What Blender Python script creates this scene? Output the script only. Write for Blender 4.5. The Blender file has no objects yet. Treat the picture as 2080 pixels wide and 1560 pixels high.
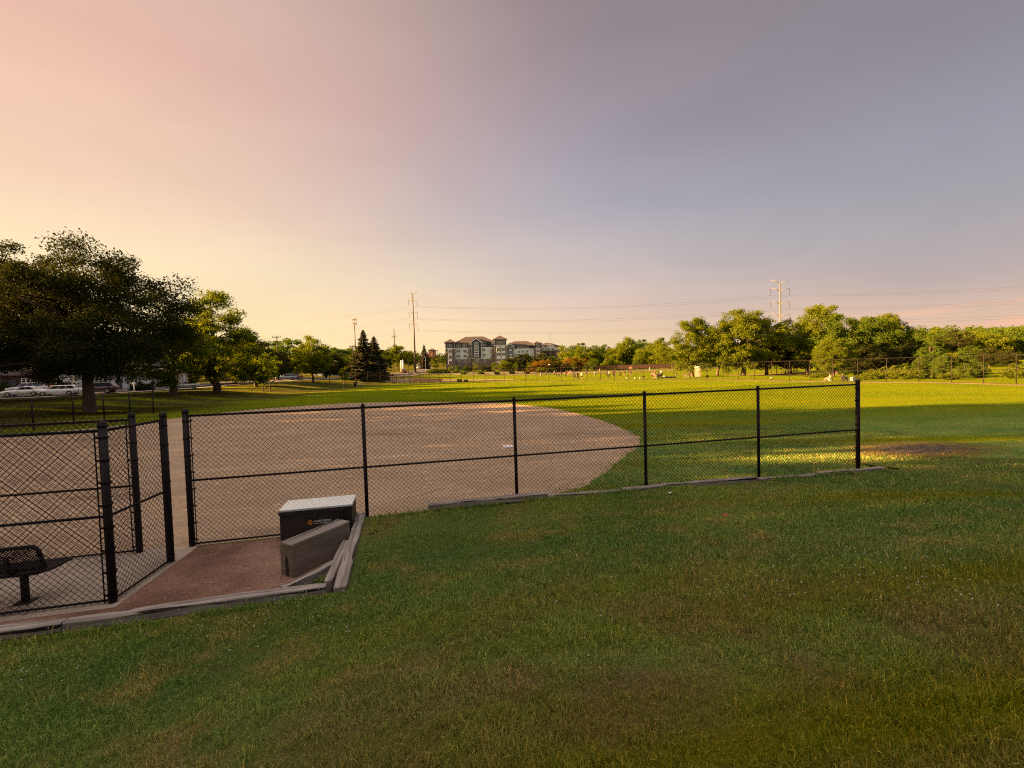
import bpy, bmesh, math, random
import numpy as np
from mathutils import Vector, Matrix

sc = bpy.context.scene
C = sc.collection
R = math.radians

# ------------------------------------------------------------------ camera, sky, sun, exposure
FPX, ROLL, HCAM = 900.0, 0.030, 3.06            # focal length in pixels of a 2080 px wide frame, roll, eye height over the infield
TH = math.atan(31 / 900)                        # slight downward pitch
_F = Vector((0, math.cos(TH), -math.sin(TH)))
_U0 = Vector((0, math.sin(TH), math.cos(TH)))
_R0 = Vector((1, 0, 0))
_RR = _R0 * math.cos(ROLL) - _U0 * math.sin(ROLL)
_UU = _R0 * math.sin(ROLL) + _U0 * math.cos(ROLL)
CAM = Vector((0, 0, HCAM))
cam_d = bpy.data.cameras.new('camera')
cam = bpy.data.objects.new('camera', cam_d)
C.objects.link(cam)
cam_d.sensor_width = 36
cam_d.lens = FPX / 2080 * 36
cam_d.clip_start = 0.05
cam_d.clip_end = 6000
cam.matrix_world = Matrix(((_RR.x, _UU.x, -_F.x, 0), (_RR.y, _UU.y, -_F.y, 0), (_RR.z, _UU.z, -_F.z, HCAM), (0, 0, 0, 1)))
sc.camera = cam

SUN_AZ, SUN_EL = R(-94), R(16)                  # azimuth from +Y, negative = left of the view
EXPOSURE = 3.1
SKY = 1.0
ZENITH = 2.6
sun_dir = Vector((math.sin(SUN_AZ) * math.cos(SUN_EL), math.cos(SUN_AZ) * math.cos(SUN_EL), math.sin(SUN_EL)))
sd = bpy.data.lights.new('sun', 'SUN')
sd.energy = 5.0
sd.angle = R(0.5)
sd.color = (1.0, 0.53, 0.18)
so = bpy.data.objects.new('sun', sd)
C.objects.link(so)
so.rotation_euler = sun_dir.to_track_quat('Z', 'Y').to_euler()
so.location = (-60, 0, 60)
sc.view_settings.view_transform = 'Standard'
sc.view_settings.look = 'None'
sc.view_settings.exposure = EXPOSURE
sc.view_settings.gamma = 1
sc.render.engine = 'CYCLES'
sc.cycles.use_denoising = False
sc.cycles.filter_width = 1.15
sc.cycles.sample_clamp_indirect = 4.0
sc.cycles.max_bounces = 7
sc.cycles.diffuse_bounces = 3
sc.cycles.glossy_bounces = 3
sc.cycles.transmission_bounces = 4
sc.cycles.caustics_reflective = False
sc.cycles.caustics_refractive = False


def lin(c):
    return tuple(((v / 255 / 12.92) if v / 255 <= .04045 else ((v / 255 + .055) / 1.055) ** 2.4) for v in c)


def build_world():
    w = bpy.data.worlds.new('World')
    sc.world = w
    w.use_nodes = True
    nt = w.node_tree
    nt.nodes.clear()
    N = nt.nodes.new
    L = nt.links.new
    out = N('ShaderNodeOutputWorld')
    tc = N('ShaderNodeTexCoord')
    nrm = N('ShaderNodeVectorMath'); nrm.operation = 'NORMALIZE'
    L(tc.outputs['Generated'], nrm.inputs[0])
    sep = N('ShaderNodeSeparateXYZ')
    L(nrm.outputs[0], sep.inputs[0])
    # horizontal direction against the sun's azimuth
    flat = N('ShaderNodeCombineXYZ')
    L(sep.outputs['X'], flat.inputs['X']); L(sep.outputs['Y'], flat.inputs['Y'])
    fn = N('ShaderNodeVectorMath'); fn.operation = 'NORMALIZE'
    L(flat.outputs[0], fn.inputs[0])
    dot = N('ShaderNodeVectorMath'); dot.operation = 'DOT_PRODUCT'
    L(fn.outputs[0], dot.inputs[0])
    dot.inputs[1].default_value = (math.sin(R(-84)), math.cos(R(-84)), 0)

    # broad soft variation in the thin high cloud
    nz = N('ShaderNodeTexNoise'); nz.inputs['Scale'].default_value = 1.6; nz.inputs['Detail'].default_value = 3
    mp = N('ShaderNodeMapping'); mp.inputs['Scale'].default_value = (1, 1, 2.2)
    L(nrm.outputs[0], mp.inputs[0]); L(mp.outputs[0], nz.inputs['Vector'])

    def ramp(stops):
        r = N('ShaderNodeValToRGB')
        L(zel.outputs[0], r.inputs[0])
        r.color_ramp.interpolation = 'EASE' if False else 'LINEAR'
        el = r.color_ramp.elements
        while len(el) < len(stops):
            el.new(.5)
        for e, (p, c) in zip(el, sorted(stops)):
            e.position = p
            e.color = (*lin(c), 1)
        return r
    zel = N('ShaderNodeMath'); zel.operation = 'MULTIPLY_ADD'       # elevation, wobbled a little by the noise
    ns = N('ShaderNodeMath'); ns.operation = 'MULTIPLY_ADD'
    L(nz.outputs['Fac'], ns.inputs[0]); ns.inputs[1].default_value = .13; ns.inputs[2].default_value = -.065
    L(sep.outputs['Z'], zel.inputs[0]); zel.inputs[1].default_value = 1.0
    L(ns.outputs[0], zel.inputs[2])
    sun_r = ramp([(0, (255, 226, 168)), (.10, (255, 230, 172)), (.21, (254, 228, 182)), (.30, (249, 212, 178)), (.50, (238, 190, 168)), (.75, (222, 196, 180)), (1, (226, 215, 210))])
    mid_r = ramp([(0, (252, 222, 164)), (.06, (250, 219, 172)), (.10, (247, 213, 178)), (.15, (235, 205, 184)), (.20, (220, 199, 187)), (.27, (203, 190, 188)), (.34, (179, 173, 183)), (.42, (166, 158, 170)), (.54, (158, 144, 151)), (.66, (143, 126, 130)), (.8, (210, 196, 186)), (1, (226, 215, 210))])
    far_r = ramp([(0, (228, 190, 158)), (.06, (215, 180, 160)), (.13, (184, 166, 164)), (.22, (163, 157, 163)), (.32, (152, 149, 159)), (.48, (138, 131, 140)), (.66, (130, 120, 126)), (.8, (200, 188, 182)), (1, (226, 215, 210))])

    def mapr(a, b):
        m = N('ShaderNodeMapRange'); m.interpolation_type = 'SMOOTHSTEP'
        L(dot.outputs['Value'], m.inputs['Value'])
        m.inputs['From Min'].default_value = a; m.inputs['From Max'].default_value = b
        return m
    m1 = mapr(-.16, .95)
    m2 = mapr(-.80, .30)
    mixa = N('ShaderNodeMixRGB'); mixb = N('ShaderNodeMixRGB')
    L(m2.outputs[0], mixa.inputs['Fac']); L(far_r.outputs[0], mixa.inputs['Color1']); L(mid_r.outputs[0], mixa.inputs['Color2'])
    L(m1.outputs[0], mixb.inputs['Fac']); L(mixa.outputs[0], mixb.inputs['Color1']); L(sun_r.outputs[0], mixb.inputs['Color2'])
    # a few low pink cloud bars, low in the sky to the right
    cz = N('ShaderNodeTexNoise'); cz.inputs['Scale'].default_value = 5.0; cz.inputs['Detail'].default_value = 5
    cm = N('ShaderNodeMapping'); cm.inputs['Scale'].default_value = (1, 1, 11)
    L(nrm.outputs[0], cm.inputs[0]); L(cm.outputs[0], cz.inputs['Vector'])
    cr = N('ShaderNodeMapRange'); cr.interpolation_type = 'SMOOTHSTEP'
    cr.inputs['From Min'].default_value = .47; cr.inputs['From Max'].default_value = .60
    L(cz.outputs['Fac'], cr.inputs['Value'])
    band = N('ShaderNodeMapRange'); band.interpolation_type = 'SMOOTHSTEP'
    band.inputs['From Min'].default_value = .10; band.inputs['From Max'].default_value = .066
    L(sep.outputs['Z'], band.inputs['Value'])
    side = mapr(-.45, -.66)
    m3 = N('ShaderNodeMath'); m3.operation = 'MULTIPLY'; L(cr.outputs[0], m3.inputs[0]); L(band.outputs[0], m3.inputs[1])
    m4 = N('ShaderNodeMath'); m4.operation = 'MULTIPLY'; L(m3.outputs[0], m4.inputs[0]); L(side.outputs[0], m4.inputs[1])
    mixc = N('ShaderNodeMixRGB'); L(m4.outputs[0], mixc.inputs['Fac']); L(mixb.outputs[0], mixc.inputs['Color1'])
    mixc.inputs['Color2'].default_value = (*lin((243, 186, 156)), 1)
    # faint wisps of high cloud drawn out along one direction
    wm = N('ShaderNodeMapping'); wm.inputs['Scale'].default_value = (1.2, 3.2, 5.5); wm.inputs['Rotation'].default_value = (0, R(24), R(20))
    wn = N('ShaderNodeTexNoise'); wn.inputs['Scale'].default_value = 1.5; wn.inputs['Detail'].default_value = 7; wn.inputs['Distortion'].default_value = .6
    L(nrm.outputs[0], wm.inputs[0]); L(wm.outputs[0], wn.inputs['Vector'])
    wr = N('ShaderNodeMapRange'); L(wn.outputs['Fac'], wr.inputs['Value']); wr.inputs['From Min'].default_value = .3; wr.inputs['From Max'].default_value = .7
    wr.inputs['To Min'].default_value = .965; wr.inputs['To Max'].default_value = 1.045
    wx = N('ShaderNodeVectorMath'); wx.operation = 'SCALE'; L(mixc.outputs[0], wx.inputs[0]); L(wr.outputs[0], wx.inputs['Scale'])
    bg = N('ShaderNodeBackground'); bg.inputs['Strength'].default_value = SKY / 2 ** EXPOSURE
    L(wx.outputs[0], bg.inputs['Color'])
    # extra brightness added to the unseen overhead sky to fill the ground
    zen = N('ShaderNodeMapRange'); zen.interpolation_type = 'SMOOTHSTEP'; L(sep.outputs['Z'], zen.inputs['Value'])
    zen.inputs['From Min'].default_value = .66; zen.inputs['From Max'].default_value = .95
    zen.inputs['To Min'].default_value = SKY / 2 ** EXPOSURE; zen.inputs['To Max'].default_value = SKY / 2 ** EXPOSURE * ZENITH
    L(zen.outputs[0], bg.inputs['Strength'])
    # the physical sky of the same low sun, a faint share of the light
    st = N('ShaderNodeTexSky'); st.sky_type = 'NISHITA'; st.sun_disc = False
    st.sun_elevation = SUN_EL; st.sun_rotation = SUN_AZ
    bg2 = N('ShaderNodeBackground'); bg2.inputs['Strength'].default_value = .001
    L(st.outputs[0], bg2.inputs['Color'])
    add = N('ShaderNodeAddShader')
    L(bg.outputs[0], add.inputs[0]); L(bg2.outputs[0], add.inputs[1])
    L(add.outputs[0], out.inputs['Surface'])


build_world()


# ------------------------------------------------------------------ surveying: where a sight line meets the ground or a depth
def ray(px, py):
    return _RR * ((px - 1040) / FPX) - _UU * ((py - 780) / FPX) + _F


def g(px, py, z=0.0):
    d = ray(px, py)
    t = (z - HCAM) / d.z
    return CAM + d * t


def dp(px, py, Y):
    d = ray(px, py)
    return CAM + d * (Y / d.y)


def sstep(a, b, x):
    t = np.clip((np.asarray(x, float) - a) / (b - a), 0, 1)
    return t * t * (3 - 2 * t)


_rs = np.random.RandomState(5)
_perm = _rs.rand(64, 64)


def vnoise(x, y):
    x = np.asarray(x, float); y = np.asarray(y, float)
    xi = np.floor(x).astype(int); yi = np.floor(y).astype(int)
    fx = x - xi; fy = y - yi
    fx = fx * fx * (3 - 2 * fx); fy = fy * fy * (3 - 2 * fy)
    p = lambda i, j: _perm[i % 64, j % 64]
    return (p(xi, yi) * (1 - fx) + p(xi + 1, yi) * fx) * (1 - fy) + (p(xi, yi + 1) * (1 - fx) + p(xi + 1, yi + 1) * fx) * fy


class TPS:
    def __init__(self, pts):
        P = np.array(pts, float)
        self.X = P[:, :2]
        n = len(P)
        K = self.k(self.X[:, None] - self.X[None])
        A = np.zeros((n + 3, n + 3))
        A[:n, :n] = K + np.eye(n) * 0.5
        A[:n, n] = 1; A[:n, n + 1:] = self.X
        A[n, :n] = 1; A[n + 1:, :n] = self.X.T
        b = np.zeros(n + 3); b[:n] = P[:, 2]
        self.w = np.linalg.lstsq(A, b, rcond=None)[0]

    def k(self, d):
        r2 = (d ** 2).sum(-1) + 1e-9
        return r2 * np.log(r2) * .5

    def __call__(self, x, y):
        x = np.asarray(x, float); y = np.asarray(y, float)
        q = np.stack([x.ravel(), y.ravel()], 1)
        out = np.zeros(len(q))
        for i in range(0, len(q), 20000):
            s = q[i:i + 20000]
            out[i:i + 20000] = self.k(s[:, None] - self.X[None]) @ self.w[:-3] + self.w[-3] + s @ self.w[-2:]
        return out.reshape(x.shape)


# terrain control points: (px, py, depth) read off the photograph, then plain (x, y, z)
_tp = [(185, 835, 41.7), (50, 808, 62), (120, 807, 63), (-250, 812, 60), (352, 795, 65), (447, 793, 72), (535, 790, 76), (500, 786, 88),
       (580, 779, 95), (638, 776, 104), (699, 783, 96), (700, 765, 150), (760, 768, 130), (843, 758, 188),
       (1400, 768, 112), (1500, 766, 100), (1600, 762, 108), (1030, 752, 262), (905, 752, 262), (870, 741, 290), (1150, 753, 250),
       (820, 748, 230), (1300, 752, 190), (1050, 757, 185), (720, 758, 190), (600, 755, 190)]
_tl = [tuple(dp(*t)) for t in _tp]
_tl += [(-60, 0, 1.0), (-60, -60, 1.5), (0, -60, .8), (60, -40, .5), (75, 20, .3), (80, 60, .4), (100, 100, .6), (130, 170, 2), (-120, 60, 1.8), (-120, 120, 3.0),
        (-100, 0, 1.5), (-34, 20, .15), (-34, 0, .2), (0, 140, .0), (30, 130, .0), (-15, 130, .1), (0, 160, .1),
        (-300, 100, 7), (-300, 400, 14), (-60, 420, 14), (60, 420, 8), (200, 350, 10), (300, 250, 13), (420, 200, 14), (320, 100, 8),
        (-900, 300, 25), (-500, 900, 30), (0, 900, 25), (500, 800, 30), (900, 300, 28), (700, -200, 10), (-600, -300, 10), (0, -500, 5), (0, 2000, 30), (1500, 1500, 30), (-1500, 1500, 30)]
_terr = TPS(_tl)


def hgt(x, y):
    x = np.asarray(x, float); y = np.asarray(y, float)
    q = (np.abs((x - 8) / 45) ** 4 + np.abs((y - 44) / 70) ** 4) ** .25
    far = sstep(1200, 1800, np.hypot(x, y))
    return _terr(x, y) * sstep(1.0, 1.3, q) * (1 - far) + 25 * far


def hz(x, y):
    return float(hgt(np.array([x]), np.array([y]))[0])


# ------------------------------------------------------------------ the fence's own frame: s along the near fence, n towards the camera
PD = g(391, 1110)
_e = Vector((331.3 / 900, 0.0862, 0)).normalized()
_m = Vector((_e.y, -_e.x, 0))
BAY = 3.05


def SN(s, n, z=0.0):
    return Vector((PD.x, PD.y, 0)) + _e * s + _m * n + Vector((0, 0, z))


def toSN(x, y):
    dx = np.asarray(x) - PD.x; dy = np.asarray(y) - PD.y
    return dx * _e.x + dy * _e.y, dx * _m.x + dy * _m.y


_bank = TPS([(3, .2, .29), (4, .2, .28), (6.3, .2, .29), (8.5, .2, .27), (11, .2, .22), (14, .2, .18), (16.4, .2, .12), (18.5, .2, .05), (21, .2, 0), (26, .2, -.03),
             (3, 1.5, .27), (3.1, 3.1, .22), (0, 3.1, .17), (-3, 3.1, .13), (-8, 3.1, .1), (-20, 3.1, .05),
             (3.9, 9.2, 1.46), (3.9, 6, .84), (-2, 9.2, 1.08), (-8, 9.2, .8), (-15, 9.2, .5), (-30, 9.2, .3),
             (8, 3, .60), (8, 6, 1.02), (10, 9.2, 1.6), (14, 3, .48), (14, 6, .88), (20, 3, .25), (20, 7, .75), (28, 3, .06), (28, 8, .5),
             (36, 0, -.03), (36, 8, .35), (46, 5, 0), (46, 15, .5), (60, 5, -.03), (60, 20, .4),
             (4, 15, 1.8), (-10, 15, 1.2), (20, 15, 1.5), (-25, 15, .6), (4, 40, 2), (30, 40, 1.5), (-30, 40, 1), (60, 40, 1)])


def bank(s, n):
    s = np.asarray(s, float); n = np.asarray(n, float)
    h = _bank(s, np.maximum(n, .2)) + .02 * (vnoise(s * 1.3, n * 1.3) - .5) + .03 * (vnoise(s * .5 + 9, n * .5) - .5) * sstep(0, 2, n)
    t = np.clip((.2 - n) / 3.5, 0, 1)
    return h * (1 - t) ** 2 - .04 * t


# ------------------------------------------------------------------ objects, properties, mesh building
def tag(o, label=None, cat=None, group=None, kind=None):
    if label: o['label'] = label
    if cat: o['category'] = cat
    if group: o['group'] = group
    if kind: o['kind'] = kind
    return o


def thing(name, label, cat, loc=(0, 0, 0), rz=0.0, group=None):
    o = bpy.data.objects.new(name, None)
    o.empty_display_size = .3
    C.objects.link(o)
    o.location = loc
    o.rotation_euler = (0, 0, rz)
    return tag(o, label, cat, group)


_kids = {}


def adopt(o, parent):
    o.parent = parent
    _kids.setdefault(parent.name, []).append(o)


def copy_tree(o, parent=None):
    c = o.copy()
    C.objects.link(c)
    if parent is not None:
        adopt(c, parent)
    for ch in list(_kids.get(o.name, [])):
        copy_tree(ch, c)
    return c


class MB:
    def __init__(s):
        s.v = []; s.f = []

    def add(s, verts, faces):
        b = len(s.v)
        s.v += [tuple(p) for p in verts]
        s.f += [tuple(i + b for i in f) for f in faces]

    def box(s, c, d, M=None):
        x, y, z = (k / 2 for k in d)
        vs = [Vector((a * x, b * y, e * z)) for a in (-1, 1) for b in (-1, 1) for e in (-1, 1)]
        if M is not None: vs = [M @ v for v in vs]
        cc = Vector(c)
        s.add([v + cc for v in vs], [(0, 1, 3, 2), (4, 6, 7, 5), (0, 4, 5, 1), (2, 3, 7, 6), (0, 2, 6, 4), (1, 5, 7, 3)])

    def tube(s, pts, rad, n=8, cap=True):
        pts = [Vector(p) for p in pts]
        if not hasattr(rad, '__len__'): rad = [rad] * len(pts)
        rings = []
        t0 = (pts[1] - pts[0]).normalized()
        a = t0.orthogonal().normalized()
        for i, p in enumerate(pts):
            if i == 0: t = pts[1] - pts[0]
            elif i == len(pts) - 1: t = pts[-1] - pts[-2]
            else: t = pts[i + 1] - pts[i - 1]
            t = t.normalized()
            a = (a - t * a.dot(t))
            if a.length < 1e-4: a = t.orthogonal()
            a.normalize()
            b = t.cross(a)
            rings.append([p + (a * math.cos(6.28318 * k / n) + b * math.sin(6.28318 * k / n)) * rad[i] for k in range(n)])
        s.loft(rings, cap)

    def loft(s, rings, cap=True, closed=True):
        b = len(s.v); n = len(rings[0])
        for r in rings: s.v += [tuple(p) for p in r]
        for i in range(len(rings) - 1):
            for k in range(n if closed else n - 1):
                k2 = (k + 1) % n
                s.f.append((b + i * n + k, b + i * n + k2, b + (i + 1) * n + k2, b + (i + 1) * n + k))
        if cap and closed:
            s.f.append(tuple(b + k for k in range(n))[::-1])
            s.f.append(tuple(b + (len(rings) - 1) * n + k for k in range(n)))

    def prism(s, poly, h0, h1, axis='z'):
        n = len(poly)
        def P(u, w, h):
            return {'z': (u, w, h), 'y': (u, h, w), 'x': (h, u, w)}[axis]
        s.add([P(u, w, h0) for u, w in poly] + [P(u, w, h1) for u, w in poly],
              [tuple(range(n))[::-1], tuple(range(n, 2 * n))] + [(k, (k + 1) % n, n + (k + 1) % n, n + k) for k in range(n)])

    def quad(s, a, b, c, d):
        s.add([a, b, c, d], [(0, 1, 2, 3)])

    def ball(s, c, r, n=8, m=6, sz=1.0):
        rings = []
        for i in range(m + 1):
            ph = math.pi * (i + .02) / (m + .04) - math.pi / 2
            rings.append([(c[0] + r * math.cos(ph) * math.cos(6.28318 * k / n), c[1] + r * math.cos(ph) * math.sin(6.28318 * k / n), c[2] + r * sz * math.sin(ph)) for k in range(n)])
        s.loft(rings)

    def build(s, name, m, parent=None, smooth=False, bevel=0.0, loc=None, rz=0.0):
        me = bpy.data.meshes.new(name)
        me.from_pydata(s.v, [], s.f)
        me.materials.append(m)
        bm = bmesh.new(); bm.from_mesh(me)
        bmesh.ops.recalc_face_normals(bm, faces=bm.faces)
        bm.to_mesh(me); bm.free()
        if smooth: me.polygons.foreach_set('use_smooth', [True] * len(me.polygons))
        o = bpy.data.objects.new(name, me)
        C.objects.link(o)
        if parent is not None: adopt(o, parent)
        if loc is not None: o.location = loc; o.rotation_euler = (0, 0, rz)
        if bevel:
            b = o.modifiers.new('bevel', 'BEVEL'); b.width = bevel; b.segments = 2; b.limit_method = 'ANGLE'
        return o


def np_mesh(name, verts, faces, m, parent=None, smooth=False):
    """fast mesh from arrays; faces is (n, k)"""
    verts = np.ascontiguousarray(verts, np.float32); faces = np.ascontiguousarray(faces, np.int32)
    me = bpy.data.meshes.new(name)
    nf, k = faces.shape
    me.vertices.add(len(verts)); me.vertices.foreach_set('co', verts.ravel())
    me.loops.add(nf * k); me.loops.foreach_set('vertex_index', faces.ravel())
    me.polygons.add(nf); me.polygons.foreach_set('loop_start', np.arange(0, nf * k, k, dtype=np.int32))
    me.polygons.foreach_set('loop_total', np.full(nf, k, np.int32))
    me.polygons.foreach_set('use_smooth', np.full(nf, smooth))
    me.update(calc_edges=True)
    me.materials.append(m)
    o = bpy.data.objects.new(name, me)
    C.objects.link(o)
    if parent is not None: adopt(o, parent)
    return o


# ------------------------------------------------------------------ materials
MATS = {}


def pm(name, col, rough=.8, var=.18, scale=4.0, metal=0.0, bump=0.0, bscale=40.0, stretch=(1, 1, 1), col2=None, spec=.3):
    """principled material with a noise-varied base colour"""
    if name in MATS: return MATS[name]
    m = bpy.data.materials.new(name); m.use_nodes = True
    nt = m.node_tree; N = nt.nodes.new; L = nt.links.new
    b = nt.nodes['Principled BSDF']
    b.inputs['Roughness'].default_value = rough
    b.inputs['Metallic'].default_value = metal
    b.inputs['Specular IOR Level'].default_value = spec
    tc = N('ShaderNodeTexCoord'); mp = N('ShaderNodeMapping'); mp.inputs['Scale'].default_value = stretch
    L(tc.outputs['Object'], mp.inputs[0])
    nz = N('ShaderNodeTexNoise'); nz.inputs['Scale'].default_value = scale; nz.inputs['Detail'].default_value = 6
    L(mp.outputs[0], nz.inputs['Vector'])
    rp = N('ShaderNodeValToRGB')
    c2 = col2 or tuple(min(1, c * (1 + var)) for c in col)
    c1 = tuple(c * (1 - var) for c in col)
    rp.color_ramp.elements[0].position = .32; rp.color_ramp.elements[0].color = (*c1, 1)
    rp.color_ramp.elements[1].position = .68; rp.color_ramp.elements[1].color = (*c2, 1)
    L(nz.outputs['Fac'], rp.inputs[0]); L(rp.outputs[0], b.inputs['Base Color'])
    if bump:
        n2 = N('ShaderNodeTexNoise'); n2.inputs['Scale'].default_value = bscale; n2.inputs['Detail'].default_value = 4
        L(mp.outputs[0], n2.inputs['Vector'])
        bp = N('ShaderNodeBump'); bp.inputs['Strength'].default_value = bump; bp.inputs['Distance'].default_value = .02
        L(n2.outputs['Fac'], bp.inputs['Height']); L(bp.outputs[0], b.inputs['Normal'])
    MATS[name] = m
    return m


def leaf_mat(name, c_dark, c_light, trans=.35):
    m = bpy.data.materials.new(name); m.use_nodes = True
    nt = m.node_tree; N = nt.nodes.new; L = nt.links.new
    nt.nodes.clear()
    out = N('ShaderNodeOutputMaterial')
    geo = N('ShaderNodeNewGeometry'); oi = N('ShaderNodeObjectInfo')
    tc = N('ShaderNodeTexCoord'); nz = N('ShaderNodeTexNoise'); nz.inputs['Scale'].default_value = .5; nz.inputs['Detail'].default_value = 2
    L(tc.outputs['Object'], nz.inputs['Vector'])
    ad = N('ShaderNodeMath'); ad.operation = 'MULTIPLY_ADD'; L(geo.outputs['Random Per Island'], ad.inputs[0]); ad.inputs[1].default_value = .55
    L(nz.outputs['Fac'], ad.inputs[2])
    a2 = N('ShaderNodeMath'); a2.operation = 'MULTIPLY_ADD'; L(oi.outputs['Random'], a2.inputs[0]); a2.inputs[1].default_value = .35; L(ad.outputs[0], a2.inputs[2])
    rp = N('ShaderNodeValToRGB')
    rp.color_ramp.elements[0].position = .45; rp.color_ramp.elements[0].color = (*c_dark, 1)
    rp.color_ramp.elements[1].position = 1.25 if False else 1.0; rp.color_ramp.elements[1].color = (*c_light, 1)
    L(a2.outputs[0], rp.inputs[0])
    df = N('ShaderNodeBsdfPrincipled'); df.inputs['Roughness'].default_value = .75; df.inputs['Specular IOR Level'].default_value = .06
    L(rp.outputs[0], df.inputs['Base Color'])
    tr = N('ShaderNodeBsdfTranslucent')
    hs = N('ShaderNodeHueSaturation'); hs.inputs['Saturation'].default_value = 1.15; hs.inputs['Value'].default_value = 1.5
    L(rp.outputs[0], hs.inputs['Color']); L(hs.outputs[0], tr.inputs['Color'])
    mx = N('ShaderNodeMixShader'); mx.inputs[0].default_value = trans
    L(df.outputs[0], mx.inputs[1]); L(tr.outputs[0], mx.inputs[2]); L(mx.outputs[0], out.inputs['Surface'])
    MATS[name] = m
    return m


def grass_color_nodes(nt, coord):
    """green, worn and dry grass by world position; returns a colour socket"""
    N = nt.nodes.new; L = nt.links.new
    def noise(sc_, det=4, off=0.0):
        mp = N('ShaderNodeMapping'); mp.inputs['Location'].default_value = (off, off * .7, 0)
        L(coord, mp.inputs[0])
        n = N('ShaderNodeTexNoise'); n.inputs['Scale'].default_value = sc_; n.inputs['Detail'].default_value = det
        L(mp.outputs[0], n.inputs['Vector'])
        return n.outputs['Fac']
    def rng(s, a, b):
        m = N('ShaderNodeMapRange'); m.interpolation_type = 'SMOOTHSTEP'; L(s, m.inputs['Value'])
        m.inputs['From Min'].default_value = a; m.inputs['From Max'].default_value = b
        return m.outputs[0]
    def mix(f, a, b):
        m = N('ShaderNodeMixRGB')
        if isinstance(f, float): m.inputs[0].default_value = f
        else: L(f, m.inputs[0])
        for i, c in ((1, a), (2, b)):
            if isinstance(c, tuple): m.inputs[i].default_value = (*c, 1)
            else: L(c, m.inputs[i])
        return m.outputs[0]
    c = mix(rng(noise(.33, 4), .38, .62), (.104, .184, .044), (.172, .242, .052))
    c = mix(rng(noise(1.7, 5, 3.1), .48, .72), c, (.22, .225, .068))
    # a worn bare patch past the end of the fence
    wp = g(1868, 912)
    wq = N('ShaderNodeMapping'); wq.vector_type = 'TEXTURE'; wq.inputs['Location'].default_value = (wp.x, wp.y, 0); wq.inputs['Rotation'].default_value = (0, 0, R(8)); wq.inputs['Scale'].default_value = (1.9, .95, 50)
    L(coord, wq.inputs[0])
    wl = N('ShaderNodeVectorMath'); wl.operation = 'LENGTH'; L(wq.outputs[0], wl.inputs[0])
    wa = N('ShaderNodeMath'); wa.operation = 'MULTIPLY_ADD'; L(noise(3.4, 9, 4.4), wa.inputs[0]); wa.inputs[1].default_value = 2.2; L(wl.outputs['Value'], wa.inputs[2])
    # the mown outfield beyond the infield is yellower
    sy = N('ShaderNodeSeparateXYZ'); L(coord, sy.inputs[0])
    oc = mix(rng(noise(.12, 4, 5.5), .38, .62), (.102, .156, .005), (.138, .184, .005))
    oc = mix(rng(noise(.9, 5, 1.5), .40, .70), oc, (.126, .146, .006))
    c = mix(rng(sy.outputs['Y'], 15, 30), c, oc)
    c = mix(rng(sy.outputs['X'], -25, -37), c, mix(rng(noise(.5, 5, 9.1), .35, .65), (.050, .055, .012), (.078, .070, .020)))  # darker, browner grass to the left: tree shade painted into the colour
    # dry, straw-coloured ground where it is trodden near the viewer's feet and in patches
    ds = N('ShaderNodeVectorMath'); ds.operation = 'DISTANCE'; L(coord, ds.inputs[0]); ds.inputs[1].default_value = (1.6, .6, 1.4)
    near = rng(ds.outputs['Value'], 5.6, 1.2)
    dryn = rng(noise(1.3, 6, 7.7), .36, .60)
    f1 = N('ShaderNodeMath'); f1.operation = 'MULTIPLY'; L(near, f1.inputs[0]); L(dryn, f1.inputs[1])
    c = mix(f1.outputs[0], c, (.190, .150, .072))
    c = mix(rng(noise(.6, 5, 21.3), .63, .78), c, (.200, .178, .065))
    # mowing bands and yellowing across the open outfield
    wv = N('ShaderNodeMapping'); wv.inputs['Scale'].default_value = (.02, .16, .1); L(coord, wv.inputs[0])
    wn = N('ShaderNodeTexNoise'); wn.inputs['Scale'].default_value = 2.2; wn.inputs['Detail'].default_value = 4; L(wv.outputs[0], wn.inputs['Vector'])
    c = mix(rng(wn.outputs['Fac'], .50, .68), c, (.160, .182, .005))
    c = mix(rng(wa.outputs[0], 2.75, 2.1), c, (.170, .135, .045))
    c = mix(rng(wa.outputs[0], 2.0, 1.75), c, mix(rng(noise(6, 6, 2.2), .4, .6), (.085, .066, .048), (.165, .128, .090)))
    return c


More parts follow.
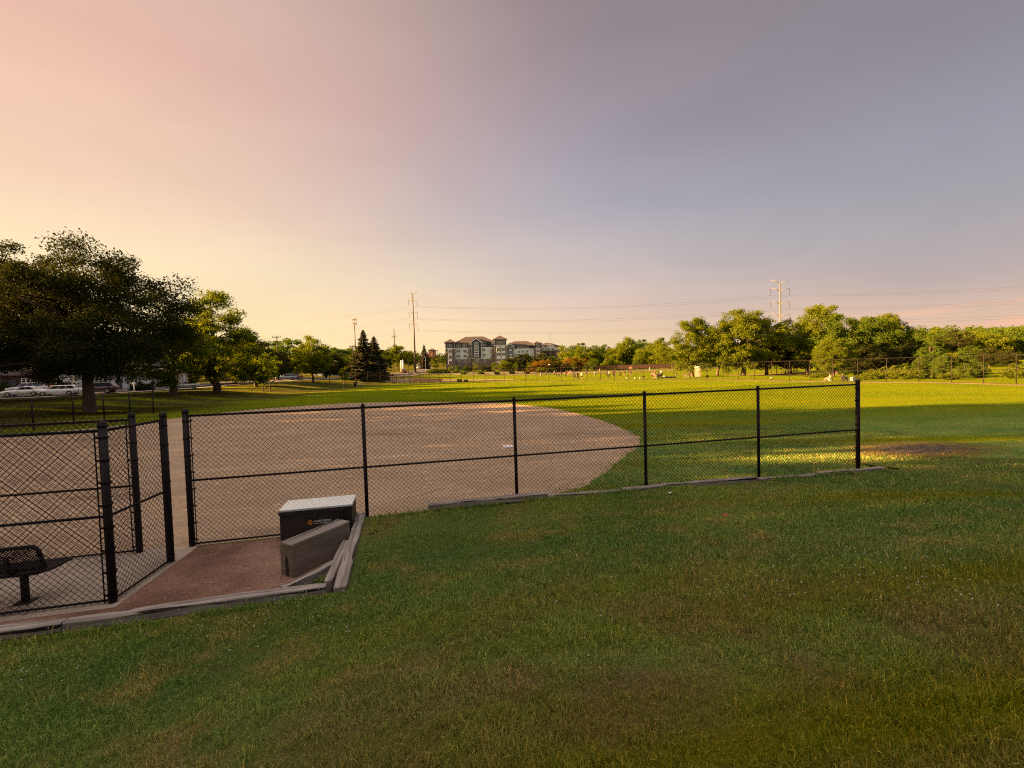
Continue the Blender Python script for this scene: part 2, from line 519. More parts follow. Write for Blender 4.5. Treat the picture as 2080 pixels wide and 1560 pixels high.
def mat_grass_ground():
    m = bpy.data.materials.new('grass_ground'); m.use_nodes = True
    nt = m.node_tree; N = nt.nodes.new; L = nt.links.new
    b = nt.nodes['Principled BSDF']; b.inputs['Roughness'].default_value = 1.0; b.inputs['Specular IOR Level'].default_value = 0
    tc = N('ShaderNodeTexCoord')
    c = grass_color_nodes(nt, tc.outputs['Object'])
    fine = N('ShaderNodeTexNoise'); fine.inputs['Scale'].default_value = 34; fine.inputs['Detail'].default_value = 5; fine.inputs['Roughness'].default_value = .7
    L(tc.outputs['Object'], fine.inputs['Vector'])
    mr = N('ShaderNodeMapRange'); L(fine.outputs['Fac'], mr.inputs['Value']); mr.inputs['From Min'].default_value = .3; mr.inputs['From Max'].default_value = .7
    mr.inputs['To Min'].default_value = .55; mr.inputs['To Max'].default_value = 1.3
    mu = N('ShaderNodeMixRGB'); mu.blend_type = 'MULTIPLY'; mu.inputs[0].default_value = 1
    L(c, mu.inputs[1]); L(mr.outputs[0], mu.inputs[2])
    L(mu.outputs[0], b.inputs['Base Color'])
    # the blades stand every way: facets tilted at random
    rn = N('ShaderNodeTexWhiteNoise'); rn.noise_dimensions = '3D'
    sc3 = N('ShaderNodeVectorMath'); sc3.operation = 'SCALE'; sc3.inputs['Scale'].default_value = 260; L(tc.outputs['Object'], sc3.inputs[0])
    sn3 = N('ShaderNodeVectorMath'); sn3.operation = 'FLOOR'; L(sc3.outputs[0], sn3.inputs[0]); L(sn3.outputs[0], rn.inputs['Vector'])
    sb = N('ShaderNodeVectorMath'); sb.operation = 'MULTIPLY_ADD'; L(rn.outputs['Color'], sb.inputs[0])
    sb.inputs[1].default_value = (1.8, 1.8, .2); sb.inputs[2].default_value = (-.9, -.9, .8)
    nv = N('ShaderNodeVectorMath'); nv.operation = 'NORMALIZE'; L(sb.outputs[0], nv.inputs[0]); L(nv.outputs[0], b.inputs['Normal'])
    MATS['grass_ground'] = m
    return m


def mat_blade():
    m = bpy.data.materials.new('grass_blade'); m.use_nodes = True
    nt = m.node_tree; N = nt.nodes.new; L = nt.links.new
    b = nt.nodes['Principled BSDF']; b.inputs['Roughness'].default_value = .6; b.inputs['Specular IOR Level'].default_value = .2
    tc = N('ShaderNodeTexCoord'); geo = N('ShaderNodeNewGeometry')
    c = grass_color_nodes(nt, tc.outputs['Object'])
    rp = N('ShaderNodeValToRGB'); L(geo.outputs['Random Per Island'], rp.inputs[0])
    el = rp.color_ramp.elements
    el[0].position = 0; el[0].color = (.55, .68, .55, 1); el[1].position = .78; el[1].color = (1.65, 1.6, 1.2, 1)
    e = el.new(.86); e.color = (2.3, 1.7, 1.5, 1)
    e = el.new(1.0); e.color = (3.0, 2.0, 2.4, 1)
    mu = N('ShaderNodeMixRGB'); mu.blend_type = 'MULTIPLY'; mu.inputs[0].default_value = 1
    L(c, mu.inputs[1]); L(rp.outputs[0], mu.inputs[2]); L(mu.outputs[0], b.inputs['Base Color'])
    tr = N('ShaderNodeBsdfTranslucent'); L(mu.outputs[0], tr.inputs['Color'])
    mx = N('ShaderNodeMixShader'); mx.inputs[0].default_value = .3
    L(b.outputs[0], mx.inputs[1]); L(tr.outputs[0], mx.inputs[2]); L(mx.outputs[0], nt.nodes['Material Output'].inputs['Surface'])
    MATS['grass_blade'] = m
    return m


def mat_dirt(name, ca, cb, cc, streak=(.25, 1.2, 1), bump=.5, rings=False):
    m = bpy.data.materials.new(name); m.use_nodes = True
    nt = m.node_tree; N = nt.nodes.new; L = nt.links.new
    b = nt.nodes['Principled BSDF']; b.inputs['Roughness'].default_value = .95; b.inputs['Specular IOR Level'].default_value = .1
    tc = N('ShaderNodeTexCoord'); mp = N('ShaderNodeMapping'); mp.inputs['Scale'].default_value = streak; mp.inputs['Rotation'].default_value = (0, 0, R(-13))
    L(tc.outputs['Object'], mp.inputs[0])
    def noise(src, s, d=6):
        n = N('ShaderNodeTexNoise'); n.inputs['Scale'].default_value = s; n.inputs['Detail'].default_value = d; L(src, n.inputs['Vector']); return n.outputs['Fac']
    def mix(f, a, c_, lo, hi):
        r = N('ShaderNodeMapRange'); r.interpolation_type = 'SMOOTHSTEP'; L(f, r.inputs['Value']); r.inputs['From Min'].default_value = lo; r.inputs['From Max'].default_value = hi
        x = N('ShaderNodeMixRGB'); L(r.outputs[0], x.inputs[0])
        for i, k in ((1, a), (2, c_)):
            if isinstance(k, tuple): x.inputs[i].default_value = (*k, 1)
            else: L(k, x.inputs[i])
        return x.outputs[0]
    c = mix(noise(mp.outputs[0], 1.1), ca, cb, .36, .64)
    c = mix(noise(tc.outputs['Object'], .35), c, cc, .48, .70)
    c = mix(noise(tc.outputs['Object'], 30, 4), c, tuple(k * .62 for k in ca), .56, .70)
    c = mix(noise(tc.outputs['Object'], 75, 3), c, tuple(min(1, k * 1.5) for k in cc), .60, .72)
    if rings:
        wv = N('ShaderNodeTexWave'); wv.wave_type = 'RINGS'; wv.rings_direction = 'Z'; wv.inputs['Scale'].default_value = 1.1; wv.inputs['Distortion'].default_value = 9; wv.inputs['Detail'].default_value = 3; wv.inputs['Detail Scale'].default_value = .6
        wm = N('ShaderNodeMapping'); wm.inputs['Location'].default_value = (11, -19, 0); L(tc.outputs['Object'], wm.inputs[0]); L(wm.outputs[0], wv.inputs['Vector'])
        brk = noise(tc.outputs['Object'], .5)
        bm_ = N('ShaderNodeMath'); bm_.operation = 'MULTIPLY'; L(wv.outputs['Fac'], bm_.inputs[0]); L(brk, bm_.inputs[1])
        c = mix(bm_.outputs[0], c, tuple(k * .93 for k in ca), .34, .60)
        c = mix(noise(mp.outputs[0], .55), c, tuple(k * .72 for k in ca), .56, .72)
        c = mix(noise(tc.outputs['Object'], 3.1, 8), c, tuple(k * 1.12 for k in cc), .58, .70)
    L(c, b.inputs['Base Color'])
    bp = N('ShaderNodeBump'); bp.inputs['Strength'].default_value = bump; bp.inputs['Distance'].default_value = .03
    L(noise(tc.outputs['Object'], 22, 8), bp.inputs['Height']); L(bp.outputs[0], b.inputs['Normal'])
    MATS[name] = m
    return m


def mat_wood(name, c1, c2, crack=(.016, .012, .010), ct=.41):
    m = bpy.data.materials.new(name); m.use_nodes = True
    nt = m.node_tree; N = nt.nodes.new; L = nt.links.new
    b = nt.nodes['Principled BSDF']; b.inputs['Roughness'].default_value = .85; b.inputs['Specular IOR Level'].default_value = .15
    tc = N('ShaderNodeTexCoord')
    def noise(s, stretch, d=6):
        mp = N('ShaderNodeMapping'); mp.inputs['Scale'].default_value = stretch; L(tc.outputs['Object'], mp.inputs[0])
        n = N('ShaderNodeTexNoise'); n.inputs['Scale'].default_value = s; n.inputs['Detail'].default_value = d; L(mp.outputs[0], n.inputs['Vector']); return n.outputs['Fac']
    gr = noise(9, (.12, 1.6, 1.6)); big = noise(2.5, (.6, 1, 1)); ck = noise(7, (.07, 2.6, 2.6), 4)
    r = N('ShaderNodeValToRGB'); r.color_ramp.elements[0].position = .3; r.color_ramp.elements[0].color = (*c1, 1)
    r.color_ramp.elements[1].position = .7; r.color_ramp.elements[1].color = (*c2, 1); L(gr, r.inputs[0])
    x = N('ShaderNodeMixRGB'); x.blend_type = 'MULTIPLY'; x.inputs[0].default_value = .55; L(r.outputs[0], x.inputs[1]); L(big, x.inputs[2])
    cr = N('ShaderNodeMapRange'); L(ck, cr.inputs['Value']); cr.inputs['From Min'].default_value = ct; cr.inputs['From Max'].default_value = ct - .035
    y = N('ShaderNodeMixRGB'); L(cr.outputs[0], y.inputs[0]); L(x.outputs[0], y.inputs[1]); y.inputs[2].default_value = (*crack, 1)
    L(y.outputs[0], b.inputs['Base Color'])
    bp = N('ShaderNodeBump'); bp.inputs['Strength'].default_value = .7; bp.inputs['Distance'].default_value = .015; L(gr, bp.inputs['Height']); L(bp.outputs[0], b.inputs['Normal'])
    MATS[name] = m
    return m


M_GRASS = mat_grass_ground()
def mat_thatch():
    m = M_GRASS.copy(); m.name = 'grass_thatch'
    nt = m.node_tree
    b = nt.nodes['Principled BSDF']
    lk = b.inputs['Base Color'].links[0]; src = lk.from_socket
    mu = nt.nodes.new('ShaderNodeMixRGB'); mu.blend_type = 'MULTIPLY'; mu.inputs[0].default_value = 1; mu.inputs[2].default_value = (.58, .50, .58, 1)
    nt.links.new(src, mu.inputs[1]); nt.links.new(mu.outputs[0], b.inputs['Base Color'])
    return m


M_THATCH = mat_thatch()
M_BLADE = mat_blade()
M_DIRT = mat_dirt('infield_dirt', (.290, .208, .136), (.355, .254, .166), (.400, .284, .180), rings=True, bump=.8)
M_PIT = mat_dirt('red_clay', (.112, .060, .043), (.195, .108, .077), (.285, .185, .135), streak=(1, 1, 1), bump=.9)
M_TRACK = mat_dirt('track_dirt', (.20, .145, .065), (.26, .18, .095), (.15, .14, .03))
M_WORN = mat_dirt('worn_soil', (.13, .10, .075), (.19, .145, .105), (.10, .085, .05), streak=(1, 1, 1), bump=1.0)
M_WOOD = mat_wood('weathered_timber', (.15, .125, .108), (.42, .375, .34))
M_WOOD2 = mat_wood('grey_plywood', (.15, .120, .085), (.25, .21, .16), ct=.31)
M_POST = pm('fence_black', (.010, .006, .008), .6, .3, 3, spec=.18)
M_WIRE = pm('wire_black', (.012, .008, .008), .6, .3, 3, spec=.2)
M_STEEL = pm('dull_steel', (.33, .31, .29), .5, .15, 2, metal=.3)
M_BARK = pm('bark', (.075, .052, .040), .9, .4, 5, bump=.8, bscale=14, stretch=(1, 1, .25))
M_LEAF = leaf_mat('leaf_green', (.024, .050, .008), (.074, .112, .011))
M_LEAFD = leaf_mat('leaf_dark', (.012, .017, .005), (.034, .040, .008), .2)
M_LEAFY = leaf_mat('leaf_yellow', (.046, .074, .007), (.120, .148, .010), .4)
M_LEAFO = leaf_mat('leaf_rust', (.060, .055, .010), (.150, .090, .014), .35)
M_SPRUCE = leaf_mat('needle_dark', (.034, .042, .018), (.090, .086, .036), .12)


# ================================================================== GROUND
def sinh_axis(lo, hi, n, a):
    t = np.linspace(-1, 1, n)
    v = np.sinh(a * t) / math.sinh(a)
    return np.where(v < 0, -v * lo, v * hi)


def grid_mesh(name, X, Y, Z, m, smooth=True):
    ny, nx = X.shape
    idx = np.arange(nx * ny).reshape(ny, nx)
    f = np.stack([idx[:-1, :-1], idx[:-1, 1:], idx[1:, 1:], idx[1:, :-1]], -1).reshape(-1, 4)
    return np_mesh(name, np.stack([X, Y, Z], -1).reshape(-1, 3), f, m, None, smooth)


_xs = sinh_axis(-4500, 4500, 241, 5.2)
_ys = sinh_axis(-4500, 4500, 241, 5.2) + 60
GX, GY = np.meshgrid(_xs, _ys)
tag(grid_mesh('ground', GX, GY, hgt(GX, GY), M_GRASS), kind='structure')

_n1 = np.concatenate([np.linspace(.2, 12, 60), np.linspace(13, 45, 24)])
_s1 = np.concatenate([np.linspace(2.98, 20, 90), np.linspace(20.6, 62, 50)])
S_, N_ = np.meshgrid(_s1, _n1)


def sn_grid(name, S_, N_, hfun, m):
    X = PD.x + _e.x * S_ + _m.x * N_
    Y = PD.y + _e.y * S_ + _m.y * N_
    ny, nx = X.shape
    idx = np.arange(nx * ny).reshape(ny, nx)
    f = np.stack([idx[:-1, :-1], idx[1:, :-1], idx[1:, 1:], idx[:-1, 1:]], -1).reshape(-1, 4)
    return np.stack([X, Y, hfun(S_, N_)], -1).reshape(-1, 3), f


_parts = [sn_grid('', S_, N_, bank, M_GRASS)]
_s2 = np.concatenate([np.linspace(-45, -10, 30), np.linspace(-9.5, 2.98, 60)])
_n2 = np.concatenate([np.linspace(3.05, 12, 46), np.linspace(13, 45, 24)])
_parts.append(sn_grid('', *np.meshgrid(_s2, _n2), bank, M_GRASS))
_s3 = np.concatenate([np.linspace(16.5, 20, 16), np.linspace(20.6, 62, 50)])
_n3 = np.linspace(-4, .2, 14)
_parts.append(sn_grid('', *np.meshgrid(_s3, _n3), bank, M_GRASS))
_vv, _ff, _b = [], [], 0
for v, f in _parts:
    _vv.append(v); _ff.append(f + _b); _b += len(v)
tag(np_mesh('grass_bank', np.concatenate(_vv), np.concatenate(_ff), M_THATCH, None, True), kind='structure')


def smooth_loop(pts, it=3, jitter=0.0, seed=1):
    rnd = random.Random(seed)
    P = [Vector((p[0], p[1], 0)) for p in pts]
    for k in range(it):
        Q = []
        n = len(P)
        for i in range(n):
            a, b = P[i], P[(i + 1) % n]
            Q += [a * .75 + b * .25, a * .25 + b * .75]
        P = Q
        if jitter:
            P = [p + Vector((rnd.gauss(0, jitter), rnd.gauss(0, jitter), 0)) * (.6 ** k) for p in P]
    return P


def sheet(name, P, z, m):
    me = bpy.data.meshes.new(name)
    bm = bmesh.new()
    vs = [bm.verts.new((p[0], p[1], z)) for p in P]
    f = bm.faces.new(vs)
    bm.normal_update()
    if f.normal.z < 0: bmesh.ops.reverse_faces(bm, faces=[f])
    bmesh.ops.triangulate(bm, faces=bm.faces[:])
    bm.to_mesh(me); bm.free()
    me.materials.append(m)
    o = bpy.data.objects.new(name, me); C.objects.link(o)
    return tag(o, kind='structure')


_inf = [g(1128, 1006), g(1160, 998), g(1195, 985), g(1232, 955), g(1262, 934), g(1286, 917), g(1298, 904), g(1300, 893), g(1292, 882), g(1272, 872), g(1225, 856), g(1160, 836), g(1110, 827), g(1040, 819.5),
        g(900, 816), g(780, 817), g(700, 819), g(600, 825), g(500, 833), g(430, 841), g(345, 851), g(250, 864), g(120, 876), g(0, 884)]
INFIELD = smooth_loop([(p.x, p.y) for p in _inf] + [(SN(-34, 2).x, SN(-34, 2).y), (SN(-34, .04).x, SN(-34, .04).y)] + [tuple(SN(s, .04).xy) for s in (-20, -10, -3, 0, 3, 5)], 3, .05, 3)
sheet('infield_dirt', INFIELD, .004, M_DIRT)
sheet('clay_pit', [SN(-34, .06), SN(3.0, .06), SN(3.0, 2.98), SN(-34, 2.98)], .008, M_PIT)
M_CONC = pm('concrete', (.27, .215, .17), .9, .2, 1.3, bump=.3)
sheet('concrete_slab', [SN(-34, -.05), SN(-.82, -.05), SN(.12, -.02), SN(.10, .5), SN(-.02, 2.16), SN(-34, 2.16)], .012, M_CONC)
_w = [g(1790, 914), g(1850, 900), g(1900, 899), g(1935, 905), g(1942, 914), g(1900, 923), g(1850, 926), g(1800, 925)]
IN_POLY = np.array([(p.x, p.y) for p in INFIELD]); WORN_POLY = np.array([(p.x, p.y) for p in smooth_loop(_w, 2)])


def in_poly(x, y, P):
    c = np.zeros(x.shape, bool)
    j = len(P) - 1
    for i in range(len(P)):
        xi, yi = P[i]; xj, yj = P[j]
        k = ((yi > y) != (yj > y)) & (x < (xj - xi) * (y - yi) / (yj - yi + 1e-12) + xi)
        c ^= k
        j = i
    return c


def strip(name, pts, hw, m, off=.05, n_sub=14, kind='structure'):
    """a ribbon of road or track draped on the terrain"""
    P = []
    for i in range(len(pts) - 1):
        for k in range(n_sub):
            t = k / n_sub
            p0 = pts[max(i - 1, 0)]; p1 = pts[i]; p2 = pts[i + 1]; p3 = pts[min(i + 2, len(pts) - 1)]
            P.append(tuple(.5 * (2 * b + (c - a) * t + (2 * a - 5 * b + 4 * c - d) * t * t + (3 * b - a - 3 * c + d) * t ** 3) for a, b, c, d in zip(p0[:2], p1[:2], p2[:2], p3[:2])))
    P.append(tuple(pts[-1][:2]))
    vs = []; fs = []
    for i, p in enumerate(P):
        a = P[max(i - 1, 0)]; b = P[min(i + 1, len(P) - 1)]
        d = Vector((b[0] - a[0], b[1] - a[1], 0)).normalized()
        nrm = Vector((-d.y, d.x, 0))
        for k in (-1, -.33, .33, 1):
            q = Vector((p[0], p[1], 0)) + nrm * hw * k
            vs.append((q.x, q.y, hz(q.x, q.y) + off))
    for i in range(len(P) - 1):
        for k in range(3):
            fs.append((i * 4 + k, i * 4 + 4 + k, i * 4 + 5 + k, i * 4 + 1 + k))
    o = np_mesh(name, vs, np.array(fs), m, None, True)
    return tag(o, kind=kind)


M_ASPH = pm('asphalt', (.072, .066, .062), .9, .2, .8, bump=.3)
M_WALK = pm('sidewalk', (.34, .30, .26), .9, .15, 1.0)
ROADP = [(-96, 20), (-80, 48), (-74, 66), (-69, 86), (-62, 110), (-52, 140), (-44, 175), (-42, 215), (-52, 270), (-80, 360)]
strip('road', ROADP, 4.6, M_ASPH, .10)
strip('sidewalk', [(x + 7.4, y - 1) for x, y in ROADP[:7]], .9, M_WALK, .08)
FENCE1_PX = [(670, 786), (735, 783), (801, 781), (830, 780), (880, 778), (931, 777), (984, 775.6), (1061, 775), (1168, 773.7), (1255, 772.7), (1347, 772), (1452, 771.5), (1532, 772.5),
             (1622, 774), (1672, 774.7), (1724, 775.4), (1781, 776), (1844, 776.4), (1912, 777), (1988, 778.8), (2072, 781.5), (2180, 786), (2350, 798)]
F1 = [g(*p) for p in FENCE1_PX]
strip('warning_track', [(p.x - .9 * (1 if p.x > 35 else .3), p.y - 1.0) for p in F1[6:]], .9, M_TRACK, .02)


def blob(name, cx, cy, rx, ry, m, off=.04, seed=0):
    rr = random.Random(seed)
    vs = [(cx, cy, hz(cx, cy) + off)]; n = 40
    ph = [rr.uniform(0, 6.28) for _ in range(4)]
    for k in (.35, .7, 1.0):
        for i in range(n):
            a = 6.28318 * i / n
            w = k * (1 + .07 * math.sin(3 * a + ph[0]) + .05 * math.sin(5 * a + ph[1]))
            x = cx + rx * w * math.cos(a); y = cy + ry * w * math.sin(a)
            vs.append((x, y, hz(x, y) + off))
    fs = [(0, 1 + i, 1 + (i + 1) % n) for i in range(n)]
    b = [(1 + r * n + i, 1 + (r + 1) * n + i, 1 + (r + 1) * n + (i + 1) % n, 1 + r * n + (i + 1) % n) for r in range(2) for i in range(n)]
    me = bpy.data.meshes.new(name); me.from_pydata(vs, [], fs + b); me.materials.append(m)
    o = bpy.data.objects.new(name, me); C.objects.link(o)
    return tag(o, kind='structure')


blob('second_infield', -20, 127, 21, 11, M_TRACK, .04, 1)
blob('dry_meadow', 20, 185, 75, 16, pm('meadow', (.20, .155, .06), .95, .35, .3, col2=(.13, .13, .03)), .05, 2)
blob('picnic_clearing', 66, 112, 16, 9, M_TRACK, .05, 3)

# chalk lines
M_CHALK = pm('chalk', (.62, .58, .54), .95, .1, 8)


def chalk(name, label, p0, p1, w, seed, gap=.25):
    rr = random.Random(seed)
    mb = MB()
    d = (p1 - p0); L = d.length; d.normalize(); nn = Vector((-d.y, d.x, 0)); t = 0
    while t < L:
        l = rr.uniform(.05, .22)
        if rr.random() > gap:
            a = p0 + d * t; b = p0 + d * min(L, t + l)
            w0 = w * rr.uniform(.35, 1); w1 = w * rr.uniform(.35, 1); o0 = rr.gauss(0, .006); o1 = rr.gauss(0, .006)
            mb.quad(a + nn * (o0 - w0 / 2), b + nn * (o1 - w1 / 2), b + nn * (o1 + w1 / 2), a + nn * (o0 + w0 / 2))
        t += l
    o = mb.build(name, M_CHALK, None)
    o.location.z = .009
    return tag(o, kind='structure')


chalk('foul_line', '', g(-60, 996), g(1026, 909.5), .055, 1, .22)
chalk('foul_line', '', g(1050, 907.5), g(1298, 890), .055, 2, .25)
chalk('first_base_line', '', g(340, 863.5), g(372, 859), .09, 3, .2)
_bp = g(1032, 908.5)
mb = MB()
_rz = math.atan2(_e.y, _e.x)
_q = .19
mb.loft([[Vector((a * r, b * r, z)) for a, b in ((-1, -1), (1, -1), (1, 1), (-1, 1))] for r, z in ((_q, 0), (_q, .03), (_q * .93, .05), (_q * .8, .058))])
_base = mb.build('third_base', pm('base_white', (.72, .68, .64), .7, .08, 9), None, bevel=.006, loc=(_bp.x, _bp.y, .005), rz=_rz)
tag(_base, 'white square base on the foul line in the dirt infield', 'base')

# ------------------------------------------------------------------ blades of grass on the bank and the turf in front of the infield
def blades():
    rs = np.random.RandomState(11)
    n = 1250000
    ang = np.where(rs.rand(n) < .78, rs.uniform(R(-66), R(66), n), rs.uniform(R(-150), R(150), n))
    d = np.exp(rs.uniform(math.log(.75), math.log(24), n))
    x = d * np.sin(ang); y = d * np.cos(ang)
    s, nn = toSN(x, y)
    pit = (s < 3.14) & (nn < 3.14)
    bankr = ((s >= 3.14) & (nn > .24)) | ((s < 3.14) & (nn > 3.12)) | ((s > 16.7) & (nn > -3.4))
    flat = ~bankr & ~pit & (s > 3)
    flat &= ~in_poly(x + rs.normal(0, .16, n), y + rs.normal(0, .16, n), IN_POLY) & (nn < -.05)
    keep = bankr | flat
    keep &= ~(in_poly(x, y, WORN_POLY) & (rs.rand(n) < .85))
    patch = vnoise(x * .8 + 3, y * .8) * .35 + vnoise(x * 2.6, y * 2.6) * .25 + vnoise(x * 8.5, y * 8.5) * .4
    patch = np.clip((patch - .5) * 1.9 + .5, 0, 1)
    keep &= rs.rand(n) < .38 + 1.1 * patch
    x, y, d, s, nn, bankr, patch = (a[keep] for a in (x, y, d, s, nn, bankr, patch))
    z = np.where(bankr, bank(s, nn), 0.0)
    # tuft in the triangle between the brace and the walls
    m = 2600
    tri = rs.dirichlet((1, 1, 1), m) @ np.array(TRI)
    x = np.concatenate([x, tri[:, 0]]); y = np.concatenate([y, tri[:, 1]]); z = np.concatenate([z, np.full(m, .12)])
    d = np.concatenate([d, np.hypot(tri[:, 0], tri[:, 1])]); patch = np.concatenate([patch, np.full(m, .7)])
    # longer tufts the mower misses along the timbers, the fence foot and the infield edge
    ex = []
    for (s0, n0), (s1, n1), k in (((-9, 3.17), (2.6, 3.12), 5200), ((3.2, 3.2), (3.2, .5), 2600), ((3.2, .30), (16.4, .34), 5200), ((3.6, -.06), (16.2, -.08), 2600)):
        t = rs.rand(k); w0 = np.abs(rs.normal(0, .045, k))
        ds, dn = (s1 - s0), (n1 - n0); L = math.hypot(ds, dn); px_, pn_ = -dn / L, ds / L
        sgn = 1 if abs(ds) > abs(dn) else 1
        ss_ = s0 + ds * t + px_ * w0 * (1 if n1 < 1 and abs(dn) > 1 else sgn); nn_ = n0 + dn * t + (pn_ * w0 if n0 > .1 else -w0)
        q = np.array([SN(a, b)[:2] for a, b in zip(ss_, nn_)])
        kp = (vnoise(q[:, 0] * 1.7, q[:, 1] * 1.7) > .42)
        if n0 < 0: kp &= ~in_poly(q[:, 0], q[:, 1], IN_POLY) | (rs.rand(k) < .12)
        zz_ = np.where(nn_ > .1, bank(ss_, nn_), 0.0)
        ex.append(np.column_stack([q, zz_])[kp])
    ex = np.concatenate(ex)
    x = np.concatenate([x, ex[:, 0]]); y = np.concatenate([y, ex[:, 1]]); z = np.concatenate([z, ex[:, 2]])
    d = np.concatenate([d, np.hypot(ex[:, 0], ex[:, 1])]); patch = np.concatenate([patch, np.full(len(ex), 1.25)])
    n = len(x)
    ln = (.024 + .046 * rs.rand(n) ** 1.5) * (.5 + 1.15 * patch)
    ln = np.where(rs.rand(n) < .015, ln * 1.9, ln)
    w = .0016 + .0011 * np.minimum(d, 16) * (.6 + .5 * rs.rand(n))
    hd = rs.uniform(0, 6.283, n); lean = np.abs(rs.normal(.5, .38, n))
    wd = rs.uniform(0, 6.283, n)
    ux, uy = np.cos(hd), np.sin(hd)
    wx, wy = np.cos(wd) * w / 2, np.sin(wd) * w / 2
    ch = np.cos(np.minimum(lean, 1.35)); sh = np.sin(np.minimum(lean, 1.35))
    V = np.zeros((n, 5, 3))
    zb = z - .006
    V[:, 0] = np.stack([x - wx, y - wy, zb], -1); V[:, 1] = np.stack([x + wx, y + wy, zb], -1)
    mx = x + ux * ln * .35 * sh; my = y + uy * ln * .35 * sh; mz = z + ln * .55 * (ch * .5 + .5)
    V[:, 2] = np.stack([mx - wx * .8, my - wy * .8, mz], -1); V[:, 3] = np.stack([mx + wx * .8, my + wy * .8, mz], -1)
    V[:, 4] = np.stack([x + ux * ln * sh, y + uy * ln * sh, z + ln * np.maximum(.25, ch)], -1)
    i = np.arange(n)[:, None] * 5
    F = np.stack([i + [0, 1, 3], i + [0, 3, 2], i + [2, 3, 4]], 1).reshape(-1, 3)
    o = np_mesh('grass', V.reshape(-1, 3), F, M_BLADE)
    tag(o, 'short green and straw coloured grass growing on the bank and lawn', 'grass', kind='stuff')


TRI = [tuple(g(600, 1183, .2)), tuple(g(668, 1148, .2)), tuple(g(662, 1172, .2))]
blades()


def clover():
    rs = np.random.RandomState(3)
    mb = MB()
    spots = []
    for px0, px1, py0, py1, k in ((520, 740, 1180, 1300, 110), (300, 600, 1225, 1320, 80), (0, 120, 1300, 1420, 25), (1080, 1980, 1070, 1140, 120), (1400, 1980, 1120, 1240, 130), (700, 1300, 1150, 1330, 60)):
        for _ in range(k):
            spots.append((rs.uniform(px0, px1), rs.uniform(py0, py1)))
    for px, py in spots:
        d = ray(px, py); z = .5
        for _ in range(8):
            p = CAM + d * ((z - HCAM) / d.z)
            s, nn = toSN(p.x, p.y); z = float(bank(s, nn))
        p.x += rs.normal(0, .16); p.y += rs.normal(0, .16)
        mb.ball((p.x, p.y, z + .05 + rs.rand() * .02), rs.uniform(.004, .0085), 5, 3)
    tag(mb.build('clover_flowers', pm('clover_white', (.42, .40, .36), .9, .2, 30), None, True), 'small white clover flower heads scattered through the grass', 'flowers', kind='stuff')


clover()


# ================================================================== FENCES
def fabric(mb, a, b, z0a, z0b, h, dw, r, side=.0, knuckle=True):
    """two families of diagonal wires between ground points a and b"""
    a = Vector((a.x, a.y, 0)); b = Vector((b.x, b.y, 0))
    d = b - a; L = d.length; d.normalize(); nn = Vector((d.y, -d.x, 0))
    H = round(h / (dw / 2)) * dw / 2
    tips = []
    for sg in (1, -1):
        k0 = -math.ceil(H / dw) - 1; k1 = math.ceil((L + H) / dw) + 1
        for k in range(k0, k1):
            c = k * dw + dw * .25
            # u = c + w (sg=1) or u = c - w (sg=-1)
            if sg == 1: w0 = max(0, -c); w1 = min(H, L - c)
            else: w0 = max(0, c - L); w1 = min(H, c)
            if w1 - w0 < .01: continue
            P = []
            for w in (w0, w1):
                u = c + sg * w
                zb = z0a + (z0b - z0a) * u / L
                P.append(a + d * u + nn * (side + sg * r * .8) + Vector((0, 0, zb + w)))
            t = (P[1] - P[0]).normalized(); q1 = nn; q2 = t.cross(nn)
            ring = [(q1 * math.cos(x) + q2 * math.sin(x)) * r for x in (.5, 2.6, 4.7)]
            base = len(mb.v)
            mb.v += [tuple(P[0] + o) for o in ring] + [tuple(P[1] + o) for o in ring]
            mb.f += [(base + i, base + (i + 1) % 3, base + 3 + (i + 1) % 3, base + 3 + i) for i in range(3)]
    return H


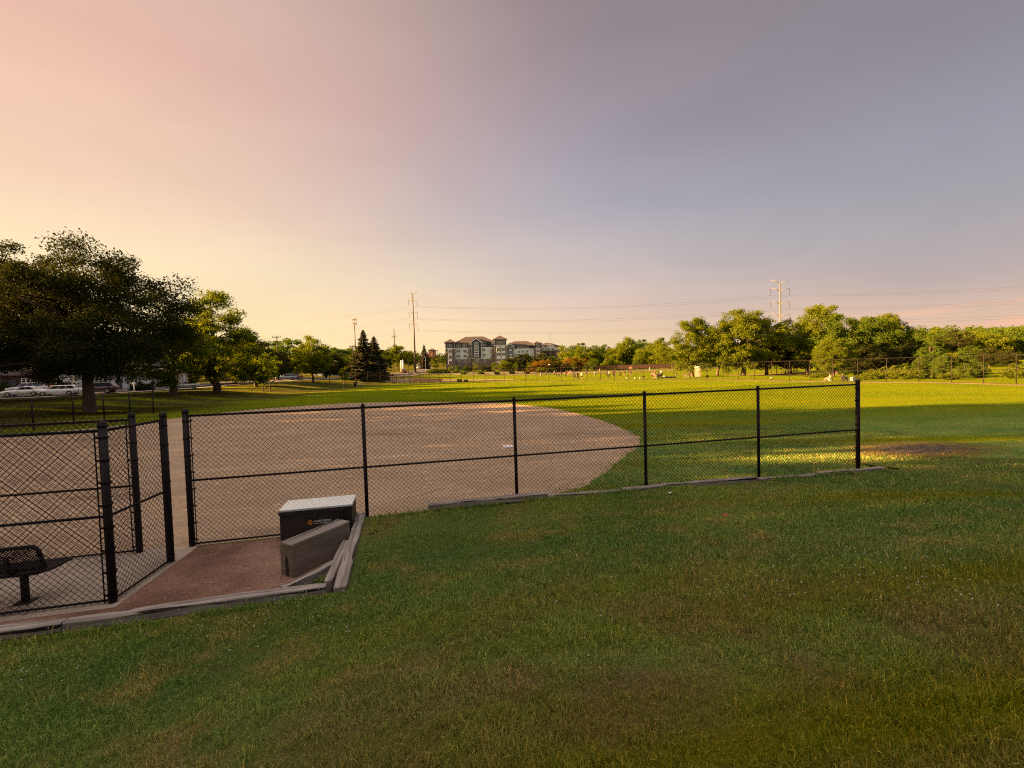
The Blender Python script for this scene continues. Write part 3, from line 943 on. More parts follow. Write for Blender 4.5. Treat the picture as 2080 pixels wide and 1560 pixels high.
def chain_fence(name, label, pts, h, ends=(), r_end=.050, r_line=.035, dw=.088, rw=.0038, z0=.03, mid=True, cap=True, r_rail=.022, group=None, zs=None, bottom_rail=True, over=.055, bars=True, mat_p=None, mat_w=None):
    """pts: ground points of the posts; ends: indices of the thick terminal posts"""
    mat_p = mat_p or M_POST; mat_w = mat_w or M_WIRE
    zs = zs or [0.0] * len(pts)
    root = thing(name, label, 'fence', (0, 0, 0), 0, group)
    for i, p in enumerate(pts):
        mb = MB()
        r = r_end if i in ends else r_line
        top = zs[i] + h + (.06 if i in ends else .02)
        mb.tube([(p.x, p.y, zs[i] - .05), (p.x, p.y, top)], r, 12 if cap else 6)
        o = mb.build('post', mat_p, root, True)
        if cap:
            mb = MB(); mb.ball((p.x, p.y, top), r * 1.08, 12, 6, .75)
            mb.tube([(p.x, p.y, top - .05), (p.x, p.y, top)], r * 1.1, 12)
            mb.build('post_cap', mat_p, o, True)
    nd = (pts[1] - pts[0]).normalized(); side = Vector((nd.y, -nd.x, 0))
    off = r_line * .0
    def rail(nm, dz, r):
        mb = MB()
        mb.tube([(p.x, p.y, zs[i] + dz) for i, p in enumerate(pts)], r, 8 if cap else 5)
        mb.build(nm, mat_p, root, True)
    rail('top_rail', h - .035, r_rail)
    if mid: rail('middle_rail', h * .5, r_rail * .9)
    if bottom_rail: rail('bottom_rail', z0 + .02, r_rail * .75)
    mb = MB()
    for i in range(len(pts) - 1):
        fabric(mb, pts[i], pts[i + 1], zs[i] + z0, zs[i + 1] + z0, h - z0 + over, dw, rw, r_rail + rw * 2)
    mb.build('chain_link', mat_w, root)
    if bars:
        for i in ends:
            for sgn in ((1,) if i == 0 else (-1,) if i == len(pts) - 1 else (1, -1)):
                q = pts[i + sgn] - pts[i]; q = Vector((q.x, q.y, 0)).normalized()
                mb = MB()
                p = pts[i] + q * (r_end + .035) + side * r_rail
                mb.tube([(p.x, p.y, z0), (p.x, p.y, h - .04)], .0085, 6)
                for k in range(8):
                    zz = .12 + k * (h - .25) / 7
                    mb.tube([(pts[i].x, pts[i].y, zz - .012), (pts[i].x, pts[i].y, zz + .012)], r_end + .006, 10)
                    mb.box((pts[i].x + q.x * (r_end + .02), pts[i].y + q.y * (r_end + .02), zz), (.07, .014, .024), Matrix.Rotation(math.atan2(q.y, q.x), 3, 'Z'))
                mb.build('tension_bar', mat_p, root)
    return root


P_A, P_B, P_C = g(230, 1225), g(348, 1142), g(284, 1123)
FN = [Vector((*SN(BAY * i, 0).xy, 0)) for i in range(6)]
chain_fence('chain_link_fence', 'long black chain link fence rising from the grass bank beside the infield', FN, 2.42, ends=(0, 5))
_al = [P_A - _e * (BAY * k * .98) for k in (3, 2, 1)]
chain_fence('dugout_fence', 'black chain link fence in front of the perforated bench, turning a corner', [*_al, P_A, P_B], 2.42, ends=(3, 4))
chain_fence('dugout_fence', 'black chain link fence behind the perforated bench on the infield side', [P_C - _e * (BAY * k) for k in (4, 3, 2, 1)] + [P_C], 2.40, ends=(4,))

_lf = [g(312, 838, .1), g(265, 845, .1), g(212, 851, .1), g(150, 857, .1), g(68, 870, .1)]
_d = (_lf[-1] - _lf[0]).normalized()
_lf += [_lf[-1] + _d * 3.05 * k for k in (1, 2)]
chain_fence('chain_link_fence', 'thin dark fence below the street bank with widely set posts at left', _lf, 2.05, r_line=.05, dw=.5, rw=.0035, mid=False, cap=False, r_rail=.012, bars=False, bottom_rail=False,
            zs=[hz(p.x, p.y) for p in _lf])


def resample(P, step):
    out = [P[0].copy()]; left = step
    for i in range(len(P) - 1):
        a, b = P[i], P[i + 1]; L = (b - a).length; t = left
        while t <= L:
            out.append(a + (b - a) * (t / L)); t += step
        left = t - L
    return out


F1R = resample([Vector((p.x, p.y, 0)) for p in F1], 3.05)
M_POSTF = pm('fence_far', (.022, .018, .016), .7, .2, 1, spec=.1)
chain_fence('outfield_fence', 'tall black chain link outfield fence curving round the far edge of the field', F1R, 3.0, r_line=.045, dw=.62, rw=.0055, cap=False, r_rail=.024, bars=False,
            zs=[hz(p.x, p.y) for p in F1R], mat_p=M_POSTF, mat_w=M_POSTF)
_f2 = resample([Vector((*dp(x, 756, Y).xy, 0)) for x, Y in ((960, 172), (1040, 176), (1250, 178), (1400, 172), (1530, 150), (1600, 138), (1650, 132))], 4.5)
_r2 = chain_fence('boundary_fence', 'far boundary fence with a dark brown windscreen behind the ball players', _f2, 2.7, r_line=.05, dw=1.2, rw=.008, cap=False, r_rail=.03, bars=False,
                  zs=[hz(p.x, p.y) for p in _f2], mat_p=M_POSTF, mat_w=M_POSTF, bottom_rail=False)
mb = MB()
for i in range(len(_f2) - 1):
    a, b = _f2[i], _f2[i + 1]
    if 30 < a.x < 66:
        za, zb = hz(a.x, a.y), hz(b.x, b.y)
        mb.quad((a.x, a.y - .06, za + 1.1), (b.x, b.y - .06, zb + 1.1), (b.x, b.y - .06, zb + 2.6), (a.x, a.y - .06, za + 2.6))
mb.build('windscreen', pm('windscreen_brown', (.045, .025, .018), .9), _r2)


# ------------------------------------------------------------------ timbers of the retaining edge
def timber(label, p0, p1, w, h, seed, group='weathered landscape timbers along the fence and pit'):
    rr = random.Random(seed)
    d = p1 - p0; L = d.length
    mid = (p0 + p1) / 2
    n = max(6, int(L / .12))
    rings = []
    ch = .014
    ph = [rr.uniform(0, 6.28) for _ in range(6)]
    for i in range(n + 1):
        x = -L / 2 + L * i / n
        wob = lambda k: .008 * math.sin(x * 2.1 + ph[k]) + .004 * math.sin(x * 7.3 + ph[k + 1]) + rr.uniform(-.003, .003)
        hw = w / 2; zt = wob(0); yl = wob(2); yr = wob(3)
        e = 1 if 0 < i < n else .93
        prof = [(-hw + yl, -h), (-hw + yl, -ch + zt), (-hw + ch + yl, zt), (-hw * .3 + yl, zt + .003 - abs(wob(1))), (hw * .3, zt - abs(wob(4)) * .6), (hw - ch + yr, zt), (hw + yr, -ch + zt), (hw + yr, -h)]
        rings.append([Vector((x, y * e, z - (1 - e) * .05)) for y, z in prof])
    mb = MB(); mb.loft(rings)
    o = mb.build('timber', M_WOOD, None)
    q = d.normalized()
    o.matrix_world = Matrix.Translation(mid) @ q.to_track_quat('X', 'Z').to_matrix().to_4x4()
    return tag(o, label, 'timber', group)


def gp(px, py, z): return g(px, py, z)


e0, e1 = gp(132, 1258.5, .265), gp(662, 1186, .29)
eL = e0 - (e1 - e0).normalized() * 3.4 + Vector((0, 0, -.02))
timber('long grey timber in front of the clay pit, meeting the slanting wall timber', e0 + (e1 - e0).normalized() * .012, e1, .15, .26, 1)
timber('grey timber in front of the bench and dugout fence, cut by the left edge', eL, e0, .155, .26, 2)
timber('wide cracked timber running from the pit corner back to the fence', gp(690, 1190, .31), gp(733, 1041, .33), .17, .34, 3)
timber('short split timber beside the pit corner under the brace end', gp(666, 1180, .28), gp(704, 1095, .29), .12, .26, 4)
timber('thin diagonal brace timber across the corner of the clay pit', gp(572, 1192, .25), gp(682, 1136, .30), .10, .16, 5)
timber('thick dark timber lying on the bank edge beneath the second fence bay', gp(870, 1023, .43), gp(1109, 1000, .43), .17, .3, 6)
timber('low sunken timber under the middle bays of the long fence', gp(1113, 1006, .325), gp(1262, 994, .32), .15, .3, 7)
timber('dark timber under the fourth fence bay, its right end raised', gp(1264, 991.5, .33), gp(1533, 967, .315), .15, .3, 8)
timber('last timber past the fence end post, reaching out onto the lawn', gp(1662, 960.5, .235), gp(1796, 947.5, .20), .15, .3, 9)
timber('low timber under the last bay of the long fence', gp(1538, 972, .255), gp(1659, 961.5, .235), .15, .3, 10)

# ------------------------------------------------------------------ job-site box, plywood box, bench
jb = thing('storage_box', 'black steel storage box with a shiny silver lid standing against the fence', 'storage box', SN(1.66, .10, .01), _rz)
M_JB = pm('box_black', (.008, .006, .007), .5, .3, 2, spec=.35, col2=(.022, .017, .015), bump=.15, bscale=18)
M_LID = pm('lid_metal', (.60, .66, .70), .14, .05, 5, metal=.45, spec=.6)
W, D, Hh = 1.20, .62, .66
mb = MB(); mb.box((W / 2, -D / 2, .06 + (Hh - .06) / 2), (W, D, Hh - .06)); mb.build('body', M_JB, jb, bevel=.012)
for x in (.08, W - .08):
    mb = MB(); mb.box((x, -D / 2, .03), (.1, D * .98, .058)); mb.build('skid', M_JB, jb)
mb = MB(); mb.box((W / 2, -D / 2, Hh + .022), (W + .02, D + .02, .04)); lid = mb.build('lid', M_LID, jb, bevel=.006)
mb = MB(); mb.box((W / 2, -D - .013, Hh - .022), (W + .022, .006, .06)); mb.build('lid_flange', M_JB, lid, bevel=.002)
mb = MB(); mb.box((W * .47, -D - .012, Hh - .12), (.10, .02, .07)); mb.tube([(W * .47, -D - .02, Hh - .12), (W * .47, -D - .034, Hh - .12)], .014, 10); mb.build('latch', M_JB, jb, bevel=.003)
for sx in (0, 1):
    x = -.012 if sx == 0 else W + .012
    mb = MB()
    mb.tube([(x, -D * .3, .42), (x + (.03 if sx else -.03), -D * .35, .40), (x + (.03 if sx else -.03), -D * .65, .40), (x, -D * .7, .42)], .008, 6)
    mb.build('handle', M_JB, jb, True)
for x in (.16, W - .16):
    mb = MB(); mb.box((x, -D - .018, Hh - .055), (.09, .012, .05)); mb.tube([(x - .045, -D - .02, Hh - .03), (x + .045, -D - .02, Hh - .03)], .007, 8); mb.build('hasp', M_JB, jb, bevel=.002)
LX, LZ = .495, .435
mb = MB(); mb.tube([(LX, -D - .001, LZ), (LX, -D - .005, LZ)], .042, 24); mb.build('logo', pm('logo_orange', (.50, .15, .015), .5, .05), jb)
mb = MB(); mb.tube([(LX - .02, -D - .0065, LZ - .018), (LX - .02, -D - .0065, LZ + .018), (LX, -D - .0065, LZ - .004), (LX + .02, -D - .0065, LZ + .018), (LX + .02, -D - .0065, LZ - .018)], .004, 4)
mb.build('emblem', M_JB, jb)


def text(name, s, loc, size, m, parent, rx=R(90), rz=0.0, ex=.0015, align='LEFT'):
    cu = bpy.data.curves.new(name, 'FONT'); cu.body = s; cu.size = size; cu.extrude = ex; cu.align_x = align; cu.align_y = 'CENTER'
    cu.materials.append(m)
    o = bpy.data.objects.new(name, cu); C.objects.link(o)
    me = bpy.data.meshes.new_from_object(o.evaluated_get(bpy.context.evaluated_depsgraph_get()))
    bpy.data.objects.remove(o)
    o = bpy.data.objects.new(name, me); C.objects.link(o)
    if parent is not None: adopt(o, parent)
    o.location = loc; o.rotation_euler = (rx, 0, rz)
    return o


M_WHT = pm('letter_white', (.62, .62, .66), .5, .05)
text('lettering', 'NORTHERN', (LX + .062, -D - .003, LZ + .012), .052, M_WHT, jb)
text('lettering', 'TOOL + EQUIPMENT', (LX + .064, -D - .003, LZ - .025), .026, M_WHT, jb)

pA, pB = g(597, 1176), g(573, 1167.5)
pT = g(710, 1060, .51)
lx = Vector((pT.x - pA.x, pT.y - pA.y, 0)); Lw = lx.length; lx.normalize()
ww = .29
wb = thing('wooden_box', 'weathered plywood box with a slanting top leaning beside the black storage box', 'box', (pA.x, pA.y, .008), math.atan2(lx.y, lx.x))
mb = MB(); mb.prism([(0, 0), (Lw, 0), (Lw, ww), (0, ww)], 0, .485); mb.build('body', M_WOOD2, wb, bevel=.006)
mb = MB()
for k in range(3):
    mb.box((Lw / 2 + .004 * k, ww * (.17 + .33 * k), .499), (Lw + .03 - .01 * k, ww * .325, .026))
mb.build('lid', M_WOOD, wb, bevel=.004)
mb = MB(); mb.prism([(ww * .34, .03), (ww * .58, .01), (ww * .60, .22), (ww * .55, .30), (ww * .44, .31), (ww * .38, .2)], -.004, .006, 'x'); mb.build('rotten_gap', pm('rot_dark', (.02, .015, .012), .95), wb)

bn = thing('bench', 'black perforated metal bench with a backrest behind the dugout fence', 'bench', SN(-.95, 1.42, .012), _rz)


def lattice(mb, P0, U, Vv, lu, lv, pitch, r):
    """coated expanded-metal plate: crossing diagonal strands"""
    for sg in (1, -1):
        k0 = -int(lv / pitch) - 1; k1 = int((lu + lv) / pitch) + 2
        for k in range(k0, k1):
            c = k * pitch
            if sg == 1: w0 = max(0, -c); w1 = min(lv, lu - c)
            else: w0 = max(0, c - lu); w1 = min(lv, c)
            if w1 - w0 < .01: continue
            mb.tube([P0 + U * (c + sg * w) + Vv * w for w in (w0, w1)], r, 4, False)


U = Vector((-1, 0, 0))
mb = MB()
lattice(mb, Vector((-.04, .06, .45)), U, Vector((0, -1, 0)), 1.85, .40, .038, .0058); seat = mb.build('seat', M_POST, bn)
mb = MB()
mb.tube([(-.04, .08, .45), (-.06, -.24, .45), (-.16, -.38, .45), (-1.9, -.38, .45), (-1.9, .08, .45), (-.04, .08, .45), (-.06, -.24, .45)], .022, 8); mb.build('seat_frame', M_POST, seat, True)
bv = Vector((0, -.28, 1)).normalized()
mb = MB(); lattice(mb, Vector((-.08, -.36, .50)), U, bv, 1.78, .36, .038, .0058); bk = mb.build('backrest', M_POST, bn)
mb = MB()
q = [(-.06, .02), (-.07, .30), (-.11, .37), (-1.80, .37), (-1.86, .30), (-1.86, .02), (-.06, .02), (-.07, .1)]
mb.tube([Vector((x, -.36, .49)) + bv * v for x, v in q], .026, 8); mb.build('backrest_frame', M_POST, bk, True)
for x in (-.42, -1.5):
    mb = MB(); mb.tube([(x, -.20, -.02), (x, -.20, .43)], .045, 12); mb.box((x, -.20, .005), (.2, .2, .012)); mb.build('pedestal', M_POST, bn, True)
    mb = MB(); mb.tube([(x, .08, .425), (x, -.30, .42), (x, -.42, .50), (x, -.47, .72)], .03, 8); mb.build('bracket', M_POST, bn, True)

def grit():
    rs = np.random.RandomState(8)
    mb = MB()
    for k in range(900):
        if k < 520: p = SN(rs.uniform(-8, 2.9), rs.uniform(.1, 2.85), .01)
        else: p = SN(rs.uniform(-3, 9), -abs(rs.normal(0, 2.2)), .006)
        r = rs.uniform(.003, .011) * (1 + 1.3 * (rs.rand() > .94))
        mb.ball((p.x, p.y, p.z + r * .3), r, 5, 3, .7)
    tag(mb.build('grit', pm('grit_stone', (.20, .15, .12), .9, .5, 60), None, True), 'loose grit and pebbles on the clay pit and infield dirt', 'grit', kind='stuff')


grit()

# litter on the bank
def bank_pt(px, py):
    d = ray(px, py); z = .5
    for _ in range(10):
        p = CAM + d * ((z - HCAM) / d.z)
        s, nn = toSN(p.x, p.y); z = float(bank(s, nn))
    return Vector((p.x, p.y, z))


def scrap(name, label, px, py, size, m, seed):
    rr = random.Random(seed); p = bank_pt(px, py)
    mb = MB(); n = 9
    rim = [Vector((math.cos(6.283 * i / n) * size * rr.uniform(.5, 1.1), math.sin(6.283 * i / n) * size * .7 * rr.uniform(.5, 1.1), rr.uniform(0, .5) * size)) for i in range(n)]
    c = Vector((0, 0, size * .25))
    up = [v * .92 + Vector((0, 0, .003)) for v in rim]
    mb.add([c] + rim, [(0, 1 + i, 1 + (i + 1) % n) for i in range(n)])
    mb.add([c - Vector((0, 0, .004))] + [v - Vector((0, 0, .004)) for v in rim], [(0, 1 + (i + 1) % n, 1 + i) for i in range(n)])
    o = mb.build(name, m, None); o.location = p + Vector((0, 0, .04))
    return tag(o, label, 'litter')


scrap('paper_scrap', 'crumpled white paper scrap on the grass below the fourth fence bay', 1361, 1005, .055, M_WHT, 1)
scrap('red_wrapper', 'small torn red wrapper lying alone on the grass bank', 1474, 1052, .05, pm('wrapper_red', (.40, .06, .03), .5), 2)


# ================================================================== TREES
def leaves(rs, cen, rad, nper, leaf, flat=.65, aspect=.55, up=.35):
    """diamond leaf faces scattered through clumps; cen (k,3), rad (k,)"""
    k = len(cen)
    n = k * nper
    ci = np.repeat(np.arange(k), nper)
    off = rs.normal(0, 1, (n, 3))
    ln = np.linalg.norm(off, axis=1, keepdims=True)
    off = off / ln * (rs.rand(n, 1) ** .45) * (1 + .15 * rs.normal(0, 1, (n, 1)))
    off[:, 2] *= flat
    P = cen[ci] + off * rad[ci][:, None]
    nr = rs.normal(0, 1, (n, 3)); nr[:, 2] = np.abs(nr[:, 2]) * .8 + up
    nr /= np.linalg.norm(nr, axis=1, keepdims=True)
    t = rs.normal(0, 1, (n, 3)); a = np.cross(nr, t); a /= np.linalg.norm(a, axis=1, keepdims=True) + 1e-9
    b = np.cross(nr, a)
    L = leaf * rs.uniform(.6, 1.25, (n, 1))
    V = np.zeros((n, 4, 3))
    droop = nr * L * .18
    V[:, 0] = P - a * L * .5 - droop; V[:, 1] = P + b * L * aspect * .5; V[:, 2] = P + a * L * .5 - droop; V[:, 3] = P - b * L * aspect * .5
    return V


def crown_clumps(rs, env, n, core=.5, low=None):
    """clump centres through a union of ellipsoids (cx, cy, cz, rx, ry, rz)"""
    vol = np.array([e[3] * e[4] * e[5] for e in env]); vol /= vol.sum()
    out = []
    tries = 0
    while len(out) < n and tries < n * 60:
        tries += 1
        e = env[rs.choice(len(env), p=vol)]
        d = rs.normal(0, 1, 3); d /= np.linalg.norm(d)
        r = core + (1 - core) * rs.rand() ** .6
        p = np.array(e[:3]) + d * r * np.array(e[3:])
        ok = True
        for q in env:
            if q is not e and (((p - np.array(q[:3])) / np.array(q[3:])) ** 2).sum() < core ** 2 * .7: ok = False
        if low is not None and p[2] < low: ok = False
        if ok: out.append(p)
    return np.array(out)


def limbs(mb, rs, base_r, fork, top, cen, nl, lean=(0, 0), stems=1):
    """trunk up to the fork, a leader to the top and limbs reaching to spread-out clumps"""
    pts = []
    for st in range(stems):
        a = rs.uniform(0, 6.28)
        bx, by = (math.cos(a) * base_r * 1.2, math.sin(a) * base_r * 1.2) if stems > 1 else (0, 0)
        f = Vector((lean[0] + bx * 3.0, lean[1] + by * 3.0, fork * rs.uniform(.9, 1.15)))
        mid = Vector((bx + lean[0] * .35, by + lean[1] * .35, fork * .5))
        rb = base_r / (stems ** .4)
        mb.tube([(bx * .8, by * .8, -.35), (bx, by, .15), mid, f], [rb * 1.55, rb * 1.15, rb * .95, rb * .8], 10)
        tp = Vector((f.x * 1.2, f.y * 1.2, top * .86))
        m1 = f.lerp(tp, .5) + Vector(rs.normal(0, .05 * top * .3, 3))
        mb.tube([f, m1, tp], [rb * .8, rb * .4, .03], 8)
        pts.append((f, m1, tp, rb))
    idx = [rs.randint(len(cen))]
    D = np.linalg.norm(cen - cen[idx[0]], axis=1)
    while len(idx) < min(nl, len(cen)):
        i = int(np.argmax(D)); idx.append(i)
        D = np.minimum(D, np.linalg.norm(cen - cen[i], axis=1))
    for i in idx:
        c = Vector(cen[i]); f, m1, tp, rb = pts[rs.randint(len(pts))]
        t = min(.9, max(0.0, (c.z - f.z) / max(.1, tp.z - f.z) * .55 + rs.uniform(-.1, .1)))
        s = f.lerp(m1, t * 2) if t < .5 else m1.lerp(tp, t * 2 - 1)
        dl = (c - s).length
        k1 = s.lerp(c, .4) + Vector((0, 0, dl * .10)) + Vector(rs.normal(0, .06 * dl, 3))
        r0 = rb * .55 * (1 - .55 * t) * min(1, .35 + dl / 9)
        mb.tube([s, k1, s.lerp(c, .75) + Vector((0, 0, dl * .06)) + Vector(rs.normal(0, .05 * dl, 3)), c], [r0, r0 * .6, r0 * .35, .015], 6)


def make_tree(name, label, cat, seed, env, n_cl, cl_r, nper, leaf, mat, base_r, fork, top, nl=14, core=.5, low=None, lean=(0, 0), stems=1, flat=.65, group=None, extra=None, aspect=.55):
    rs = np.random.RandomState(seed)
    cen = crown_clumps(rs, env, n_cl, core, low)
    rad = cl_r * rs.uniform(.6, 1.3, len(cen))
    root = thing(name, label, cat, (0, 0, 0), 0, group)
    mb = MB(); limbs(mb, rs, base_r, fork, top, cen, nl, lean, stems)
    mb.build('trunk', M_BARK, root, True)
    V = leaves(rs, cen, rad, nper, leaf, flat, aspect)
    n = len(V)
    np_mesh('crown', V.reshape(-1, 3), np.arange(n * 4).reshape(-1, 4), mat, root)
    return root


def make_spruce(name, label, seed, h, r, mat, nlev=36):
    rs = np.random.RandomState(seed)
    root = thing(name, label, 'tree')
    mb = MB(); mb.tube([(0, 0, -.3), (0, 0, h * .5), (0, 0, h)], [.22, .13, .02], 8)
    Vs = []
    for i in range(nlev):
        t = i / (nlev - 1)
        z = h * (.06 + .92 * t)
        rr = r * (1 - t) ** .85 * (.66 + .6 * rs.rand()) + .12
        nb = int(15 - 8 * t)
        a0 = rs.uniform(0, 6.28)
        for b in range(nb):
            a = a0 + 6.283 * b / nb + rs.normal(0, .15); L = rr * rs.uniform(.75, 1.12)
            d = np.array([math.cos(a), math.sin(a), 0])
            tip = d * L + [0, 0, z - L * .28 + .12 * L]
            if i % 2 == 0:
                mb.tube([(0, 0, z), tuple(d * L * .6 + [0, 0, z - L * .22]), tuple(tip)], [.035, .02, .008], 4, False)
            m = int(26 + 70 * L / r)
            s = rs.rand(m) ** .7
            P = d * (s * L)[:, None] + np.stack([np.zeros(m), np.zeros(m), z - .30 * L * s + .16 * L * s * s], -1)
            wd = .36 * L * (1.1 - s)
            P += np.cross(d, [0, 0, 1]) * (rs.uniform(-1, 1, m) * wd)[:, None]
            P[:, 2] += rs.normal(-.05, .06, m)
            out = d + np.cross(d, [0, 0, 1]) * rs.uniform(-.7, .7, (m, 1)) + rs.normal(0, .1, (m, 3)) - [0, 0, .35]
            out /= np.linalg.norm(out, axis=1, keepdims=True)
            sd_ = np.cross(out, rs.normal(0, 1, (m, 3)) * .4 + [0, 0, 1]); sd_ /= np.linalg.norm(sd_, axis=1, keepdims=True)
            l = rs.uniform(.35, .7, (m, 1)) * (.75 + .5 * (1 - t)); w = l * .42
            V = np.zeros((m, 4, 3)); V[:, 0] = P - out * l * .5; V[:, 1] = P + sd_ * w * .5; V[:, 2] = P + out * l * .5; V[:, 3] = P - sd_ * w * .5
            Vs.append(V)
    mb.build('trunk', M_BARK, root, True)
    V = np.concatenate(Vs)
    np_mesh('crown', V.reshape(-1, 3), np.arange(len(V) * 4).reshape(-1, 4), mat, root)
    return root


_used = set()


def put(proto, x, y, sc_=1.0, rz=0.0, label=None, group=None, sx=None, sz=None, z=None, name=None):
    """stand a tree at x, y: the first time the prototype itself, then a copy"""
    if proto.name in _used:
        o = copy_tree(proto)
    else:
        o = proto; _used.add(proto.name)
    o.location = (x, y, hz(x, y) - .05 if z is None else z)
    o.rotation_euler = (0, 0, rz)
    o.scale = (sx or sc_, sx or sc_, sz or sc_)
    if label: o['label'] = label
    if group: o['group'] = group
    elif 'group' in o.keys() and label and group == '': del o['group']
    return o


def pput(proto, px, Y, **k):
    p = dp(px, 765, Y)
    return put(proto, p.x, p.y, **k)


def top_scale(px, py_top, Y, h0):
    """scale that lifts a tree of height h0 at that spot to the pixel row of its top"""
    p = dp(px, py_top, Y)
    return (p.z - hz(p.x, p.y)) / h0


# --- left: the big shade trees on the street bank
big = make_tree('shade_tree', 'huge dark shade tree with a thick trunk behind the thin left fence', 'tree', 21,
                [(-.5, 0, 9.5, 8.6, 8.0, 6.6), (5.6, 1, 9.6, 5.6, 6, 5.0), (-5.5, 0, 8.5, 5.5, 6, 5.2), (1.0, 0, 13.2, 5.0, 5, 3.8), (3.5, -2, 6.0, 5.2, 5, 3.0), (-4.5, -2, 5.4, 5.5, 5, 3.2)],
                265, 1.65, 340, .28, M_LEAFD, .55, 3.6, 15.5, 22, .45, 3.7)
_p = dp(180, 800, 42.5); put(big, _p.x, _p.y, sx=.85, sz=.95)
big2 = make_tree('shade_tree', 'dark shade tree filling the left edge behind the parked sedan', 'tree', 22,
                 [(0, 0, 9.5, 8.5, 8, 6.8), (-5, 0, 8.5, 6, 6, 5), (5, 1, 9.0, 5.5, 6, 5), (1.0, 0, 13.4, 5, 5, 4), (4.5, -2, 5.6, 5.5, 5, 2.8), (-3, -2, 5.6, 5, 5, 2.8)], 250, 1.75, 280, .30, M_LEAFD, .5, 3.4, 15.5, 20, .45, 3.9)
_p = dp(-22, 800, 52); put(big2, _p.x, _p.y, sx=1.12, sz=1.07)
mid1 = make_tree('shade_tree', 'yellow lit lower shade tree whose branches hang before the white house porch', 'tree', 23,
                 [(0, 0, 5.6, 5.0, 5, 4.2), (-3.5, -1, 4.2, 3.4, 3, 2.3), (2.6, 0, 6.8, 3.4, 3, 3.2)], 95, 1.15, 170, .34, M_LEAFY, .42, 2.2, 10.0, 16, .42, 1.4)
_p = dp(352, 790, 61); put(mid1, _p.x, _p.y, sc_=1.02)
tall2 = make_tree('shade_tree', 'tall airy shade tree with a forked trunk right of the biggest dark tree', 'tree', 24,
                  [(0, 0, 7.6, 5.0, 5, 5.6), (2.0, 0, 5.4, 3.8, 4, 3.8), (-1.0, 0, 12.0, 3.0, 3, 3.6), (-2.6, 0, 7.5, 3.2, 3, 4)], 130, 1.2, 230, .30, M_LEAFY, .40, 2.2, 15.0, 18, .45, 1.8, stems=2)
_p = dp(447, 792, 70); put(tall2, _p.x, _p.y, sx=1.2, sz=1.06)
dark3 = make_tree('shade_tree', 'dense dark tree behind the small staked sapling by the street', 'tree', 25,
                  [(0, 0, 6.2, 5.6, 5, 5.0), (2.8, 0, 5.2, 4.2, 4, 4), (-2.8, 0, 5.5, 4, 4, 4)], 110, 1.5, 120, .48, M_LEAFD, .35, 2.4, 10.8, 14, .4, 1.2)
_p = dp(520, 785, 88); put(dark3, _p.x, _p.y, sc_=top_scale(525, 684, 88, 11.4))
_p = dp(480, 785, 98); put(dark3, _p.x, _p.y, sc_=.95, rz=2.1, label='second dark tree half hidden behind the forked airy tree')
round6 = make_tree('park_tree', 'bright yellow-green round tree on the slope beside the street', 'tree', 26,
                   [(0, 0, 6.4, 4.2, 4.2, 4.4), (-1.4, 0, 5.0, 3.6, 3, 3.2), (1.8, 0, 5.6, 3.4, 3, 3.2)], 95, 1.15, 115, .42, M_LEAFY, .26, 2.0, 10.5, 14, .42, 1.3)
_p = dp(636, 770, 104); put(round6, _p.x, _p.y, sc_=top_scale(636, 683, 104, 10.9))
generic = make_tree('park_tree', 'rounded green tree behind the utility pole with twin crossarms', 'tree', 27,
                    [(0, 0, 6.2, 4.2, 4.2, 4.6), (1.5, 0, 5.0, 3.4, 3, 3.0), (-1.6, .5, 5.6, 3.4, 3, 3.6)], 72, 1.3, 90, .52, M_LEAF, .24, 2.2, 10.5, 10, .42, 1.2)
generic2 = make_tree('park_tree', 'loose rounded tree left of the two dark spruces', 'tree', 28,
                     [(0, 0, 6.4, 4.6, 4.4, 4.0), (2.2, 0, 6.6, 3.2, 3, 3.0), (-2, 0, 5.0, 3.6, 3, 3)], 66, 1.25, 85, .52, M_LEAF, .26, 2.4, 10.0, 10, .45, 1.5)
gen_y = make_tree('park_tree', 'yellow-green tree in front of the thinner radio mast', 'tree', 29,
                  [(0, 0, 5.8, 4.4, 4.2, 4.2), (2, 0, 4.8, 3.2, 3, 3.0), (-1.6, 0, 6.6, 3, 3, 3)], 70, 1.25, 90, .50, M_LEAFY, .24, 2.0, 9.8, 10, .42, 1.0)


def bgt(proto, px, py, Y, h0, label, rz=0.0, wide=1.0, group=None):
    s = top_scale(px, py, Y, h0)
    p = dp(px, py, Y)
    o = put(proto, p.x, p.y, label=label, rz=rz, sx=s * wide, sz=s, group=group if group else '')
    return o


bgt(generic, 597, 686, 135, 11.0, 'rounded green tree behind the utility pole with twin crossarms', .3, 1.2)
bgt(dark3, 575, 715, 118, 11.4, 'dark low tree at the foot of the utility pole', 1.1, 1.1)
bgt(dark3, 660, 712, 128, 11.4, 'dark tree in the shade right behind the bright yellow-green tree', 4.0, 1.2)
bgt(generic2, 690, 702, 150, 10.6, 'loose rounded tree left of the two dark spruces', .9, 1.15)
bgt(dark3, 700, 733, 140, 11.4, 'low dark purple-brown tree beneath the loose tree near the spruces', 2.7, 1.9)
bgt(generic, 712, 706, 175, 11.0, 'pale green tree peeping out just left of the taller spruce', 2.2)
bgt(generic2, 775, 706, 190, 10.6, 'hazy green tree just right of the spruces', 3.3, 1.0)
bgt(gen_y, 806, 699, 215, 10.2, 'yellow-green tree in front of the thinner radio mast', .2, 1.15)
bgt(generic, 828, 711, 235, 11.0, 'small green tree between the radio mast and the tall power pole', 1.2)
bgt(generic2, 838, 714, 260, 10.6, 'small tree beside the foot of the tall power pole', 5.0)
bgt(generic, 560, 690, 160, 11.0, 'dark green tree at the left foot of the twin-crossarm pole', 5.5, 1.1)
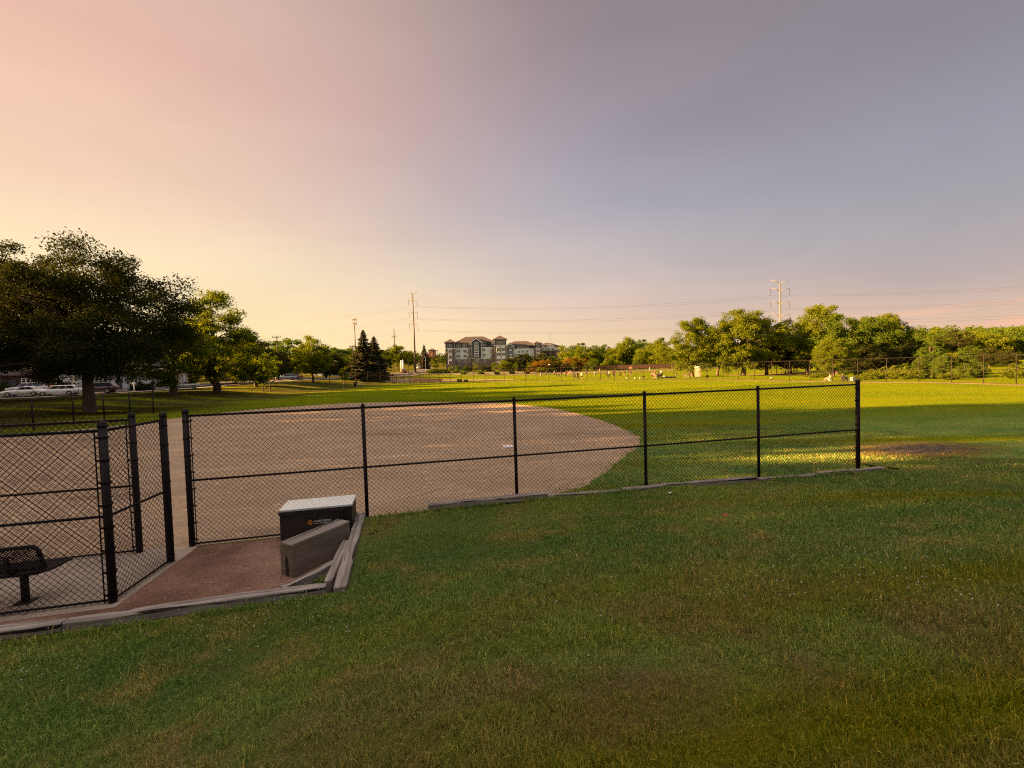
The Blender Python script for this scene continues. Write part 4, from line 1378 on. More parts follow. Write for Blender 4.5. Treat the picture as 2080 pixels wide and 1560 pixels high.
spruce = make_spruce('spruce', 'taller of the two dark spruces behind the backstop', 31, 12.5, 3.6, M_SPRUCE)
s1 = bgt(spruce, 737, 669, 118, 12.5, 'taller of the two dark spruces behind the backstop', 0, 1.25)
bgt(spruce, 759, 682, 122, 12.5, 'shorter spruce just right of the taller one behind the backstop', 1.3, 1.4)
bgt(spruce, 861, 699, 250, 12.5, 'lone cone-shaped spruce beside the red brick church tower', 2.1, 1.0)

# young trees with pale stems
def young(seed, mat, name='sapling', label='', h=5.0):
    return make_tree(name, label, 'tree', seed, [(0, 0, h * .66, h * .26, h * .26, h * .32), (.1, 0, h * .5, h * .2, h * .2, h * .2)], 34, h * .09, 46, .26, mat, .07, h * .36, h * .9, 8, .35)


sapA = young(41, M_LEAFY, label='young yellow-green sapling standing alone at the fence corner')
sapB = young(42, M_LEAF, label='young sapling with a pale stem on the lit edge of the street slope')
_p = dp(701, 780, 97); put(sapA, _p.x, _p.y, sc_=top_scale(701, 744, 97, 4.9) * 1.0)
mb = MB(); _q = dp(698.5, 780, 96.5); mb.tube([(_q.x, _q.y, hz(_q.x, _q.y) - .1), (_q.x, _q.y, hz(_q.x, _q.y) + 3.0)], .07, 8)
tag(mb.build('stake', pm('stake_pale', (.5, .44, .36), .7), None, True), 'pale stake against the young yellow-green sapling', 'post')
_p = dp(535, 785, 74); put(sapB, _p.x, _p.y, sc_=top_scale(535, 742, 74, 4.9))
bgt(sapA, 545, 716, 80, 4.9, 'light green young tree rising in front of the dense dark street tree', 2.0, 1.0)

# --- shrubs
def shrub(seed, mat, label, r=2.0, h=2.6, leaf=.34, n=42, nper=60):
    return make_tree('shrub', label, 'shrub', seed, [(0, 0, h * .45, r, r, h * .5), (r * .4, 0, h * .35, r * .7, r * .7, h * .4)], n, r * .34, nper, leaf, mat, .05, h * .3, h * .8, 9, .3, .1, stems=2)


shr_g = shrub(51, M_LEAF, '')
shr_y = shrub(52, M_LEAFY, '')
shr_o = shrub(53, M_LEAFO, '')
shr_d = shrub(54, M_LEAFD, '')
GR_S = 'shrubs on the slope below the apartment building'
rnd = random.Random(77)
# young trees and shrubs in a row before the apartment building (px, top py, depth, proto, label)
for px, py, Y, pr, h0, lab in (
        (884, 728, 196, sapA, 4.9, 'bushy yellow-green tree left of the apartment building by the street lamp'),
        (899, 716, 230, sapB, 4.9, 'narrow tree touching the left corner of the apartment building'),
        (915, 742, 180, sapA, 4.9, 'low bright young tree under the left tower of the apartments'),
        (929, 740, 185, sapB, 4.9, 'small young tree below the first window column of the apartments'),
        (946, 742, 182, sapB, 4.9, 'small dim young tree below the balcony stack'),
        (965, 737, 182, sapA, 4.9, 'round young tree below the central gabled bay'),
        (982, 740, 182, sapB, 4.9, 'flat topped young tree right of the central bay'),
        (1005, 736, 178, sapA, 4.9, 'yellow round young tree below the right apartment tower'),
        (1021, 731, 174, sapA, 4.9, 'taller pale-stemmed young tree below the right apartment tower'),
        (1049, 736, 182, sapB, 4.9, 'pale green young tree below the second apartment wing'),
        (1074, 736, 184, sapA, 4.9, 'yellowing young tree beside the rust coloured shrubs'),
        (1166, 735, 186, sapA, 4.9, 'yellow young tree at the edge of the tree line behind the players'),
        (1191, 738, 172, sapB, 4.9, 'leafy young tree behind the ball players')):
    bgt(pr, px, py, Y, h0, lab, rnd.uniform(0, 6), 1.25, 'young trees below the apartment building')
for px, py, Y, pr, lab in (
        (1093, 733, 190, shr_o, 'rust coloured shrub beside the yellowing young tree'), (1112, 731, 196, shr_o, 'wide rusty shrub below the third apartment wing'),
        (1130, 735, 192, shr_d, 'dark brown-green shrub right of the rusty ones'), (1146, 737, 200, shr_d, 'dark shrub at the end of the rusty thicket'),
        (1060, 720, 215, shr_d, 'large dark thicket hiding the foot of the second wing'), (1085, 718, 222, shr_d, 'large dark thicket under the small middle tower'),
        (1038, 728, 212, shr_d, 'dark thicket at the corner of the main block'), (990, 742, 205, shr_d, 'dark shrub below the right of the central bay'),
        (950, 743, 205, shr_d, 'dark shrub below the left of the central bay'), (1110, 722, 230, shr_g, 'green thicket in front of the third wing'),
        (1140, 724, 225, shr_y, 'light green thicket at the right end of the apartments'), (1165, 726, 205, shr_o, 'small rust tinted shrub before the dark tree line'),
        (905, 748, 188, shr_y, 'low yellow shrub beside the sloping road'), (925, 750, 186, shr_y, 'low yellow shrub below the left tower'),
        (880, 748, 184, shr_g, 'low green shrub at the road end'), (893, 749, 186, shr_g, 'low green shrub between two yellow ones'),
        (1100, 745, 182, shr_y, 'bright low shrub under the rusty shrub'), (1120, 747, 186, shr_g, 'low green shrub near the lamp dish'),
        (940, 753, 176, shr_g, 'low grassy shrub on the slope edge'), (975, 753, 176, shr_g, 'low grassy shrub in the middle of the slope edge'),
        (1010, 754, 174, shr_d, 'low dark shrub on the slope edge'), (1040, 753, 176, shr_d, 'low dark shrub behind the first fielder'), (1070, 753, 176, shr_o, 'low reddish shrub behind the second fielder')):
    bgt(pr, px, py, Y, 2.55, lab, rnd.uniform(0, 6), 1.35, GR_S)

for px, py, Y, lab in ((78, 776, 79, 'dark bush behind the orange pickup'), (112, 772, 80, 'dark bush behind the white wagon'), (150, 774, 81, 'dark bush between the wagon and the big trunk'), (-8, 776, 78, 'dark bush left of the white sedan'),
                       (285, 775, 80, 'dark bush beside the globe lamp post'), (298, 780, 81, 'low dark bush before the porch house')):
    bgt(shr_d, px, py, Y, 2.55, lab, rnd.uniform(0, 6), 1.25, 'dark bushes behind the parked cars')

# --- the tree line behind the players
lineA = make_tree('park_tree', '', 'tree', 61, [(0, 0, 6.6, 4.8, 4.6, 5.2), (2.2, 0, 4.4, 3.6, 3.4, 3.4), (-2.2, 0, 4.8, 3.8, 3.4, 3.6)], 88, 1.35, 80, .56, M_LEAF, .26, 2.0, 11.2, 10, .42, .7)
lineB = make_tree('park_tree', '', 'tree', 62, [(0, 0, 5.8, 5.0, 4.6, 4.6), (1.8, 0, 8.2, 3.0, 3, 3.0), (-2.8, 0, 4.2, 3.4, 3.4, 3.2)], 84, 1.35, 80, .56, M_LEAFY, .26, 2.0, 10.6, 10, .42, .6)
GR_L = 'trees in the tree line behind the ball players'
TL = [(1157, 700, 245, lineB, 'pale tree overlapping the right end of the apartments'), (1178, 697, 230, lineA, 'left green tree of the tree line beside the apartments'), (1192, 702, 215, lineB, 'yellow-green tree second in the tree line'),
      (1213, 702, 240, lineA, 'broad green tree left of the notch in the tree line'), (1232, 700, 250, lineA, 'green tree at the notch in the tree line'), (1250, 705, 225, lineB, 'lower pale tree right of the notch'),
      (1265, 686, 228, lineB, 'tall yellow-green tree rising midway along the tree line'), (1283, 688, 245, lineA, 'tall green tree behind the orange sign'), (1302, 690, 262, lineA, 'dark-topped tree right of the orange sign'),
      (1318, 692, 215, lineB, 'yellow-green tree behind the standing spectator'), (1336, 687, 240, lineA, 'tall tree near the large right-hand grove'), (1345, 695, 200, lineB, 'pale willowy tree beside the grove'),
      (1361, 700, 190, lineB, 'pale willowy tree just left of the grove trunk'),
      (1205, 728, 190, lineA, 'low rounded tree in front of the notch'), (1232, 729, 186, lineB, 'low bright rounded tree behind the row of fielders'), (1258, 730, 186, lineB, 'low bright tree left of the sign'), (1295, 730, 190, lineA, 'low green tree just right of the sign')]
for px, py, Y, pr, lab in TL:
    bgt(pr, px, py, Y, 11.2, lab, rnd.uniform(0, 6), 1.05, GR_L)

# --- the grove at right
groveA = make_tree('grove_tree', '', 'tree', 71, [(0, 0, 7.2, 5.0, 5, 5.6), (3.6, 0, 6.6, 4.2, 4, 4.6), (-3.2, 0, 6.0, 3.6, 4, 4.2), (.8, 0, 10.2, 3.4, 3.4, 3.0), (-1.5, -2, 3.6, 3.2, 3, 2.2)],
                   165, 1.2, 190, .34, M_LEAFY, .42, 3.0, 13.0, 18, .42, 1.6, lean=(.5, 0))
groveB = make_tree('grove_tree', '', 'tree', 72, [(0, 0, 7.0, 4.6, 4.6, 5.4), (-2.6, 0, 5.4, 3.6, 3.6, 3.8), (2.4, 0, 8.2, 3.6, 3.6, 4.0), (.5, -1.5, 3.4, 3.6, 3, 2.4)],
                   140, 1.15, 180, .34, M_LEAFY, .36, 2.6, 12.2, 16, .42, .8, lean=(-.7, 0))
groveC = make_tree('grove_tree', '', 'tree', 73, [(0, 0, 6.6, 5.2, 5, 5.6), (3.0, 0, 5.6, 4.0, 4, 4.8), (-2.6, 0, 5.6, 4.0, 4, 4.6)], 145, 1.25, 170, .36, M_LEAF, .36, 2.4, 12.0, 16, .4, .5, lean=(.6, 0))
groveD = make_tree('grove_tree', '', 'tree', 74, [(0, 0, 6.6, 5.0, 5, 5.4), (-2.4, 0, 5.6, 4.0, 4, 4.4), (2.4, 0, 4.6, 4.0, 4, 4.0)], 110, 1.4, 110, .48, M_LEAFD, .36, 2.4, 11.8, 14, .4, .6)
GR_G = 'trees of the grove around the picnic shelter'
for px, py, Y, pr, h0, lab, w in (
        (1405, 640, 102, groveB, 12.8, 'left grove tree whose leaning trunk stands beside the portable toilet', .86),
        (1508, 618, 100, groveA, 13.6, 'largest grove tree with a thick forked trunk near the portable toilet', 1.02),
        (1455, 652, 112, groveC, 12.8, 'grove tree between the two thick trunks', .80),
        (1556, 645, 112, groveD, 12.4, 'dark tree shading the left of the picnic shelter', .95),
        (1604, 648, 118, groveD, 12.4, 'dark tree standing over the picnic shelter roof', 1.0),
        (1640, 655, 108, groveD, 12.4, 'dark tree at the right end of the picnic shelter', .80),
        (1663, 612, 100, groveB, 12.8, 'tall sunlit grove tree right of the white power pole', .92),
        (1700, 628, 96, groveC, 12.8, 'broad sunlit grove tree behind the two sitting people', .88),
        (1692, 680, 78, groveA, 13.6, 'lower yellow-green grove tree leaning towards the outfield fence', .98),
        (1745, 690, 92, groveD, 12.4, 'dark lower tree in the hollow of the grove', 1.25),
        (1780, 633, 112, groveC, 12.8, 'right tall grove tree against the sky', .80),
        (1806, 628, 120, groveA, 13.6, 'rightmost tall grove tree at the edge of the sky gap', .72),
        (1745, 640, 118, groveB, 12.8, 'tall grove tree between the two sunlit crowns', .85)):
    bgt(pr, px, py, Y, h0, lab, rnd.uniform(-.5, .5), w, GR_G)

# --- right: bushes by the outfield fence, trees behind, wooded ridge
weed = make_tree('bush', '', 'bush', 81, [(0, 0, 1.2, 1.9, 1.5, 1.3), (1.2, 0, 1.0, 1.3, 1.2, 1.1), (-1.3, 0, .9, 1.2, 1.2, 1.0)], 60, .45, 60, .26, M_LEAFY, .04, .6, 2.2, 12, .3, .1, stems=3, aspect=.35)
tallw = make_tree('bush', '', 'bush', 82, [(0, 0, 2.4, 2.0, 1.8, 2.4), (1.2, 0, 1.8, 1.6, 1.6, 1.8), (-1.0, 0, 1.6, 1.5, 1.4, 1.6)], 84, .55, 70, .27, M_LEAF, .06, 1.0, 4.5, 12, .3, .2, stems=3, aspect=.4)
GR_B = 'bushes along the right outfield fence'
for px, py, Y, pr, h0, lab, w in (
        (1752, 758, 62, weed, 2.5, 'low pale bush beside the white cooler', 1.3), (1774, 750, 64, weed, 2.5, 'weedy bush at the second fence post right of the sitting pair', 1.3), (1800, 745, 63, weed, 2.5, 'feathery bush right of the weedy one', 1.3),
        (1822, 743, 62, weed, 2.5, 'feathery bush at the foot of a taller bush', 1.25), (1846, 744, 60, weed, 2.5, 'bushy weeds before the tall leafy bush', 1.1), (1893, 688, 66, tallw, 4.8, 'tall leafy bush standing above the fence top', .80),
        (1872, 715, 63, tallw, 4.8, 'leafy bush left of the tallest bush', .85), (1912, 720, 60, tallw, 4.8, 'leafy bush right of the tallest bush', .95), (1930, 752, 56, weed, 2.5, 'low straggling bush in front of the leafy ones', 1.3),
        (1962, 735, 58, tallw, 4.8, 'dark straggling bush with pale tips', 1.2), (1990, 733, 58, tallw, 4.8, 'spreading bush left of the dark hollow', 1.0), (2066, 738, 54, weed, 2.5, 'round yellow-green bush at the right edge', 1.2),
        (2095, 728, 56, tallw, 4.8, 'bush cut by the right edge of the view', 1.2), (1655, 757, 74, weed, 2.5, 'weeds at the foot of the sunlit grove', 1.4), (1668, 752, 76, weed, 2.5, 'weeds left of the sitting people', 1.3), (1640, 760, 80, weed, 2.5, 'low weeds beside the picnic clearing', 1.3),
        (1715, 748, 84, tallw, 4.8, 'bush in shadow behind the sitting pair', 1.2), (1742, 745, 80, tallw, 4.8, 'bush in shadow right of the sitting pair', 1.2)):
    bgt(pr, px, py, Y, h0, lab, rnd.uniform(0, 6), w, GR_B)
GR_R = 'trees beyond the right outfield fence'
RT = []
for px, py, Y, pr, lab, w in (
        (1838, 672, 130, lineA, 'shaded tree just right of the tall grove', 1.0), (1858, 690, 105, groveD, 'dark tree in the gap right of the grove', 1.0), (1862, 668, 175, lineA, 'green tree under the left end of the ridge', 1.2),
        (1890, 664, 190, lineB, 'pale tree left of the ridge hump', 1.2), (1918, 668, 150, lineA, 'green tree below the ridge hump', 1.1), (1945, 672, 130, groveD, 'dark tree below the middle of the ridge', 1.15),
        (1905, 692, 105, groveD, 'dark tree behind the tallest bush', 1.1), (1962, 668, 160, lineB, 'yellow tree right of the ridge hump', 1.2), (1990, 668, 140, lineB, 'golden tree below the small cloud', 1.15),
        (2020, 670, 120, lineB, 'golden tree second from the right edge', 1.1), (2050, 664, 130, lineA, 'green tree near the right edge', 1.2), (2085, 662, 120, lineA, 'tree cut by the right edge above the round bush', 1.2),
        (1970, 700, 92, lineA, 'mid green tree behind the straggling bush', 1.1), (2010, 705, 88, groveD, 'dark tree over the dark hollow', 1.2), (2050, 710, 84, groveD, 'dark tree behind the round yellow-green bush', 1.1), (1935, 705, 95, lineB, 'paler low tree right of the tallest bush', 1.0),
        (1880, 705, 92, lineA, 'green low tree left of the tallest bush', 1.0), (1822, 690, 110, groveD, 'shadowed tree below the rightmost tall grove tree', 1.0), (1790, 700, 95, groveD, 'shadowed low tree below the grove', 1.2)):
    bgt(pr, px, py, Y, 11.8, lab, rnd.uniform(0, 6), w, GR_R)


GR_H = 'dark trees behind the houses along the street'
for px, py, Y, pr, lab, w in (
        (-60, 720, 104, dark3, 'dark tree behind the shaded brown house', 1.3), (20, 715, 112, dark3, 'dark tree behind the gap of the brown and beige houses', 1.3), (95, 712, 118, dark3, 'dark tree behind the beige house', 1.3),
        (160, 716, 108, dark3, 'dark tree between the beige house and the white one', 1.2), (215, 714, 122, dark3, 'dark tree behind the white gabled house', 1.4), (285, 716, 112, dark3, 'dark tree between the white house and the porch house', 1.0),
        (335, 712, 124, dark3, 'dark tree behind the porch house', 1.3), (395, 710, 118, dark3, 'dark tree right of the porch house', 1.3), (450, 712, 126, dark3, 'dark tree behind the forked airy tree', 1.3), (505, 716, 124, dark3, 'dark tree behind the dense street tree', 1.2),
        (-170, 715, 92, dark3, 'dark tree at the far left behind the shaded brown house', 1.4), (-300, 705, 82, dark3, 'dark street tree left of the brown house', 1.4), (-480, 690, 72, dark3, 'dark street tree further left of the brown house', 1.4), (-700, 670, 62, dark3, 'dark street tree left along the road', 1.4), (-1000, 640, 52, dark3, 'dark street tree at the left road end', 1.4)):
    bgt(pr, px, py, Y, 11.4, lab, rnd.uniform(0, 6), w, GR_H)


# far woods: one mass nobody could count
def wood(name, label, row, seed, mat, leaf=1.5, nper=26):
    """row: list of (px, py_top, Y, crown radius)"""
    rs = np.random.RandomState(seed)
    cen = []; rad = []
    for px, py, Y, r in row:
        p = dp(px, py, Y)
        zb = hz(p.x, p.y)
        h = max(6, p.z - zb)
        for k in range(9):
            a = rs.uniform(0, 6.28); q = rs.rand() ** .5
            t = rs.rand()
            cen.append((p.x + math.cos(a) * r * q, p.y + math.sin(a) * r * q, zb + h * (.12 + .86 * t * (1 - .35 * q)))); rad.append(r * rs.uniform(.35, .6))
    V = leaves(rs, np.array(cen), np.array(rad), nper, leaf, .8)
    o = np_mesh(name, V.reshape(-1, 3), np.arange(len(V) * 4).reshape(-1, 4), mat)
    return tag(o, label, 'woods', kind='stuff')


def row(px0, px1, step, Y0, Y1, pys, seed, r):
    rr = random.Random(seed); out = []
    px = px0
    while px < px1:
        t = (px - px0) / (px1 - px0) * (len(pys) - 1); i = min(int(t), len(pys) - 2); f = t - i
        out.append((px, pys[i] * (1 - f) + pys[i + 1] * f + rr.uniform(-3, 6), rr.uniform(Y0, Y1), r * rr.uniform(.8, 1.2)))
        px += step * rr.uniform(.7, 1.3)
    return out


wood('far_woods', 'wooded ridge in the distance at the right', row(1780, 2330, 9, 290, 380, [690, 668, 660, 657, 660, 667, 668, 664, 660, 655, 650, 648], 5, 6) + row(1780, 2330, 12, 220, 270, [700, 682, 676, 674, 676, 678, 676, 672, 668, 664], 6, 6), 91, M_LEAF)
wood('far_woods', 'distant woods closing the view beyond the players and the grove', row(1120, 1820, 8, 300, 360, [712, 706, 706, 702, 700, 700, 700, 700], 7, 6), 92, M_LEAF)
wood('far_woods', 'distant woods beyond the street and the spruces', row(-120, 900, 11, 300, 380, [760, 745, 735, 725, 718, 715, 720, 728], 8, 6), 93, M_LEAFD)

highc = make_tree('shade_tree', '', 'tree', 95, [(0, 0, 24.6, 5.0, 5.0, 4.6)], 70, 1.5, 100, .5, M_LEAFD, .36, 19.5, 28.5, 10, .3, 20.0)  # unseen high crown on a bare trunk, added to cut off the sun streak
# unseen trees added beyond the left edge, shaped to shadow the bank and field
for i, (x, y, s, sz, pr) in enumerate(((-42, 31, .5, 1.30, dark3), (-43, 27, .52, 1.35, dark3), (-42, 23, .52, 1.5, dark3), (-43, 19, .52, 2.0, dark3), (-42, 14.5, .5, 2.1, dark3), (-44, 10.8, .62, 1.28, dark3), (-57, 9.8, .8, 1.0, highc), (-52, 4.5, .55, 2.4, dark3), (-52, 0, .55, 2.4, dark3), (-52, -4.5, .55, 2.4, dark3), (-52, -9, .55, 2.4, dark3), (-52, 20.5, .5, 2.2, dark3), (-52, 17, .5, 2.3, dark3),
                                       (-43, 7.3, .52, 2.1, dark3), (-42, 2.4, .52, 2.1, dark3), (-43, -2, .55, 2.1, dark3), (-42, -6.5, .55, 2.1, dark3), (-43, -11, .6, 2.1, dark3), (-42, -16, .6, 2.1, dark3),
                                       (-98, 40, 1.0, 1.25, big2), (-104, 52, 1.0, 1.2, big), (-98, 64, .8, 1.15, big2), (-118, 76, .9, 1.15, big), (-124, 46, 1.0, 1.4, big2), (-120, 60, 1.0, 1.4, big), (-90, 30, 1.0, 1.35, big))):
    put(pr, x, y, sx=s, sz=sz, rz=1.3 * i, label='unseen tree added left of the view to cast shade on the bank and field', group='unseen trees added to shade the bank and field')


# ================================================================== BUILDINGS
M_GLASS = pm('dark_glass', (.030, .034, .042), .12, .2, 1, spec=.8)
M_TRIM = pm('white_trim', (.80, .80, .80), .6, .06, 2)
M_SIDE = pm('siding_pale', (.66, .76, .82), .7, .06, .6)
M_SIDE2 = pm('siding_white', (.78, .80, .82), .7, .06, .6)
M_DARK = pm('siding_slate', (.055, .060, .080), .7, .12, .8)
M_BRICK = pm('brick_brown', (.205, .155, .140), .85, .2, 2.2)
M_ROOF = pm('shingles', (.060, .046, .044), .9, .22, 3)
M_RAIL = pm('railing_dark', (.03, .022, .022), .6)


def window(parent, M, x, y, z, w, h, mull=2, name='window', glass=None):
    """white frame with a glass pane set in it, on the plane y (outside is -y)"""
    mb = MB(); t = .12
    mb.box((x, y - .05, z + h / 2 - t / 2), (w, .1, t)); mb.box((x, y - .05, z - h / 2 + t / 2), (w, .1, t))
    for k in range(mull + 1):
        xx = x - w / 2 + t / 2 + (w - t) * k / mull
        mb.box((xx, y - .053, z), (t, .1, h - 2 * t))
    mb.box((x, y - .045, z + h * .05), (w - t, .06, .06))
    o = mb.build(name, M_TRIM, parent)
    mb = MB(); mb.box((x, y - .015, z), (w - .1, .03, h - .1)); mb.build('pane', glass or M_GLASS, o)
    return o


def hip_roof(mb, x0, x1, y0, y1, z, hgt_, ridge_in, ov=.5, thick=.35):
    x0 -= ov; x1 += ov; y0 -= ov; y1 += ov
    ym = (y0 + y1) / 2
    a, b = (x0 + ridge_in, ym, z + hgt_), (x1 - ridge_in, ym, z + hgt_)
    mb.add([(x0, y0, z), (x1, y0, z), (x1, y1, z), (x0, y1, z), a, b, (x0, y0, z - thick), (x1, y0, z - thick), (x1, y1, z - thick), (x0, y1, z - thick)],
           [(0, 1, 5, 4), (1, 2, 5), (2, 3, 4, 5), (3, 0, 4), (0, 6, 7, 1), (1, 7, 8, 2), (2, 8, 9, 3), (3, 9, 6, 0), (6, 9, 8, 7)])


def gable(parent, xc, w, y0, y1, z, h, wall_m, ov=.45):
    mb = MB(); mb.prism([(xc - w / 2, z), (xc + w / 2, z), (xc, z + h)], y0 + .03, y1, 'y'); mb.build('gable', wall_m, parent)
    mb = MB(); t = .38
    for s in (-1, 1):
        p = [(xc, z + h + t), (xc, z + h), (xc + s * (w / 2 + ov), z - ov * 2 * h / w), (xc + s * (w / 2 + ov), z - ov * 2 * h / w + t)]
        mb.prism(p if s > 0 else p[::-1], y0 - .35, y1, 'y')
    o = mb.build('gable_roof', M_ROOF, parent)
    mb = MB()
    for s in (-1, 1):
        p = [(xc, z + h + .06), (xc, z + h - .62), (xc + s * (w / 2 + ov), z - ov * 2 * h / w - .62), (xc + s * (w / 2 + ov), z - ov * 2 * h / w + .06)]
        mb.prism(p if s > 0 else p[::-1], y0 - .44, y0 - .36, 'y')
    mb.build('fascia', M_TRIM, o)


def apartments():
    Y0 = 268.0
    k = Y0 / 900 / 12.235                        # metres per pixel of the surveyed facade drawing
    pL = dp(905, 740, Y0)
    zb = dp(905, 743.5, Y0).z                    # level drawing row 900
    tilt = ROLL                                   # the facade rows were read along the tilted horizon
    root = thing('apartment_building', 'long pale apartment building with brown hip roofs and gabled bays on the hill', 'building', (pL.x, Y0, 0), R(6))
    root.scale = (1.015, 1, 1)
    X = lambda p: (p - 185) * k
    Z = lambda p, px=942: zb + (900 - p - (px - 185) * tilt) * k
    base = zb - 5

    def wall(x0, x1, y0, y1, z0, z1, m, nm='wall'):
        mb = MB(); mb.box(((x0 + x1) / 2, (y0 + y1) / 2, (z0 + z1) / 2), (x1 - x0, y1 - y0, z1 - z0)); return mb.build(nm, m, root)
    F = [Z(850), Z(725), Z(615), Z(500), Z(420)]
    # main body
    wall(X(430), X(1400), .8, 16, base, Z(722), M_BRICK)
    wall(X(430), X(1400), .81, 16, Z(722), Z(430), M_SIDE)
    wall(X(430), X(1400), .82, 16, Z(430), Z(318), M_DARK)
    mb = MB(); hip_roof(mb, X(420), X(1420), .8, 16, Z(312), Z(140) - Z(312), 7.2); mb.build('roof', M_ROOF, root)
    for p0, p1, zs_ in ((445, 715, (780, 655, 535)), (1085, 1285, (780, 640, 520))):
        pass
    for p in (510, 665):
        for z_, h in ((775, 1.7), (645, 1.6), (515, 1.6)):
            window(root, None, X(p), .8, Z(z_), 2.0 if p == 665 else 2.3, h)
        window(root, None, X(p), .8, Z(368), 2.5, 2.0)
    for z_ in (775, 635, 500): window(root, None, X(1135), .8, Z(z_), 2.0, 1.6)
    window(root, None, X(1125), .8, Z(362), 2.4, 2.0)
    # balcony stacks
    for p, w in ((772, 105), (1340, 110)):
        wall(X(p - w / 2), X(p + w / 2), .2, .79, Z(722), Z(430), M_SIDE2, 'balcony_wall')
        for z_ in (415, 560, 690):
            mb = MB()
            mb.box((X(p), -.5, Z(z_) - .1), (w * k * 1.02, 1.4, .22))
            o = mb.build('balcony', M_RAIL, root)
            mb = MB(); mb.box((X(p), -1.15, Z(z_) + 1.0), (w * k, .07, .08))
            for i in range(13): mb.box((X(p - w / 2) + w * k * i / 12, -1.15, Z(z_) + .5), (.05, .05, 1.0))
            mb.build('railing', M_RAIL, o)
            window(root, None, X(p + 10), .19, Z(z_) + 1.3, 1.7, 1.9)
        window(root, None, X(p), .79, Z(765), 1.9, 1.7)
    # central gabled bay
    wall(X(835), X(1072), -.5, .78, Z(705), Z(300), M_DARK, 'bay')
    wall(X(840), X(1068), -.4, .77, base, Z(706), M_BRICK, 'bay_base')
    gable(root, X(945), (1085 - 805) * k, -.5, 8, Z(300), Z(203) - Z(300), M_DARK)
    for p in (838, 1070):
        wall(X(p - 5), X(p + 5), -.62, -.5, Z(705), Z(300), M_TRIM, 'corner_board')
    wall(X(835), X(1072), -.64, -.5, Z(712), Z(702), M_TRIM, 'band')
    wall(X(893), X(1003), -.58, -.5, Z(690), Z(300), M_SIDE2, 'bay_panel')
    for z_, h in ((350, 2.2), (490, 1.8), (625, 1.8)): window(root, None, X(948), -.58, Z(z_), 2.5, h, 3)
    for z_ in (425, 560, 683):
        wall(X(903), X(993), -.63, -.58, Z(z_ + 14), Z(z_ - 14), M_DARK, 'spandrel')
    window(root, None, X(955), -.4, Z(770), 2.3, 1.7, 3)
    # corner towers
    for p0, p1, eave, peak, dark0, cols in ((195, 430, 300, 205, 450, (305,)), (1385, 1690, 250, 145, 410, (1485, 1605))):
        wall(X(p0), X(p1), -1.6, 9, base, Z(dark0), M_BRICK, 'tower')
        wall(X(p0) + .02, X(p1) - .02, -1.58, 8.98, Z(dark0), Z(eave), M_DARK, 'tower_top')
        mb = MB(); hip_roof(mb, X(p0), X(p1), -1.6, 9, Z(eave) + .1, Z(peak) - Z(eave), (X(p1) - X(p0)) / 2 + .48, .6); mb.build('tower_roof', M_ROOF, root)
        wall(X(p0) - .5, X(p1) + .5, -2.15, -1.95, Z(eave) - .35, Z(eave) + .12, M_TRIM, 'fascia')
        wall(X(p0) - .05, X(p1) + .05, -1.72, -1.6, Z(dark0) - .2, Z(dark0) + .2, M_TRIM, 'band')
        for pp in (p0 + 5, p1 - 5):
            wall(X(pp - 5), X(pp + 5), -1.70, -1.59, Z(dark0) + .22, Z(eave) - .4, M_TRIM, 'corner_board')
        for c in cols:
            wall(X(c - 48), X(c + 48), -1.66, -1.6, Z(840), Z(dark0) - .3, M_SIDE2, 'bay_panel')
            window(root, None, X(c), -1.58, Z((dark0 + eave) / 2 + 15), 2.6, 2.5)
            for z_ in ((520, 655, 795) if p0 < 900 else (505, 625, 770)):
                window(root, None, X(c), -1.66, Z(z_), 2.2, 1.9)
    # second wing, set back, and the third beyond it
    k0 = k
    o2 = 1700
    wall(X(1690), X(2610), 6, 22, base, Z(700), M_BRICK, 'wing')
    wall(X(1690), X(2560), 5.95, 21.9, Z(700), Z(480), M_SIDE, 'wing_siding')
    wall(X(1690), X(2560), 5.9, 21.8, Z(480), Z(410), M_DARK, 'wing_top')
    mb = MB(); hip_roof(mb, X(1690), X(2540), 5.9, 22, Z(408), Z(270) - Z(408), 7.0); mb.build('roof', M_ROOF, root)
    wall(X(1715), X(1895), 4.6, 5.88, base, Z(420), M_SIDE, 'bay')
    gable(root, X(1805), 185 * k, 4.6, 12, Z(420), Z(345) - Z(420), M_DARK)
    wall(X(1735), X(1765), 4.5, 4.6, Z(745), Z(430), M_DARK, 'spandrel'); wall(X(1855), X(1885), 4.5, 4.6, Z(745), Z(430), M_DARK, 'spandrel')
    for z_ in (460, 575, 690): window(root, None, X(1810), 4.6, Z(z_), 2.3, 1.9)
    for p in (2030, 2130, 2240):
        window(root, None, X(p), 5.9, Z(445), 2.0, 1.6); window(root, None, X(p), 5.95, Z(560), 1.9, 1.5)
        window(root, None, X(p), 5.95, Z(650), 1.9, 1.4)
    # middle tower
    wall(X(2420), X(2600), 3, 12, base, Z(500), M_BRICK, 'tower'); wall(X(2420) + .02, X(2600) - .02, 3.02, 11.98, Z(500), Z(368), M_DARK, 'tower_top')
    mb = MB(); hip_roof(mb, X(2420), X(2600), 3, 12, Z(360), Z(295) - Z(360), 90 * k + .48, .5); mb.build('tower_roof', M_ROOF, root)
    wall(X(2412), X(2608), 2.55, 2.7, Z(380), Z(362), M_TRIM, 'fascia'); wall(X(2415), X(2605), 2.88, 3.0, Z(508), Z(494), M_TRIM, 'band')
    window(root, None, X(2505), 3.02, Z(435), 2.4, 2.2)
    wall(X(2462), X(2548), 2.94, 3.0, Z(700), Z(515), M_SIDE2, 'bay_panel')
    for z_ in (560, 650): window(root, None, X(2505), 2.94, Z(z_), 2.0, 1.7)
